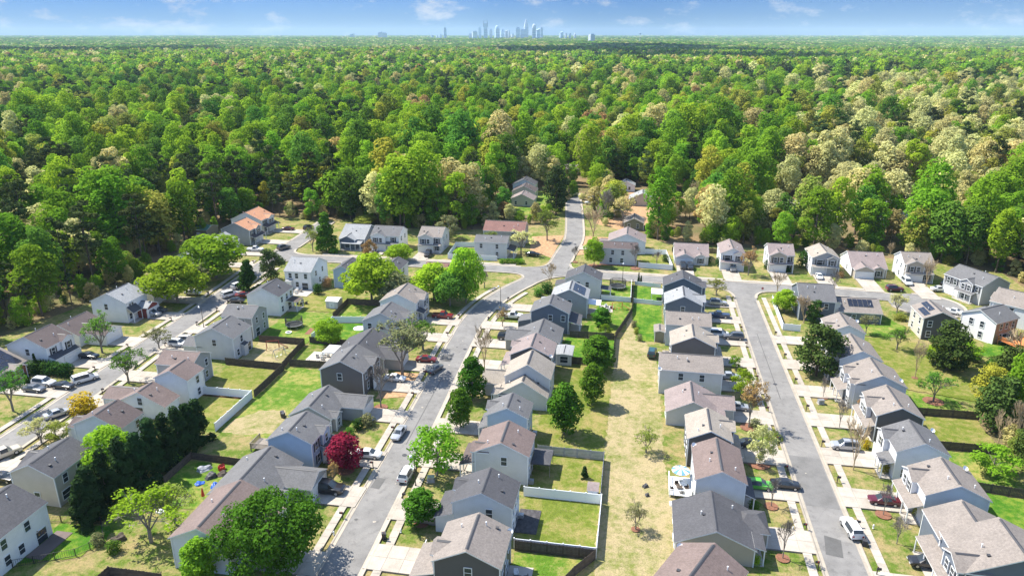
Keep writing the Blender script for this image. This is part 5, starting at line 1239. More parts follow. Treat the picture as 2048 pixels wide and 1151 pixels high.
# stations: (x, half width, belt z, top half width, top z, glass?)   x forward
CARS = {
    'sedan': (4.75, [(-2.37, .70, .72, .55, .80), (-2.25, .84, .86, .70, 1.00), (-1.55, .90, .93, .72, 1.06), (-.85, .91, .95, .62, 1.40), (.0, .91, .93, .62, 1.45), (.45, .91, .92, .62, 1.40), (1.2, .90, .90, .70, .99), (2.1, .86, .78, .64, .86), (2.37, .70, .58, .5, .66)], (2, 3), (5, 6), (3, 5), .33),
    'suv': (4.85, [(-2.42, .80, .90, .66, 1.05), (-2.36, .92, 1.0, .72, 1.30), (-2.05, .95, 1.05, .72, 1.72), (-.6, .96, 1.05, .74, 1.78), (.35, .96, 1.04, .72, 1.70), (1.15, .95, 1.02, .78, 1.10), (2.1, .92, .92, .74, 1.0), (2.42, .78, .70, .6, .78)], (1, 2), (4, 5), (2, 4), .37),
    'pickup': (5.6, [(-2.8, .88, 1.0, .86, 1.02), (-2.74, .97, 1.05, .93, 1.08), (-.75, .98, 1.06, .93, 1.10), (-.6, .98, 1.08, .74, 1.74), (.55, .98, 1.06, .74, 1.80), (1.25, .97, 1.05, .82, 1.14), (2.5, .95, .98, .8, 1.06), (2.8, .84, .74, .7, .82)], (2, 3), (4, 5), (3, 4), .40),
    'van': (5.1, [(-2.55, .85, .9, .7, 1.1), (-2.5, .97, 1.0, .78, 1.6), (-2.3, .99, 1.05, .78, 1.78), (-.5, .99, 1.05, .80, 1.84), (.65, .99, 1.04, .78, 1.76), (1.75, .97, .98, .80, 1.08), (2.35, .92, .80, .7, .88), (2.55, .78, .62, .6, .68)], (1, 2), (4, 5), (2, 4), .35),
    'wagon': (4.7, [(-2.35, .78, .80, .62, .95), (-2.28, .90, .92, .70, 1.15), (-1.75, .93, .96, .68, 1.50), (-.5, .94, .96, .68, 1.58), (.3, .94, .95, .66, 1.52), (1.15, .93, .93, .72, 1.02), (2.05, .88, .82, .68, .9), (2.35, .74, .6, .56, .68)], (1, 2), (4, 5), (2, 4), .34)}
def build_car(k):
    ln, st, rg_, wg, cabin, wr = CARS[k]; base = .26; rings_ = []
    for i, (x, hw, bz, tw, tz) in enumerate(st):
        low = base + (.16 if i in (0, len(st) - 1) else 0)
        rings_.append([(x, -hw * .9, low), (x, -hw, low + .2), (x, -hw, bz), (x, -tw, tz), (x, -tw * .5, tz + .035), (x, tw * .5, tz + .035), (x, tw, tz), (x, hw, bz), (x, hw, low + .2), (x, hw * .9, low)])
    parts = {q: MB() for q in ('body', 'rear_window', 'windshield', 'side_window_l', 'side_window_r')}
    for i in range(len(st) - 1):
        for j in range(9):
            f = [rings_[i][j], rings_[i + 1][j], rings_[i + 1][j + 1], rings_[i][j + 1]]
            dst = 'body'
            if (i, i + 1) == rg_ and j in (3, 4, 5): dst = 'rear_window'
            elif (i, i + 1) == wg and j in (3, 4, 5): dst = 'windshield'
            elif cabin[0] <= i < cabin[1] and j == 2: dst = 'side_window_r'
            elif cabin[0] <= i < cabin[1] and j == 6: dst = 'side_window_l'
            parts[dst].poly(f)
    parts['body'].poly(rings_[0][::-1]); parts['body'].poly(rings_[-1])
    parts['body'].box(-ln * .44, ln * .44, -st[3][1] * .8, st[3][1] * .8, .2, .3)
    if k == 'pickup': parts['body'].box(-2.65, -.9, -.8, .8, 1.07, 1.115, 1)
    if k in ('suv', 'wagon'): parts['body'].box(-1.9, .3, -.66, -.61, st[3][4] + .02, st[3][4] + .09, 1); parts['body'].box(-1.9, .3, .61, .66, st[3][4] + .02, st[3][4] + .09, 1)
    ms = {q: v.mesh(k + '_' + q, [PAINT['white'], MT['dark']] if q == 'body' else [MT['glass']], smooth=False) for q, v in parts.items()}
    hw = st[3][1]; wx = ln * .30; b_ = MB(); b_.tube((0, -.11, 0), (0, .11, 0), wr, wr, 14); wheel = b_.mesh(k + '_wheel', [MT['tyre']])
    b_ = MB(); b_.tube((0, -.125, 0), (0, .125, 0), wr * .62, wr * .62, 10); rim = b_.mesh(k + '_rim', [MT['rim']])
    lo = MB(); z = st[-2][2] * .82; lo.box(-.03, .06, -.2, .2, -.08, .07); hl = lo.mesh('headlight', [MT['lamp']]); lo = MB(); lo.box(-.05, .04, -.13, .13, -.13, .13); tl = lo.mesh('tail_light', [MT['red_lamp']])
    return ms, wheel, rim, hl, tl, hw, wx, wr, ln, st
CM = {k: build_car(k) for k in CARS}
def car(kind_, color, x, y, ang, label, name=None, group=None, s=1.0):
    ms, wheel, rim, hl, tl, hw, wx, wr, ln, st = CM[kind_]
    e = empty(name or {'pickup': 'pickup_truck', 'van': 'van', 'suv': 'sport_utility_vehicle'}.get(kind_, 'car'), (x, y, ZR + .11), R(ang)); e.scale = (s,) * 3
    tag(e, label, {'pickup': 'truck', 'van': 'van'}.get(kind_, 'car'), group)
    bo = obj('body', ms['body'], e, mats=[PAINT[color]])
    for q, nm in (('rear_window', 'rear_window'), ('windshield', 'windshield'), ('side_window_l', 'side_window'), ('side_window_r', 'side_window')): obj(nm, ms[q], e)
    for sx in (-1, 1):
        for sy in (-1, 1):
            wl_ = obj('wheel', wheel, e, (sx * wx, sy * (hw - .1), wr)); obj('rim', rim, wl_)
    for sy in (-1, 1):
        obj('headlight', hl, e, (st[-1][0] - .06, sy * st[-1][1] * .72, st[-1][2] - .02)); obj('tail_light', tl, e, (st[0][0] + .04, sy * st[0][1] * .86, st[0][2] - .05))
    return e
def carp(kind_, color, px, py, ang, label, **k): x, y = P(px, py, .5); return car(kind_, color, x, y, ang, label, **k)
VN, VS, VE, VW = 90, -90, 0, 180
for a in [
    ('sedan', 'silver', 798, 869, -92, 'silver sedan standing in the street near the tan lawn'), ('wagon', 'white', 813, 951, 89, 'white car with black glass roof driving up the street'),
    ('suv', 'black', 657, 981, 2, 'black long sport utility vehicle on the drive of the low charcoal house'), ('sedan', 'white', 737, 911, 2, 'white sedan on the drive beside the crimson maple'), ('sedan', 'white', 674, 889, 4, 'white car by the porch behind the crimson maple'),
    ('sedan', 'red', 853, 721, 4, 'dark red sedan under the big grey-green tree'), ('sedan', 'grey', 870, 740, 70, 'charcoal car at the kerb in tree shade'), ('sedan', 'white', 790, 759, 0, 'white sedan beside the bare tree on the drive'),
    ('pickup', 'red', 886, 634, 0, 'red pickup truck on a drive below the corner trees'), ('pickup', 'white', 1026, 634, 0, 'white pickup truck on the drive of the slate blue house'), ('suv', 'black', 1015, 677, 2, 'black wagon on the drive of the single-storey grey house'),
    ('suv', 'silver', 1436, 608, 0, 'silver sport utility vehicle on the drive of the steel blue house'), ('pickup', 'blue', 1437, 633, 180, 'navy blue pickup truck on the drive next to the steel blue house'), ('van', 'white', 1437, 670, 0, 'white van close to the dark taupe house front'),
    ('suv', 'grey', 1467, 676, 180, 'dark grey car on the drive behind a white van'), ('sedan', 'silver', 1458, 755, 0, 'silver car close to the long roofed house'), ('sedan', 'silver', 1475, 816, 0, 'silver car half hidden by the russet tree'),
    ('sedan', 'black', 1497, 890, 10, 'black car beneath the small white blossoming tree'), ('wagon', 'green', 1517, 973, 0, 'lime green car on the drive of the blue-white house'), ('sedan', 'black', 1570, 972, 0, 'black sedan parked behind the lime green car'),
    ('suv', 'white', 1702, 1060, 98, 'white sport utility vehicle at the kerb of the eastern street'), ('suv', 'silver', 1689, 895, 180, 'silver minivan on the drive beside the bare tan tree'), ('sedan', 'maroon', 1767, 1004, 180, 'plum coloured sedan on the drive of the dish house'), ('sedan', 'black', 1852, 1128, 180, 'black sedan on the drive of the large blue-grey house'),
    ('suv', 'black', 1366, 535, -88, 'black truck on the drive below the single-storey mauve roof'), ('suv', 'black', 1380, 536, -90, 'second black car beside the black truck on the same drive'), ('suv', 'grey', 1466, 540, -95, 'dark grey car on the drive of the white sided house'),
    ('sedan', 'white', 1638, 555, -95, 'white sedan on the drive of the tan roofed northern house'), ('van', 'white', 1813, 566, -90, 'white camper van before the tall beige house'), ('sedan', 'white', 1878, 580, 8, 'white sedan at the cul-de-sac drive'), ('suv', 'maroon', 1789, 580, 5, 'wine red car at the kerb of the cul-de-sac street'),
    ('suv', 'black', 1899, 574, -40, 'black car in the open garage at the cul-de-sac'), ('sedan', 'white', 1906, 625, 140, 'white car between the two cul-de-sac houses'), ('sedan', 'silver', 747, 506, -92, 'silver car on the drive of the twin window white house'), ('suv', 'black', 856, 510, -88, 'black car on the drive of the taupe roofed white house'),
    ('suv', 'grey', 568, 497, 62, 'dark grey car driving on the western street'), ('pickup', 'white', 511, 501, 5, 'white truck on a drive at the western street'), ('sedan', 'maroon', 577, 459, 5, 'wine red car at the orange roofed house'), ('suv', 'black', 617, 457, 80, 'black car at the far end of the western street'), ('sedan', 'black', 1065, 510, 0, 'black car by the clipped hedge at the crossroads'),
    ('van', 'white', 460, 591, 60, 'white van at the kerb near the round street trees'), ('sedan', 'black', 473, 603, 10, 'black sedan on the drive near the white van'), ('sedan', 'red', 488, 592, 25, 'red car on the drive near the white van'), ('suv', 'white', 478, 574, 70, 'white car beneath the dark columnar tree'),
    ('suv', 'silver', 304, 630, 0, 'silver sport utility vehicle before the dark red gable'), ('sedan', 'grey', 317, 622, 0, 'grey sedan beside the silver one before the red gable'), ('sedan', 'white', 386, 587, 5, 'white car beneath the round street tree'), ('sedan', 'black', 178, 714, 0, 'black sedan on the drive of the white house with black shutters'),
    ('van', 'white', 171, 760, 56, 'white minivan parked at the kerb of the western street'), ('suv', 'white', 89, 768, 0, 'white sport utility vehicle by the long dark hedge'), ('sedan', 'black', 127, 774, 0, 'black sedan beside the white vehicle by the dark hedge'), ('sedan', 'grey', 69, 780, 0, 'grey car with black roof by the low red gable'),
    ('sedan', 'silver', 115, 830, 58, 'silver sedan at the kerb by the golden shrub'), ('suv', 'white', 358, 690, 0, 'white sport utility vehicle by the grey house with the play yard'), ('suv', 'white', 378, 683, 8, 'white vehicle squeezed against the wall of the grey house'), ('pickup', 'beige', 8, 911, 62, 'beige pickup truck at the kerb of the western street'),
    ('sedan', 'black', 8, 958, 0, 'black car on the drive of the beige backed house'), ('suv', 'teal', 1304, 708, 84, 'dark green car left on the mown strip behind the houses'),
    ('sedan', 'white', 1180, 407, 10, 'white car parked beside the northern road'), ('suv', 'black', 1203, 427, 0, 'black car under bare trees beside the northern road'), ('sedan', 'white', 1219, 431, 5, 'white car next to the black one under bare trees'), ('sedan', 'silver', 1187, 398, 5, 'silver car in the gravel yard beyond the crossroads')]: carp(*a, **({'s': 1.12} if 'black long' in a[5] else {}))
# ------------------------------------------------------------------ garden trees and shrubs
def tp(kd, px, py, top, wpx, label, mat=None, name='yard_tree', cat='tree', group=None, hk=1.0):
    """tree whose foot is at the pixel; height and width from how far it stands"""
    x, y = P(px, py); X, Y = cam_xy(x, y)
    a = PITCH + math.atan((top - 575.5) / FPX); h = max(1.0, (CAM_H - Y * math.tan(a))) * hk
    dep = Y * math.cos(PITCH) + CAM_H * math.sin(PITCH); w_ = wpx * dep / FPX * 1.12
    return tree(kd, x, y, h, w_, label, name, group, FOL[mat] if mat else None, cat=cat)
G1 = dict(group='clipped oval green street and yard trees')
for a in [
    ('pear', 945, 800, 716, 52, 'oval dark green tree on the verge before the stepped tan roofed house'), ('pear', 921, 856, 776, 44, 'oval dark green tree on the verge before the sky blue narrow house'), ('pear', 843, 1048, 979, 64, 'round dense green tree on the lawn before the charcoal roofed house'),
    ('pear', 1184, 810, 727, 47, 'tall oval green tree on the mown strip, middle one of the yard row'), ('pear', 1194, 742, 672, 62, 'bushy oval green tree behind the sunroom'), ('pear', 1128, 868, 770, 64, 'full oval green tree in the yard of the light grey brown roofed house'), ('pear', 1204, 652, 616, 38, 'small round green tree by the red playhouse'), ('loose', 1210, 672, 648, 26, 'little light green tree beside the long brown fence', 'green'),
    ('loose', 874, 952, 853, 96, 'open leafy green tree overhanging the sidewalk', 'green'), ('bigyard', 553, 1146, 1004, 178, 'huge spreading green tree hiding the mauve-brown roofed house', 'yard'), ('maple', 692, 938, 874, 76, 'crimson japanese maple at the blue house'), ('bud', 668, 968, 924, 28, 'small russet budding tree on the lawn by the blue house', 'rust'),
    ('pear', 405, 1168, 1080, 68, 'bright green oval tree at the pale gable wall', 'green'), ('round', 228, 950, 862, 92, 'bright yellow-green tree behind the cypress hedge', 'bright'), ('bud', 303, 1085, 985, 140, 'pale half-leafed tree leaning over the tool yard', 'bright'), ('bud', 352, 1050, 968, 90, 'olive leafed tree beside the tarps', 'olive'),
    ('vase', 969, 742, 648, 50, 'bare vase shaped tree beside the stepped house drive'), ('bare', 762, 816, 716, 58, 'large bare grey tree before the dark taupe house'), ('bud', 805, 752, 645, 112, 'wide grey-green budding tree hiding the low dark roofed house', 'grey'), ('bud', 846, 700, 640, 74, 'grey-green budding tree next to the red pickup drive', 'mid'),
    ('round', 744, 604, 514, 100, 'wide bright yellow-green tree between the narrow blue house and its neighbour', 'bright'), ('round', 790, 610, 548, 70, 'greyish budding tree beside the wide yellow-green tree', 'grey'), ('round', 868, 600, 532, 84, 'bright green tree before the low maroon roof', 'bright'), ('round', 932, 606, 501, 68, 'tall bright green tree at the corner of the curving street', 'bright'), ('round', 900, 612, 545, 70, 'darker green tree beneath the tall bright green corner tree', 'mid'),
    ('bare', 969, 576, 540, 34, 'small bare tree on the corner lawn by the curving street'), ('bud', 1005, 655, 616, 26, 'small russet tree in a stone ring by the white pickup', 'rust'), ('cypress', 654, 503, 424, 46, 'dense conical deep green tree beside the grey roofed low house', 'yard'), ('holly', 543, 561, 496, 50, 'dark pine with open needles behind the white house', 'pine'), ('bud', 626, 504, 457, 32, 'yellow budding tree at the street bend', 'olive'),
    ('round', 797, 523, 490, 52, 'round bright green tree below the twin window white house', 'bright'), ('cypress', 499, 583, 514, 40, 'dark green columnar tree by the white van', 'hedge'), ('round', 356, 606, 522, 108, 'round green street tree before the long low house', 'bright'), ('round', 432, 556, 474, 116, 'second broad green street tree by the tall white house', 'bright'), ('bud', 404, 572, 520, 60, 'half-bare grey tree between the two broad street trees', 'grey'),
    ('bud', 205, 706, 626, 60, 'grey-green budding tree on the lawn of the low white house', 'mid'), ('bud', 258, 767, 703, 72, 'sparse green street tree on the western street verge', 'mid'), ('bud', 319, 699, 655, 54, 'thin grey budding street tree by the brick mailbox', 'grey'), ('bud', 27, 823, 743, 70, 'grey-green tree on the lawn by two small cypresses', 'mid'), ('bud', 84, 888, 838, 60, 'bare cream twigged tree on the verge', 'cream'), ('loose', 116, 884, 846, 50, 'small olive evergreen at the beige backed house', 'olive'),
    ('round', 660, 690, 641, 56, 'small lime green tree in the white fenced yard', 'bright'), ('loose', 1518, 928, 850, 50, 'small tree with white blossom over the black car', 'cream'), ('bare', 1565, 1118, 1030, 44, 'bare slim tree in a red mulch ring before the charcoal roofed house'), ('bare', 1542, 1014, 950, 34, 'thin bare tree on the lawn beside the lime green car'), ('bud', 1497, 856, 762, 56, 'russet budding street tree before the mauve garage wing', 'rust'),
    ('loose', 1482, 797, 738, 46, 'bright lime green tree by the long roofed house', 'bright'), ('loose', 1469, 738, 712, 24, 'small green tree before the dark taupe house', 'green'), ('bud', 1432, 592, 557, 40, 'round olive budding tree at the eastern corner', 'olive'), ('holly', 1632, 752, 645, 98, 'broad olive-dark evergreen on the eastern street lawn'), ('bare', 1646, 796, 752, 22, 'slim reddish bare tree below the broad evergreen'), ('vase', 1706, 940, 832, 54, 'tall tan bare tree beside the silver minivan'),
    ('bare', 1766, 1031, 965, 34, 'young bare tree in a brown mulch ring'), ('bare', 1793, 1088, 1024, 40, 'young bare tree in a stone ring by the flagstone porch'), ('bare', 1678, 857, 795, 34, 'pale bare tree by the near-black house drive'), ('bud', 1730, 838, 790, 46, 'brown twiggy shrub tree against the near-black house', 'rust'), ('vase', 1829, 757, 676, 34, 'bare grey-brown tree in the eastern meadow'), ('bud', 1793, 700, 653, 44, 'small green-grey tree in the eastern meadow', 'mid'),
    ('bud', 1866, 804, 746, 64, 'budding tree in an orange mulch ring', 'mid'), ('holly', 1893, 740, 642, 84, 'dense dark pine-like tree behind the slate gabled house', 'holly'), ('round', 1870, 728, 690, 46, 'bright green bushy tree at the foot of the dark pine-like tree', 'bright'), ('loose', 1926, 726, 680, 60, 'light green sapling clump beside the dark pine-like tree', 'green'), ('bud', 1793, 627, 584, 38, 'cream-green flowering tree at the cul-de-sac', 'cream'), ('bud', 1731, 668, 628, 36, 'small pale green tree below the solar roof', 'grey'),
    ('bud', 1271, 1060, 1008, 46, 'thin budding sapling on the mown strip', 'grey'), ('bud', 1292, 905, 858, 50, 'second thin sapling on the mown strip', 'olive'), ('bare', 1973, 680, 648, 32, 'small purple bare tree by the white house', None), ('loose', 1984, 952, 892, 84, 'light green multi-stemmed tree in the green back yard', 'green'), ('round', 1188, 533, 478, 40, 'round bright green tree in mulch at the corner house', 'bright'), ('bare', 1270, 538, 486, 28, 'bare tree in red mulch beside the corner house'), ('bare', 1313, 531, 500, 24, 'small bare tree inside the white fenced side yard'),
    ('bare', 1150, 525, 488, 22, 'thin bare tree on the crossroads verge'), ('vase', 1100, 570, 525, 34, 'pale bare tree on the crossroads corner lawn'), ('bud', 1094, 482, 418, 50, 'grey budding tree on the mulch slope by the northern road', 'olive'), ('bud', 1042, 508, 462, 54, 'cream-grey budding tree beside the crossroads house', 'cream'), ('vase', 1186, 479, 408, 58, 'russet bare tree on the mulch slope across the northern road'), ('bare', 1211, 445, 376, 48, 'dark bare tree over the parked cars'), ('holly', 1112, 428, 330, 54, 'tall dark pine clump beside the northern road', 'pine'), ('bud', 1246, 452, 386, 50, 'golden tan budding tree near the olive shed house', 'tan'),
    ('vase', 1554, 585, 541, 34, 'pinkish bare tree on the eastern corner'), ('bare', 1666, 593, 534, 28, 'reddish bare tree by the solar roofed house'), ('vase', 1851, 575, 512, 34, 'tall bare tree before the tall beige house'), ('round', 1568, 624, 582, 46, 'bright green bush-like tree behind the white sidewalk fence', 'bright'), ('vase', 1607, 646, 592, 62, 'bare purple-grey tree behind the white sidewalk fence'), ('holly', 1626, 648, 600, 34, 'dark evergreen behind the bare purple-grey tree', 'hedge'), ('bud', 1496, 551, 494, 36, 'brown budding tree beside the white sided house', 'rust'), ('bud', 985, 506, 462, 46, 'thin budding tree before the grey crossroads house', 'olive'),
    ('loose', 740, 520, 480, 30, 'bare-topped brown shrub tree by the low grey roofed house', 'rust'), ('loose', 898, 478, 430, 44, 'grey-green tree behind the taupe roofed white house', 'grey'), ('round', 730, 448, 432, 44, 'yellow-green tree behind the grey roofed low house', 'olive')]: tp(*a[:6], mat=a[6] if len(a) > 6 else None)
# the tall cypress hedge: separate trees grown together
for i, (u, v, h, w_) in enumerate([(-80.4, 82.0, 9.5, 5.6), (-79.6, 84.8, 10.4, 5.8), (-78.9, 87.8, 10.8, 6), (-78.2, 90.6, 10.6, 5.8), (-77.7, 93.6, 10.9, 6.2), (-77.2, 96.6, 10.4, 5.8), (-76.9, 99.4, 10.2, 5.8), (-76.7, 102.2, 9.8, 5.6), (-76.8, 105.0, 9.2, 5.4), (-79.6, 79.6, 8.2, 5)]):
    tree('cypress', u, v, h, w_, 'tall dark cypress grown into the long hedge between the yards', 'cypress_tree', 'cypress trees of the tall hedge', z=.1)
for u, v, h, w_, lb in [(-112.5 + -15.4, 118.6, 2.6, 1.3, 'small dark cypress by the drive of the solar roofed brown house'), (-126.2, 119.6, 2.8, 1.4, 'second small dark cypress by the drive of the solar roofed brown house'), (-128.2, 124.6, 4.8, 1.5, 'slim dark cypress rising from the clipped hedge'), (-6.2, 105.3, 2.3, 1.7, 'little dark conifer in the grey fenced yard'), (1.6, 211, 3.4, 1, 'thin dark cypress by the canopy yard'), (2.3, 209.6, 3.0, .9, 'second thin dark cypress by the canopy yard')]:
    tree('cypress', u, v, h, w_, lb, 'cypress_tree')
def bush(u, v, h, w_, label, mat='hedge', name='shrub', group=None): tree('bush', u, v, h, w_, label, name, group, FOL[mat], cat='shrub')
x, y = P(167, 826); bush(x, y, 3.6, 7.0, 'golden yellow forsythia-like shrub beside the street', 'forsy')
x, y = P(72, 1082); bush(x, y, 2.6, 3.4, 'straw-tan shrub by the brown patio', 'rust')
for i, (px, py) in enumerate([(68, 748), (82, 746), (96, 748), (110, 749), (124, 751), (137, 753)]):
    x, y = P(px, py); bush(x, y, 2.9, 3.6, 'clipped dark shrub of the long hedge by the white vehicle', 'hedge', 'hedge_shrub', 'shrubs of the long dark hedge')
for i, px in enumerate((1004, 1014, 1024, 1034, 1043)):
    x, y = P(px, 528); bush(x, y, 1.7, 2.6, 'clipped green shrub of the crossroads hedge', 'green', 'hedge_shrub', 'shrubs of the crossroads hedge')
for px, py, h, w_, mat, lb in [(1093, 585, 2.8, 5.5, 'hedge', 'dark green shrub mass at the curve by the solar house'), (1076, 592, 2.2, 4, 'mid', 'green shrub beside the dark shrub mass at the curve'), (1730, 897, 2.0, 2.0, 'forsy', 'yellow shrub at the minivan drive'), (1767, 945, 1.8, 1.9, 'olive', 'mustard shrub at the porch of the dish house'), (1832, 1032, 1.6, 1.9, 'olive', 'yellow-green shrub at the corner of the dish house'), (1511, 1129, 1.5, 1.7, 'bright', 'round lime shrub at the charcoal roofed house'),
                           (1507, 1020, 1.5, 2.2, 'mid', 'round green shrub at the garage of the charcoal roofed house'), (636, 589, 3.0, 3.2, 'hedge', 'round dark evergreen shrub on the dry lawn'), (655, 575, 3.0, 3.4, 'rust', 'rusty shrub beside the round dark evergreen'), (716, 860, 2.2, 2.6, 'hedge', 'dark shrub at the stone planting bed'), (735, 852, 2.4, 3.2, 'grey', 'grey-green shrub at the stone planting bed'), (700, 873, 1.7, 2.4, 'mid', 'low shrub before the single-storey grey house'),
                           (1268, 655, 1.8, 2.0, 'grey', 'scrubby shrub on the mown strip'), (1272, 668, 1.6, 1.8, 'olive', 'dry shrub below the scrubby one on the mown strip'), (1279, 682, 1.6, 1.8, 'grey', 'last shrub of the small row on the mown strip'), (1510, 855, 1.7, 3.0, 'grey', 'low grey shrubs at the mauve garage drive'), (1545, 880, 1.6, 3.4, 'olive', 'spreading shrub by the eastern kerb'), (353, 930, 2.2, 2.8, 'green', 'green shrub at the foot of the cypress hedge'), (197, 1090, 1.9, 2.2, 'grey', 'pale shrub at the iron fence corner'), (228, 1105, 1.7, 2.6, 'mid', 'low shrub on the rough lawn'),
                           (905, 455, 2.4, 6, 'bright', 'bright green thicket behind the white house'), (940, 450, 2.6, 6, 'bright', 'bright green thicket beside the plum-red roof'), (890, 470, 2.0, 4, 'bright', 'low bright thicket by the board fence'), (1330, 524, 2.4, 2.6, 'hedge', 'dark round shrub left by the black trucks'), (1415, 528, 2.6, 3, 'hedge', 'dark shrub at the single-storey mauve house corner'), (1437, 533, 3.0, 2.8, 'hedge', 'dark round evergreen at the white sided house'), (1534, 539, 3.0, 2.9, 'hedge', 'dark round shrub at the two-storey grey front'), (1605, 535, 5.2, 4.8, 'hedge', 'tall dark evergreen between the grey fronted houses'),
                           (1576, 546, 1.7, 2.6, 'hedge', 'low clipped shrub before the two-storey grey front'), (1680, 555, 2.0, 3.0, 'rust', 'brown shrub by the tan roofed northern house'), (1900, 735, 2.0, 5, 'mid', 'ground thicket below the dark pine-like tree'), (1947, 722, 1.8, 4, 'grey', 'thin thicket in the eastern meadow'), (1800, 640, 1.6, 4, 'olive', 'flower bed shrubs at the slate gabled house'), (1985, 740, 3, 4, 'mid', 'low green shrub at the meadow edge by the eastern wood')]:
    x, y = P(px, py); bush(x, y, h, w_, lb, mat)
# woodland fringe on the eastern side
for px, py, top, w_, kd, mat, lb in [(2010, 800, 690, 80, 'holly', 'holly', 'dark evergreen at the edge of the eastern wood'), (1985, 860, 752, 84, 'holly', 'holly', 'broad dark evergreen nearest the fenced meadow yards'), (2040, 850, 700, 90, 'round', 'green', 'bright green tree at the edge of the eastern wood'), (2030, 905, 800, 60, 'vase', None, 'bare pale tree before the eastern wood'), (1995, 890, 820, 46, 'vase', None, 'bare grey tree behind the yellowed yard'), (2045, 760, 640, 90, 'vase', None, 'tall bare tree of the eastern wood'), (2055, 940, 840, 70, 'holly', 'holly', 'evergreen behind the green back yard')]:
    tp(kd, px, py, top, w_, lb, mat)
# ------------------------------------------------------------------ small things in gardens and along the streets
def mailbox(u, v, face, label):
    e = empty('mailbox', (u, v, .14), face); tag(e, label, 'mailbox', 'mailboxes along the kerbs')
    obj('post', MBX[0], e); o = obj('box', MBX[1], e); obj('flag', MBX[2], o)
b_ = MB(); b_.box(-.06, .06, -.06, .06, 0, 1.05); b_.box(-.05, .05, -.45, .1, .95, 1.04); p0 = b_.mesh('mail_post', [MT['fwood']])
b_ = MB(); b_.box(-.13, .13, -.5, .08, 1.04, 1.22); b_.tube((0, -.5, 1.22), (0, .08, 1.22), .13, .13, 10); p1 = b_.mesh('mail_box', [MT['black']])
b_ = MB(); b_.box(.135, .15, -.2, -.05, 1.2, 1.42); p2 = b_.mesh('mail_flag', [MT['redp']]); MBX = (p0, p1, p2)
for k_, s_, vs_ in (('centre', 1, (80, 89.8, 103, 114.5, 129, 143, 152.6, 171, 183)), ('centre', -1, (88, 101, 113.5, 127, 138, 156.5, 167)), ('east', -1, (88, 98, 112, 122, 135, 143, 151, 166, 176)), ('east', 1, (85, 99, 111, 123, 136, 146, 160, 170)), ('west', 1, (100, 113, 125, 139, 151, 166)), ('west', -1, (116, 128, 140, 157, 172, 204))):
    ed = edge_of(k_, s_)
    for v in vs_:
        for _ in range(6):
            xm = min(ed, key=lambda p: abs(p.y - v)).x + s_ * .7
            if any(d[0] - .4 < xm < d[1] + .4 and d[2] - .3 < v < d[3] + .3 for d in DRV): v += .7
        q = min(ed, key=lambda p: abs(p.y - v)); mailbox(q.x + s_ * .7, q.y, R(90) if s_ > 0 else R(-90), 'black mailbox on a dark wooden post at the kerb')
def bin_(px, py, label, col='dark'):
    x, y = P(px, py); e = empty('wheeled_bin', (x, y, .14), rnd.uniform(-.4, .4)); tag(e, label, 'bin')
    b_ = MB(); b_.prism([(-.28, -.3), (.28, -.3), (.28, .3), (-.28, .3)], 0, .95); obj('body', b_.mesh('bin_body', [MT[col]]), e)
    b_ = MB(); b_.box(-.32, .32, -.36, .36, .955, 1.03); obj('lid', b_.mesh('bin_lid', [MT['dark']]), e)
    for sx in (-1, 1): b_ = MB(); b_.tube((sx * .26, .32, .12), (sx * .32, .32, .12), .12, .12, 8); obj('wheel', b_.mesh('bin_wheel', [MT['tyre']]), e)
bin_(768, 1078, 'dark wheeled bin on the verge of the middle street'); bin_(1728, 1092, 'dark wheeled bin by the white sport utility vehicle'); bin_(565, 832, 'dark wheeled bin beside the single-storey grey house'); bin_(567, 836, 'second dark bin beside the single-storey grey house')
def utility(px, py, label):
    x, y = P(px, py); e = empty('utility_box', (x, y, .14), .2); tag(e, label, 'utility box'); b_ = MB(); b_.box(-.7, .7, -.55, .55, 0, .12); obj('pad', b_.mesh('pad', [MT['kerb']]), e)
    b_ = MB(); b_.box(-.55, .55, -.42, .42, .12, .85); obj('cabinet', b_.mesh('cabinet', [MT['fgrey']]), e); b_ = MB(); b_.box(-.6, .6, -.47, .47, .86, .95); obj('lid', b_.mesh('lid', [MT['steel']]), e)
utility(862, 963, 'grey transformer box under the open leafy tree'); utility(1641, 808, 'grey transformer box on the lawn by the reddish bare tree')
def lamp(u, v, ang, label):
    e = empty('street_lamp', (u, v, .14), ang); tag(e, label, 'street lamp'); b_ = MB(); b_.tube((0, 0, 0), (0, 0, 5.4), .09, .06, 8); b_.tube((0, 0, 0), (0, 0, .4), .16, .14, 8); obj('pole', b_.mesh('lamp_pole', [MT['black']]), e)
    b_ = MB(); b_.tube((0, 0, 5.3), (.5, 0, 5.6), .045, .04, 6); obj('arm', b_.mesh('lamp_arm', [MT['black']]), e); b_ = MB(); b_.lathe([(.02, 5.85), (.2, 5.75), (.26, 5.5), (.12, 5.35)], 10, c=(.6, 0, 0)); obj('lamp_head', b_.mesh('lamp_head', [MT['lamp']]), e)
for u, v, a, lb in ((-107.0, 155, 3.1, 'street lamp on the western street beside the broad tree shade'), (-33.4, 98, 3.1, 'slim street lamp at the white car on the middle street'), (-35.6, 184, 3.1, 'street lamp at the curve of the middle street'), (-3.2, 210.6, 1.6, 'street lamp on the cross street by the trampoline yard')): lamp(u, v, a, lb)
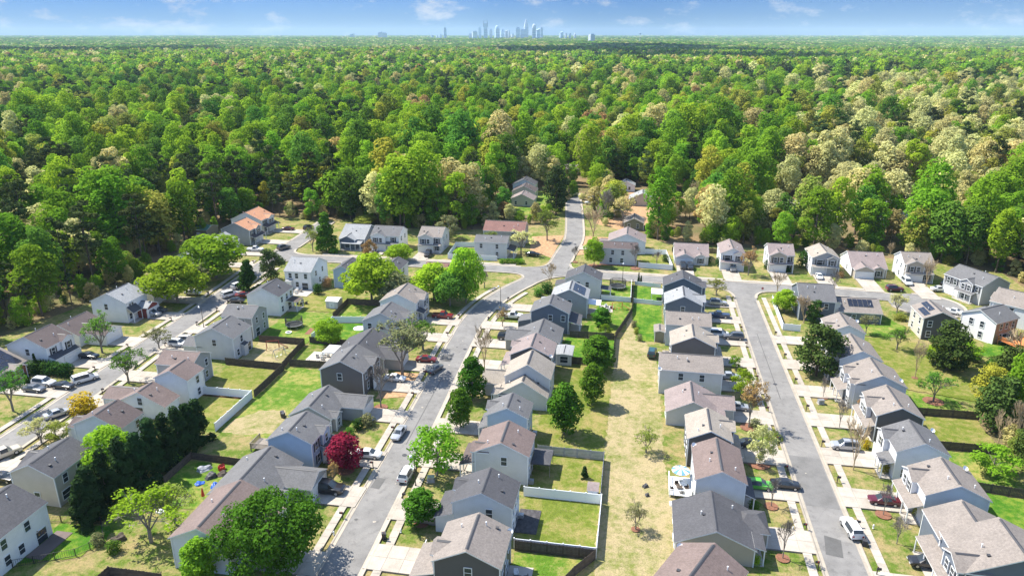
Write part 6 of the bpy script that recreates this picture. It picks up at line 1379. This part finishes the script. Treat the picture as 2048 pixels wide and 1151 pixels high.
def stop_sign(u, v, ang):
    e = empty('stop_sign', (u, v, .14), ang); tag(e, 'red octagonal stop sign at the eastern street corner', 'sign'); b_ = MB(); b_.box(-.03, .03, -.03, .03, 0, 2.7); obj('post', b_.mesh('sign_post', [MT['steel']]), e)
    b_ = MB(); b_.tube((0, -.05, 2.4), (0, -.03, 2.4), .41, .41, 8, 0); b_.tube((0, -.055, 2.4), (0, -.05, 2.4), .37, .37, 8, 1); pl = obj('plate', b_.mesh('stop_plate', [MT['white'], MT['redp']]), e)
    cu = bpy.data.curves.new('stop_text', 'FONT'); cu.body = 'STOP'; cu.size = .3; cu.align_x = 'CENTER'; cu.align_y = 'CENTER'; cu.extrude = .003; tmp = bpy.data.objects.new('t', cu)
    COL.objects.link(tmp); dg = bpy.context.evaluated_depsgraph_get(); me = bpy.data.meshes.new_from_object(tmp.evaluated_get(dg)); bpy.data.objects.remove(tmp); me.materials.clear(); me.materials.append(MT['white'])
    o = obj('lettering', me, pl, (0, -.062, 2.4)); o.rotation_euler = (R(90), 0, 0)
stop_sign(36.4, 204.6, R(0))
def trampoline(u, v, r, label, net=1.8):
    e = empty('trampoline', (u, v, .14)); tag(e, label, 'trampoline'); b_ = MB(); b_.lathe([(r * .86, .85), (.02, .83)], 24); obj('mat', b_.mesh('tramp_mat', [MT['net']]), e)
    b_ = MB(); b_.lathe([(r, .80), (r, .9), (r * .86, .9), (r * .86, .82)], 24); obj('pad', b_.mesh('tramp_pad', [MT['steel']]), e)
    for i in range(8):
        a = math.pi * i / 4; c, s = math.cos(a) * r, math.sin(a) * r; b_ = MB(); b_.tube((c, s, 0), (c, s, .8), .03, .03, 6); obj('leg', b_.mesh('tramp_leg', [MT['steel']]), e)
        b_ = MB(); b_.tube((c, s, .8), (c, s, .9 + net), .03, .03, 6); obj('net_pole', b_.mesh('tramp_pole', [MT['dark']]), e)
    b_ = MB()
    for i in range(48):
        a = 2 * math.pi * i / 48; c, s = math.cos(a) * r * .97, math.sin(a) * r * .97; b_.tube((c, s, .9), (c, s, .85 + net), .034, .034, 3)
    for z in [.9 + net * i / 9 for i in range(10)]:
        for i in range(24): a0, a1 = 2 * math.pi * i / 24, 2 * math.pi * (i + 1) / 24; b_.tube((math.cos(a0) * r * .97, math.sin(a0) * r * .97, z), (math.cos(a1) * r * .97, math.sin(a1) * r * .97, z), .028, .028, 3)
    obj('safety_net', b_.mesh('tramp_net', [MT['net']]), e)
trampoline(-84.6, 159.6, 2.2, 'round netted trampoline on the lawn beside the grey house'); trampoline(-4.4, 204.2, 2.4, 'black netted trampoline in the corner yard')
def shed(u0, u1, v0, v1, label, wall, roof, h=2.1):
    c = ((u0 + u1) / 2, (v0 + v1) / 2); e = empty('garden_shed', (*c, .12)); tag(e, label, 'shed'); w_, d = (u1 - u0) / 2, (v1 - v0) / 2
    wm, zt = wall_mesh(-w_, w_, -d, d, h, 'x', wall, .3, .12); obj('wall', wm, e); rm, *_ = roof_mesh(-w_, w_, -d, d, h, 'x', roof, .3, t=.08); obj('roof', rm, e)
    b_ = MB(); b_.box(-.75, -.02, -.04, .01, 0, 1.8); b_.box(.02, .75, -.04, .01, 0, 1.8); dd = obj('door', b_.mesh('shed_door', [MT['white']]), e, (0, -d + .12, 0)); b_ = MB(); b_.box(-.08, .08, -.08, -.04, .9, 1.1); obj('handle', b_.mesh('shed_handle', [MT['black']]), dd)
shed(-82.3, -78.6, 173.6, 177.2, 'small grey garden shed with white roof on the dry lawn', WALL['lgrey'], MT['canvas']); shed(-5.4, -3.5, 99.0, 101.6, 'small pinkish garden shed in the fence corner', WALL['beige'], ROOF['mauve'], 1.8)
shed(-163, -156, 236, 244, 'open garden building with green roof at the edge of the woods', WALL['olive'], plain('green_roof', (.05, .14, .10), .6), 2.6); shed(-156.5, -153.5, 229, 232.5, 'small beige shed behind the orange roofed house', WALL['beige'], ROOF['taupe'])
def deck(u0, u1, v0, v1, z, mat, label, rail=None, rot=0):
    c = ((u0 + u1) / 2, (v0 + v1) / 2); e = empty('deck', (*c, .12), R(rot)); tag(e, label, 'deck'); w_, d = (u1 - u0) / 2, (v1 - v0) / 2; n_ = max(4, int((v1 - v0) / .45))
    for i in range(n_): obj('plank', ubox(mat), e, (0, -d + (i + .5) * 2 * d / n_, z - .06), 0, (2 * w_, 2 * d / n_ - .03, .06))
    for sx in (-1, 1):
        for sy in (-1, 1): obj('post', ubox(mat), e, (sx * (w_ - .12), sy * (d - .12), 0), 0, (.14, .14, z - .065 if not rail else z + .95))
    if rail:
        for sx in (-1, 1): obj('rail', ubox(rail), e, (sx * (w_ - .06), 0, z + .9), 0, (.1, 2 * d, .08)); obj('balusters', _bal(2 * d, rail), e, (sx * (w_ - .06), 0, z), R(90))
        obj('rail', ubox(rail), e, (0, -d + .06, z + .905), 0, (2 * w_, .1, .08)); obj('balusters', _bal(2 * w_, rail), e, (0, -d + .06, z))
    return e
def _bal(L, mat):
    b_ = MB(); n_ = int(L / .22)
    for i in range(n_): x = -L / 2 + (i + .5) * L / n_; b_.box(x - .03, x + .03, -.03, .03, 0, .9)
    return b_.mesh('balusters', [mat])
deck(7.6, 11.3, 102.2, 107.6, .5, MT['canvas'], 'white painted deck with blue umbrella behind the blue-white house', MT['vinyl']); deck(88.2, 95.0, 173.4, 180.4, 1.4, MT['orange_deck'], 'bright orange cedar deck behind the white house', MT['orange_deck'], 26); deck(-65.6, -60.2, 103.0, 106.6, .8, MT['grey_deck'], 'weathered deck at the back of the sky blue house', MT['grey_deck'])
def patio(u0, u1, v0, v1, label, mat): o = tag(obj('patio', ubox(mat), None, ((u0 + u1) / 2, (v0 + v1) / 2, .1), 0, (u1 - u0, v1 - v0, .16)), kind='structure'); return o
patio(-15.4, -12.1, 89.2, 95.0, '', MT['gravel']); patio(-15.1, -11.4, 76.5, 82, '', MT['patio']); patio(-82.9, -80.2, 71.6, 77.6, '', plain('brown_pavers', (.13, .10, .09), .9, 0, .2, 2)); patio(-98, -91.5, 181.6, 187.2, '', MT['patio']); patio(-73, -66.5, 140.8, 146, '', MT['patio']); patio(-8.6, -5, 184, 189, '', MT['patio'])
def umbrella(u, v, m1, m2, label, h=2.5, r=1.5, z=.12):
    e = empty('parasol', (u, v, z)); tag(e, label, 'parasol'); b_ = MB(); b_.tube((0, 0, 0), (0, 0, h), .03, .03, 8); b_.lathe([(.3, 0), (.3, .08), (.05, .1)], 12); obj('pole', b_.mesh('parasol_pole', [MT['steel']]), e)
    for i in range(12):
        a0, a1 = 2 * math.pi * i / 12, 2 * math.pi * (i + 1) / 12; b_ = MB(); b_.poly([(0, 0, h + .1), (r * math.cos(a0), r * math.sin(a0), h - .45), (r * math.cos(a1), r * math.sin(a1), h - .45)]); obj('canopy_panel', b_.mesh('canopy_panel', [m1 if i % 2 else m2]), e)
umbrella(9.5, 106.4, plain('parasol_blue', (.10, .26, .50), .8), MT['canvas'], 'blue and white striped parasol on the white deck', 2.5, 1.5, .6); umbrella(-66.0, 157.0, MT['canvas'], MT['canvas'], 'white patio parasol behind the grey gabled house')
def furniture(u, v, label, mat=MT['dark'], mat2=MT['canvas']):
    e = empty('patio_set', (u, v, .26)); tag(e, label, 'patio furniture'); b_ = MB(); b_.box(-.5, .5, -.4, .4, .66, .72); obj('table_top', b_.mesh('table_top', [mat]), e)
    for sx in (-1, 1):
        for sy in (-1, 1): obj('leg', ubox(mat), e, (sx * .42, sy * .32, 0), 0, (.06, .06, .66))
    for i in range(4):
        a = math.pi / 2 * i + .3; b_ = MB(); b_.box(-.3, .3, -.3, .3, .3, .42); b_.box(-.3, .3, .22, .32, .42, .9); b_.box(-.34, -.28, -.3, .3, 0, .6); b_.box(.28, .34, -.3, .3, 0, .6); o = obj('chair', b_.mesh('patio_chair', [mat2 if i % 2 else mat]), e, (1.2 * math.cos(a), 1.2 * math.sin(a), 0), a - math.pi / 2)
furniture(-13.2, 79.0, 'dark patio set behind the dark grey house'); furniture(9.3, 104.2, 'brown patio set under the striped parasol', MT['fwood'], MT['fwood']); furniture(-69.6, 143.2, 'patio set with pale cushions by the white party tent', MT['steel']); furniture(-90.0, 175.4, 'cluttered dark patio set behind the white house', MT['dark'], MT['dark']); furniture(-96, 184.6, 'tan patio set behind the white house by the dark pine', MT['patio'], MT['canvas']); furniture(-6.6, 186.4, 'patio set behind the solar roofed grey house')
def canopy(u0, u1, v0, v1, h, mat, label, post):
    c = ((u0 + u1) / 2, (v0 + v1) / 2); e = empty('canopy', (*c, .12)); tag(e, label, 'canopy'); w_, d = (u1 - u0) / 2, (v1 - v0) / 2; b_ = MB()
    A = [(-w_, -d, h), (w_, -d, h), (w_, d, h), (-w_, d, h)]; t = (0, 0, h + .5)
    for i in range(4): b_.poly([A[i], A[(i + 1) % 4], t])
    for i in range(4): q, r = A[i], A[(i + 1) % 4]; b_.poly([(q[0], q[1], h - .2), (r[0], r[1], h - .2), r, q])
    obj('roof', b_.mesh('canopy_roof', [mat]), e)
    for sx in (-1, 1):
        for sy in (-1, 1): obj('post', ubox(post), e, (sx * (w_ - .1), sy * (d - .1), 0), 0, (.09, .09, h - .05))
canopy(5.2, 8.3, 194.4, 199.0, 2.5, MT['canvas'], 'white patio canopy behind the slate blue corner house', MT['white']); canopy(-68.8, -64.9, 141.4, 145.6, 2.3, MT['canvas'], 'white party tent in the fenced back yard', MT['steel']); canopy(-15.2, -11.9, 104.2, 109.0, 2.55, ROOF['char'], 'dark roofed screened porch behind the light grey house', MT['grey_deck'])
def playset(u, v, rz, label, m1, m2):
    e = empty('play_set', (u, v, .12), rz); tag(e, label, 'play set'); b_ = MB()
    for sx in (-1.4, 1.4):
        b_.tube((sx, -.9, 0), (sx, 0, 2.2), .06, .06, 6); b_.tube((sx, .9, 0), (sx, 0, 2.2), .06, .06, 6)
    b_.tube((-1.5, 0, 2.2), (1.5, 0, 2.2), .06, .06, 6); obj('frame', b_.mesh('swing_frame', [m1]), e)
    for x in (-.6, .5): b_ = MB(); b_.tube((x - .2, 0, 2.2), (x - .2, 0, .5), .015, .015, 4); b_.tube((x + .2, 0, 2.2), (x + .2, 0, .5), .015, .015, 4); b_.box(x - .24, x + .24, -.12, .12, .46, .5); obj('swing', b_.mesh('swing', [m2]), e)
    b_ = MB(); b_.poly([(1.5, -.3, 1.5), (1.5, .3, 1.5), (3.4, .3, .2), (3.4, -.3, .2)]); b_.poly([(3.4, -.3, .16), (3.4, .3, .16), (1.5, .3, 1.46), (1.5, -.3, 1.46)]); obj('slide', b_.mesh('slide', [m2]), e)
playset(-79.6, 141.6, 1.1, 'grey swing and slide frame on the sandy play yard', MT['steel'], MT['canvas']); playset(-83.2, 145.6, .4, 'brown climbing toy by the play yard fence', MT['red_wood'], MT['mulch']); playset(-3.9, 186.2, .3, 'wooden play tower with red roof beside the long fence', MT['orange_deck'], MT['redp'])
def bed(pts, label, z=.2): sheet('mulch_bed', pts, z + .02, MT['mulch'] if z >= .18 else MT['straw'])
def ring(px, py, r, mat=None):
    x, y = P(px, py); sheet('mulch_bed', [(x + r * math.cos(a * .45), y + r * math.sin(a * .45)) for a in range(14)], LAWN_TOP + .02 + .0011 * (px % 9), mat or MT['mulch'])
for px, py, r in ((1565, 1118, 1.0), (1766, 1031, 1.2), (1866, 804, 2.0), (1270, 538, 1.6), (1188, 533, 2.2), (1313, 531, .9), (1005, 655, 1.1), (1497, 856, 1.6), (1517, 928, 2.0), (1542, 1014, 1.1), (1646, 796, 1.0), (692, 942, 1.6), (762, 816, 1.4), (843, 1048, 1.2), (969, 742, 1.4), (1150, 525, 1.0), (1271, 1060, .7), (1829, 757, .7)): ring(px, py, r)
bed([(-11.3, 226.6), (.9, 226.6), (.9, 227.9), (-11.3, 227.9)], ''); bed([(-36, 240), (-27.5, 232), (-26.5, 262), (-38, 258)], '', .16); bed([(-50.6, 126), (-44.5, 128), (-44.6, 139), (-50.6, 139)], '', .16); bed([(-20, 236), (-14, 240), (-8, 262), (-19, 262)], '', .16)
bed([(-79.9, 155.4), (-78.6, 155.4), (-79.0, 159.6), (-80.3, 159.6)], '', .2); bed([(-88, 121.1), (-77, 121), (-77, 121.6), (-88, 121.7)], '', .18)
# tools, tarps and rubbish in the rough yard
def heap(u, v, r, h, mat, label, name='tarp_heap', cat='tarp'):
    bm = bmesh.new(); bmesh.ops.create_icosphere(bm, subdivisions=3, radius=1); r_ = random.Random(int(u * 10 + v))
    ph = [r_.uniform(0, 6) for _ in range(4)]
    for q in bm.verts: k_ = 1 + .16 * math.sin(5 * q.co.x + ph[0]) + .13 * math.sin(6 * q.co.y + ph[1]) + .1 * math.sin(9 * q.co.z + ph[2]); q.co = Vector((q.co.x * r * k_, q.co.y * r * k_ * .8, max(0, q.co.z) * h * k_))
    me = bpy.data.meshes.new(name); bm.to_mesh(me); bm.free(); me.materials.append(mat); tag(obj(name, me, None, (u, v, .1), r_.uniform(0, 3)), label, cat)
heap(-65.6, 91.8, .9, .9, MT['blue'], 'bright blue tarp over a heap beside the low charcoal house'); heap(-68.9, 92.4, .8, .45, MT['blue'], 'flatter blue tarp near the wooden fence'); heap(-68.0, 94.6, 1.0, .8, MT['dark'], 'dark heap of tools by the fence', 'tool_heap', 'heap'); heap(-66.6, 95.6, .9, .6, MT['fwood'], 'brown heap of boards by the fence', 'board_heap', 'heap'); heap(-70.6, 96.4, 1.2, .7, MT['fgrey'], 'grey heap of scrap in the fence corner', 'scrap_heap', 'heap')
heap(-70.5, 84.5, .7, .5, MT['canvas'], 'white sheet lying under the half-leafed tree'); heap(-64.4, 81.0, .8, .7, MT['dark'], 'dark rubbish heap against the pale gable wall', 'rubbish_heap', 'heap'); heap(-67.5, 96.9, .6, 1.2, MT['redp'], 'red toy by the fence in the tool yard', 'red_toy', 'toy'); heap(-72.5, 77.5, 1.0, .8, MT['fwood'], 'brush pile on the rough lawn', 'brush_pile', 'heap')
heap(8.0, 100.2, .5, .7, MT['canvas'], 'white tank beside the white deck', 'tank', 'tank'); heap(3.9, 104.5, .5, .5, MT['dark'], 'black bucket swing left on the mown strip', 'toy', 'toy'); heap(4.2, 102.0, .4, .5, MT['dark'], 'dark stool on the mown strip', 'stool', 'stool')
e = empty('parasol', (-65.6, 88.4, .12)); tag(e, 'closed red parasol by the mauve-brown roofed house', 'parasol'); b_ = MB(); b_.tube((0, 0, 0), (0, 0, 2.4), .03, .03, 6); obj('pole', b_.mesh('closed_pole', [MT['steel']]), e); b_ = MB(); b_.lathe([(.28, .9), (.2, 1.5), (.1, 2.2), (.02, 2.4)], 8); obj('canopy', b_.mesh('closed_canopy', [MT['redp']]), e)
e = empty('fire_pit', (-84.2, 155.6, .14)); tag(e, 'small white fire pit on the trampoline lawn', 'fire pit'); b_ = MB(); b_.lathe([(.75, 0), (.75, .3), (.5, .3), (.5, .05)], 14); obj('ring', b_.mesh('pit_ring', [MT['canvas']]), e); b_ = MB(); b_.lathe([(.49, .1), (.02, .12)], 12); obj('ash_bed', b_.mesh('ash_bed', [MT['dark']]), e)
for i, (px, py) in enumerate(((802, 1066), (668, 1071), (1746, 1058), (1585, 1062))):
    x, y = P(px, py); e = empty('fire_hydrant' if i == 0 else 'marker_post', (x, y, .2)); tag(e, ('low white hydrant on the lawn before the charcoal roofed house', 'white marker post on the western verge of the middle street', 'white marker post on the dry front lawn', 'white marker post on the lawn before the charcoal roofed house')[i], 'hydrant' if i == 0 else 'post')
    b_ = MB(); b_.lathe([(.14, 0), (.14, .1), (.1, .12), (.1, .55), (.13, .58), (.08, .7), (.01, .74)], 10); obj('barrel', b_.mesh('barrel', [MT['white']]), e); b_ = MB(); b_.tube((-.17, 0, .42), (.17, 0, .42), .05, .05, 8); obj('nozzle', b_.mesh('nozzle', [MT['white']]), e)

for i, (px, py) in enumerate(((809, 912), (1550, 770), (1404, 566), (930, 700))):
    x, y = P(px, py); b_ = MB(); b_.lathe([(.42, 0), (.42, .03), (.36, .034), (.34, .028), (.02, .03)], 16)
    tag(obj('manhole_cover', b_.mesh('manhole_cover', [MT['dark']]), None, (x, y, ZR + .022)), ('round iron manhole cover in the middle street by the leafy tree', 'round iron manhole cover in the eastern street', 'round iron manhole cover at the cross street', 'round iron manhole cover where the middle street starts to curve')[i], 'manhole')
dk = concrete('tar_patch', (0.115, 0.112, 0.108)); mdk = concrete('newer_asphalt', (0.165, 0.160, 0.154))
for pts, mt_ in (([(28.9, 103.6), (33.9, 103.3), (33.8, 118.0), (28.8, 118.4)], mdk), ([(-40.6, 96.2), (-39.0, 96.0), (-38.9, 99.0), (-40.5, 99.2)], dk), ([(29.3, 92.0), (31.6, 91.6), (32.2, 95.6), (30.0, 96.4)], dk), ([(-42.4, 146), (-40.0, 145.8), (-40.2, 149.5), (-42.5, 149.8)], dk), ([(30.9, 140), (31.05, 140), (31.2, 175), (31.05, 175)], dk), ([(-39.0, 110), (-38.85, 110), (-39.6, 138), (-39.75, 138)], dk)): sheet('road_patch', pts, ZR + .017 + .0007 * len(pts), mt_)
for i in range(26):
    k_ = rnd.choice(('centre', 'east')); q = rnd.choice(sub(LINES[k_], NOTC(78, 180))); r = rnd.uniform(.12, .3); x, y = q.x + rnd.uniform(-1.8, 1.8), q.y; n_ = 7
    sheet('road_patch', [(x + r * rnd.uniform(.5, 1.2) * math.cos(a * .9), y + r * rnd.uniform(.5, 1.2) * math.sin(a * .9)) for a in range(7)], ZR + .024 + .0002 * i, MT['concrete'] if i % 3 else dk)
# ------------------------------------------------------------------ city skyline, clouds, air
MT['tower'] = plain('tower_glass', (0.55, 0.68, 0.82), 0.2, 0, .15, .02)  # tower colours paled blue to stand in for haze and reflected sky
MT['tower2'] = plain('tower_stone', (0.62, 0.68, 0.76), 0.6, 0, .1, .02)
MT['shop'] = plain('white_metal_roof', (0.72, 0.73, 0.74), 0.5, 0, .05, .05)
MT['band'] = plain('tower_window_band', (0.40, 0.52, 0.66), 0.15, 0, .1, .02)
CITY_D = 8600.0
def tower(px, ytop, wpx, style, label, group=None, D=CITY_D, mat='tower'):
    X = (px - 1024) / FPX * D; top = CAM_H + (HORIZON - ytop) / FPX * D; w_ = wpx / FPX * D; x, y = fr(X, D + rnd.uniform(-300, 300))
    e = empty('skyscraper', (x, y, 0), R(YAW + rnd.choice((0, 12, 25)))); tag(e, label, 'skyscraper', group)
    b_ = MB(); s = w_ / 2; d = s * .9
    if style == 'crown':
        b_.box(-s, s, -d, d, -5, top * .70); b_.box(-s * .86, s * .86, -d * .86, d * .86, top * .70, top * .80); b_.box(-s * .68, s * .68, -d * .68, d * .68, top * .80, top * .88); b_.box(-s * .45, s * .45, -d * .45, d * .45, top * .88, top * .94)
        c = MB(); c.tube((0, 0, top * .94), (0, 0, top), s * .38, s * .06, 8); obj('spire', c.mesh('spire', [MT[mat]]), e)
    elif style == 'notch':
        b_.box(-s * .8, s * .8, -d, d, -5, top * .88)
        c = MB(); c.box(-s, -s * .72, -d, d, top * .72, top * .985); c.box(s * .72, s, -d, d, top * .72, top * .985); c.box(-s, s, -d * .6, d * .6, top * .985, top * 1.0); obj('crown_frame', c.mesh('crown_frame', [MT['band']]), e)
    elif style == 'round':
        b_.box(-s, s, -d, d, -5, top * .8); c = MB(); c.lathe([(s, top * .8), (s * .92, top * .88), (s * .7, top * .95), (s * .3, top * .99), (0.01, top)], 12); obj('rounded_top', c.mesh('rounded_top', [MT[mat]]), e)
    elif style == 'slope':
        b_.box(-s, s, -d, d, -5, top * .86); n0 = MB(); n0.poly([(-s, -d, top * .86), (s, -d, top * .86), (s, -d, top), (-s, -d, top * .9)]); n0.poly([(-s, d, top * .86), (-s, d, top * .9), (s, d, top), (s, d, top * .86)]); n0.poly([(-s, -d, top * .9), (s, -d, top), (s, d, top), (-s, d, top * .9)]); n0.poly([(s, -d, top * .86), (s, d, top * .86), (s, d, top), (s, -d, top)]); obj('sloped_top', n0.mesh('sloped_top', [MT[mat]]), e)
    else:
        b_.box(-s, s, -d, d, -5, top * .93); c = MB(); c.box(-s * .7, s * .7, -d * .7, d * .7, top * .93, top); obj('penthouse', c.mesh('penthouse', [MT['band']]), e)
    obj('shaft', b_.mesh('shaft', [MT[mat]]), e)
    c = MB(); q = 1.01
    for i in range(int(top / 26)):
        z0 = 12 + i * 26
        if z0 + 9 < top * .68: c.box(-s * q * (.8 if style == 'notch' else 1), s * q * (.8 if style == 'notch' else 1), -d * q, d * q, z0, z0 + 9)
    obj('window_bands', c.mesh('window_bands', [MT['band']]), e)
tower(1051.5, 41, 7.5, 'crown', 'tallest skyline tower with stepped crown and spire', mat='tower2')
tower(974.5, 45.5, 8.5, 'notch', 'tall skyline tower with open notched frame at the top')
tower(995.5, 53.5, 8, 'round', 'skyline tower with rounded top beside the notched tower')
tower(1064.5, 51.5, 7, 'round', 'slim rounded skyline tower just beyond the tallest tower', mat='tower2')
tower(901.5, 58, 5, 'flat', 'lone slim tower standing well apart from the main skyline cluster')
tower(1079.5, 57, 5.5, 'flat', 'flat topped glass tower closing the main skyline cluster')
tower(1182, 68.2, 10, 'flat', 'broad pale apartment tower rising from the nearer woods', D=5200, mat='tower2')
LBL = 'lesser office tower in the hazy city skyline'
for px, yt, wp, stl in ((955, 63.5, 9, 'flat'), (963.5, 55, 5, 'slope'), (983.5, 60, 5.5, 'flat'), (1005, 60.5, 7, 'flat'), (1013, 61.5, 5, 'slope'), (1018.5, 62.5, 3, 'flat'), (1035.5, 56.5, 8, 'flat'), (1043, 60.5, 6, 'flat'),
                        (1049, 58, 8, 'slope'), (1072, 59.5, 7, 'slope'), (946, 68, 7, 'flat'), (1115.5, 64.5, 6, 'slope'), (1123, 67.5, 3.5, 'flat'), (1130.5, 67, 4, 'slope'), (1143, 67, 4, 'round'), (716, 68, 8, 'slope'), (725, 70, 5, 'flat'),
                        (774, 64.5, 8, 'slope'), (790, 66.5, 8, 'flat'), (870, 71, 5, 'flat'), (892, 69.5, 5, 'flat'), (886, 71, 4, 'flat'), (1025, 68, 5, 'flat')):
    tower(px, yt, wp, stl, LBL, 'lesser towers of the skyline', mat=rnd.choice(('tower', 'tower', 'tower2')))
x, y = fr((1266 - 1024) / FPX * 5000, 5000); b_ = MB(); b_.tube((0, 0, 0), (0, 0, 92), 2.2, 1.6, 8); o = obj('water_tower', None) if False else empty('water_tower', (x, y, 0))
tag(o, 'slender mast with a small dark tank on the horizon', 'water tower'); obj('mast', b_.mesh('mast', [MT['tower2']]), o); b_ = MB(); b_.lathe([(.1, 88), (5, 91), (5.6, 95), (4, 98), (.1, 99.5)], 12); obj('tank', b_.mesh('tank', [MT['band']]), o)
for i, (x, y) in enumerate(SHOPS):
    e = empty('warehouse', (x, y, 0), R(YAW + (4 if i % 2 else -3))); tag(e, 'long low white commercial building in a far clearing of the woods', 'building', 'far white commercial buildings')
    wd = (90, 70, 60, 120, 90)[i]; b_ = MB(); b_.box(-wd / 2, wd / 2, -16, 16, 0, 11); obj('wall', b_.mesh('wall', [MT['shop']]), e)
    b_ = MB(); b_.poly([(-wd / 2 - .5, -16.5, 11.02), (wd / 2 + .5, -16.5, 11.02), (wd / 2 + .5, 0, 13.2), (-wd / 2 - .5, 0, 13.2)]); b_.poly([(-wd / 2 - .5, 0, 13.2), (wd / 2 + .5, 0, 13.2), (wd / 2 + .5, 16.5, 11.02), (-wd / 2 - .5, 16.5, 11.02)]); obj('roof', b_.mesh('roof', [MT['shop']]), e)
    for j in range(int(wd / 12)):
        b_ = MB(); b_.box(-2.4, 2.4, -.15, .15, 0, 4.2); obj('bay_door', b_.mesh('bay_door', [MT['band']]), e, (-wd / 2 + 6 + 12 * j, -16.05, .3))

# two drifting cumulus clouds: they shade parts of the far woods
mc, n, l, b = new_mat('cloud_white'); b.inputs["Base Color"].default_value = (.85, .86, .88, 1); b.inputs["Roughness"].default_value = 1
def cloud(X, Y, rx, ry, label):
    off = 1500 / math.tan(R(SUN_EL)); x, y = fr(X, Y); x += SUN_DIR[0] * off; y += SUN_DIR[1] * off
    bm = bmesh.new(); r_ = random.Random(int(X) + 3)
    for i in range(46):
        a = r_.uniform(0, 6.28); q = math.sqrt(r_.random()) * (.92 + .25 * math.sin(3 * a + X)); lx, ly = math.cos(a) * q * rx, math.sin(a) * q * ry
        s = r_.uniform(90, 190) * (1.15 - .5 * q)
        bmesh.ops.create_icosphere(bm, subdivisions=2, radius=s, matrix=Matrix.Translation((lx, ly, s * .35)) @ Matrix.Diagonal((1.5, 1.5, .6, 1)))
    me = bpy.data.meshes.new('cloud'); bm.to_mesh(me); bm.free(); me.materials.append(mc)
    me.polygons.foreach_set("use_smooth", [True] * len(me.polygons))
    o = obj('cloud', me, None, (x, y, 1500), R(YAW)); tag(o, label, None, None, 'structure')
cloud(-1750, 2900, 720, 1150, 'drifting white cumulus cloud that shades the woods')
cloud(420, 3050, 560, 1250, 'second drifting white cumulus cloud that shades the woods')

# summer haze: one even body of air round everything
hz = MB(); hz.box(-17000, 17000, -300, 24000, -12, 330)
mh = bpy.data.materials.new('air'); mh.use_nodes = True; mh.node_tree.nodes.clear()
oo = mh.node_tree.nodes.new("ShaderNodeOutputMaterial"); pv = mh.node_tree.nodes.new("ShaderNodeVolumePrincipled")
pv.inputs["Color"].default_value = (.58, .78, 1.0, 1); pv.inputs["Density"].default_value = 0.000045; pv.inputs["Anisotropy"].default_value = 0.0
mh.node_tree.links.new(pv.outputs[0], oo.inputs["Volume"])
hb = hz.mesh('haze', [mh]); ho = obj('haze', hb, None, (0, 0, 0), R(YAW)); tag(ho, 'thin blue haze filling the air over the woods', None, None, 'stuff')
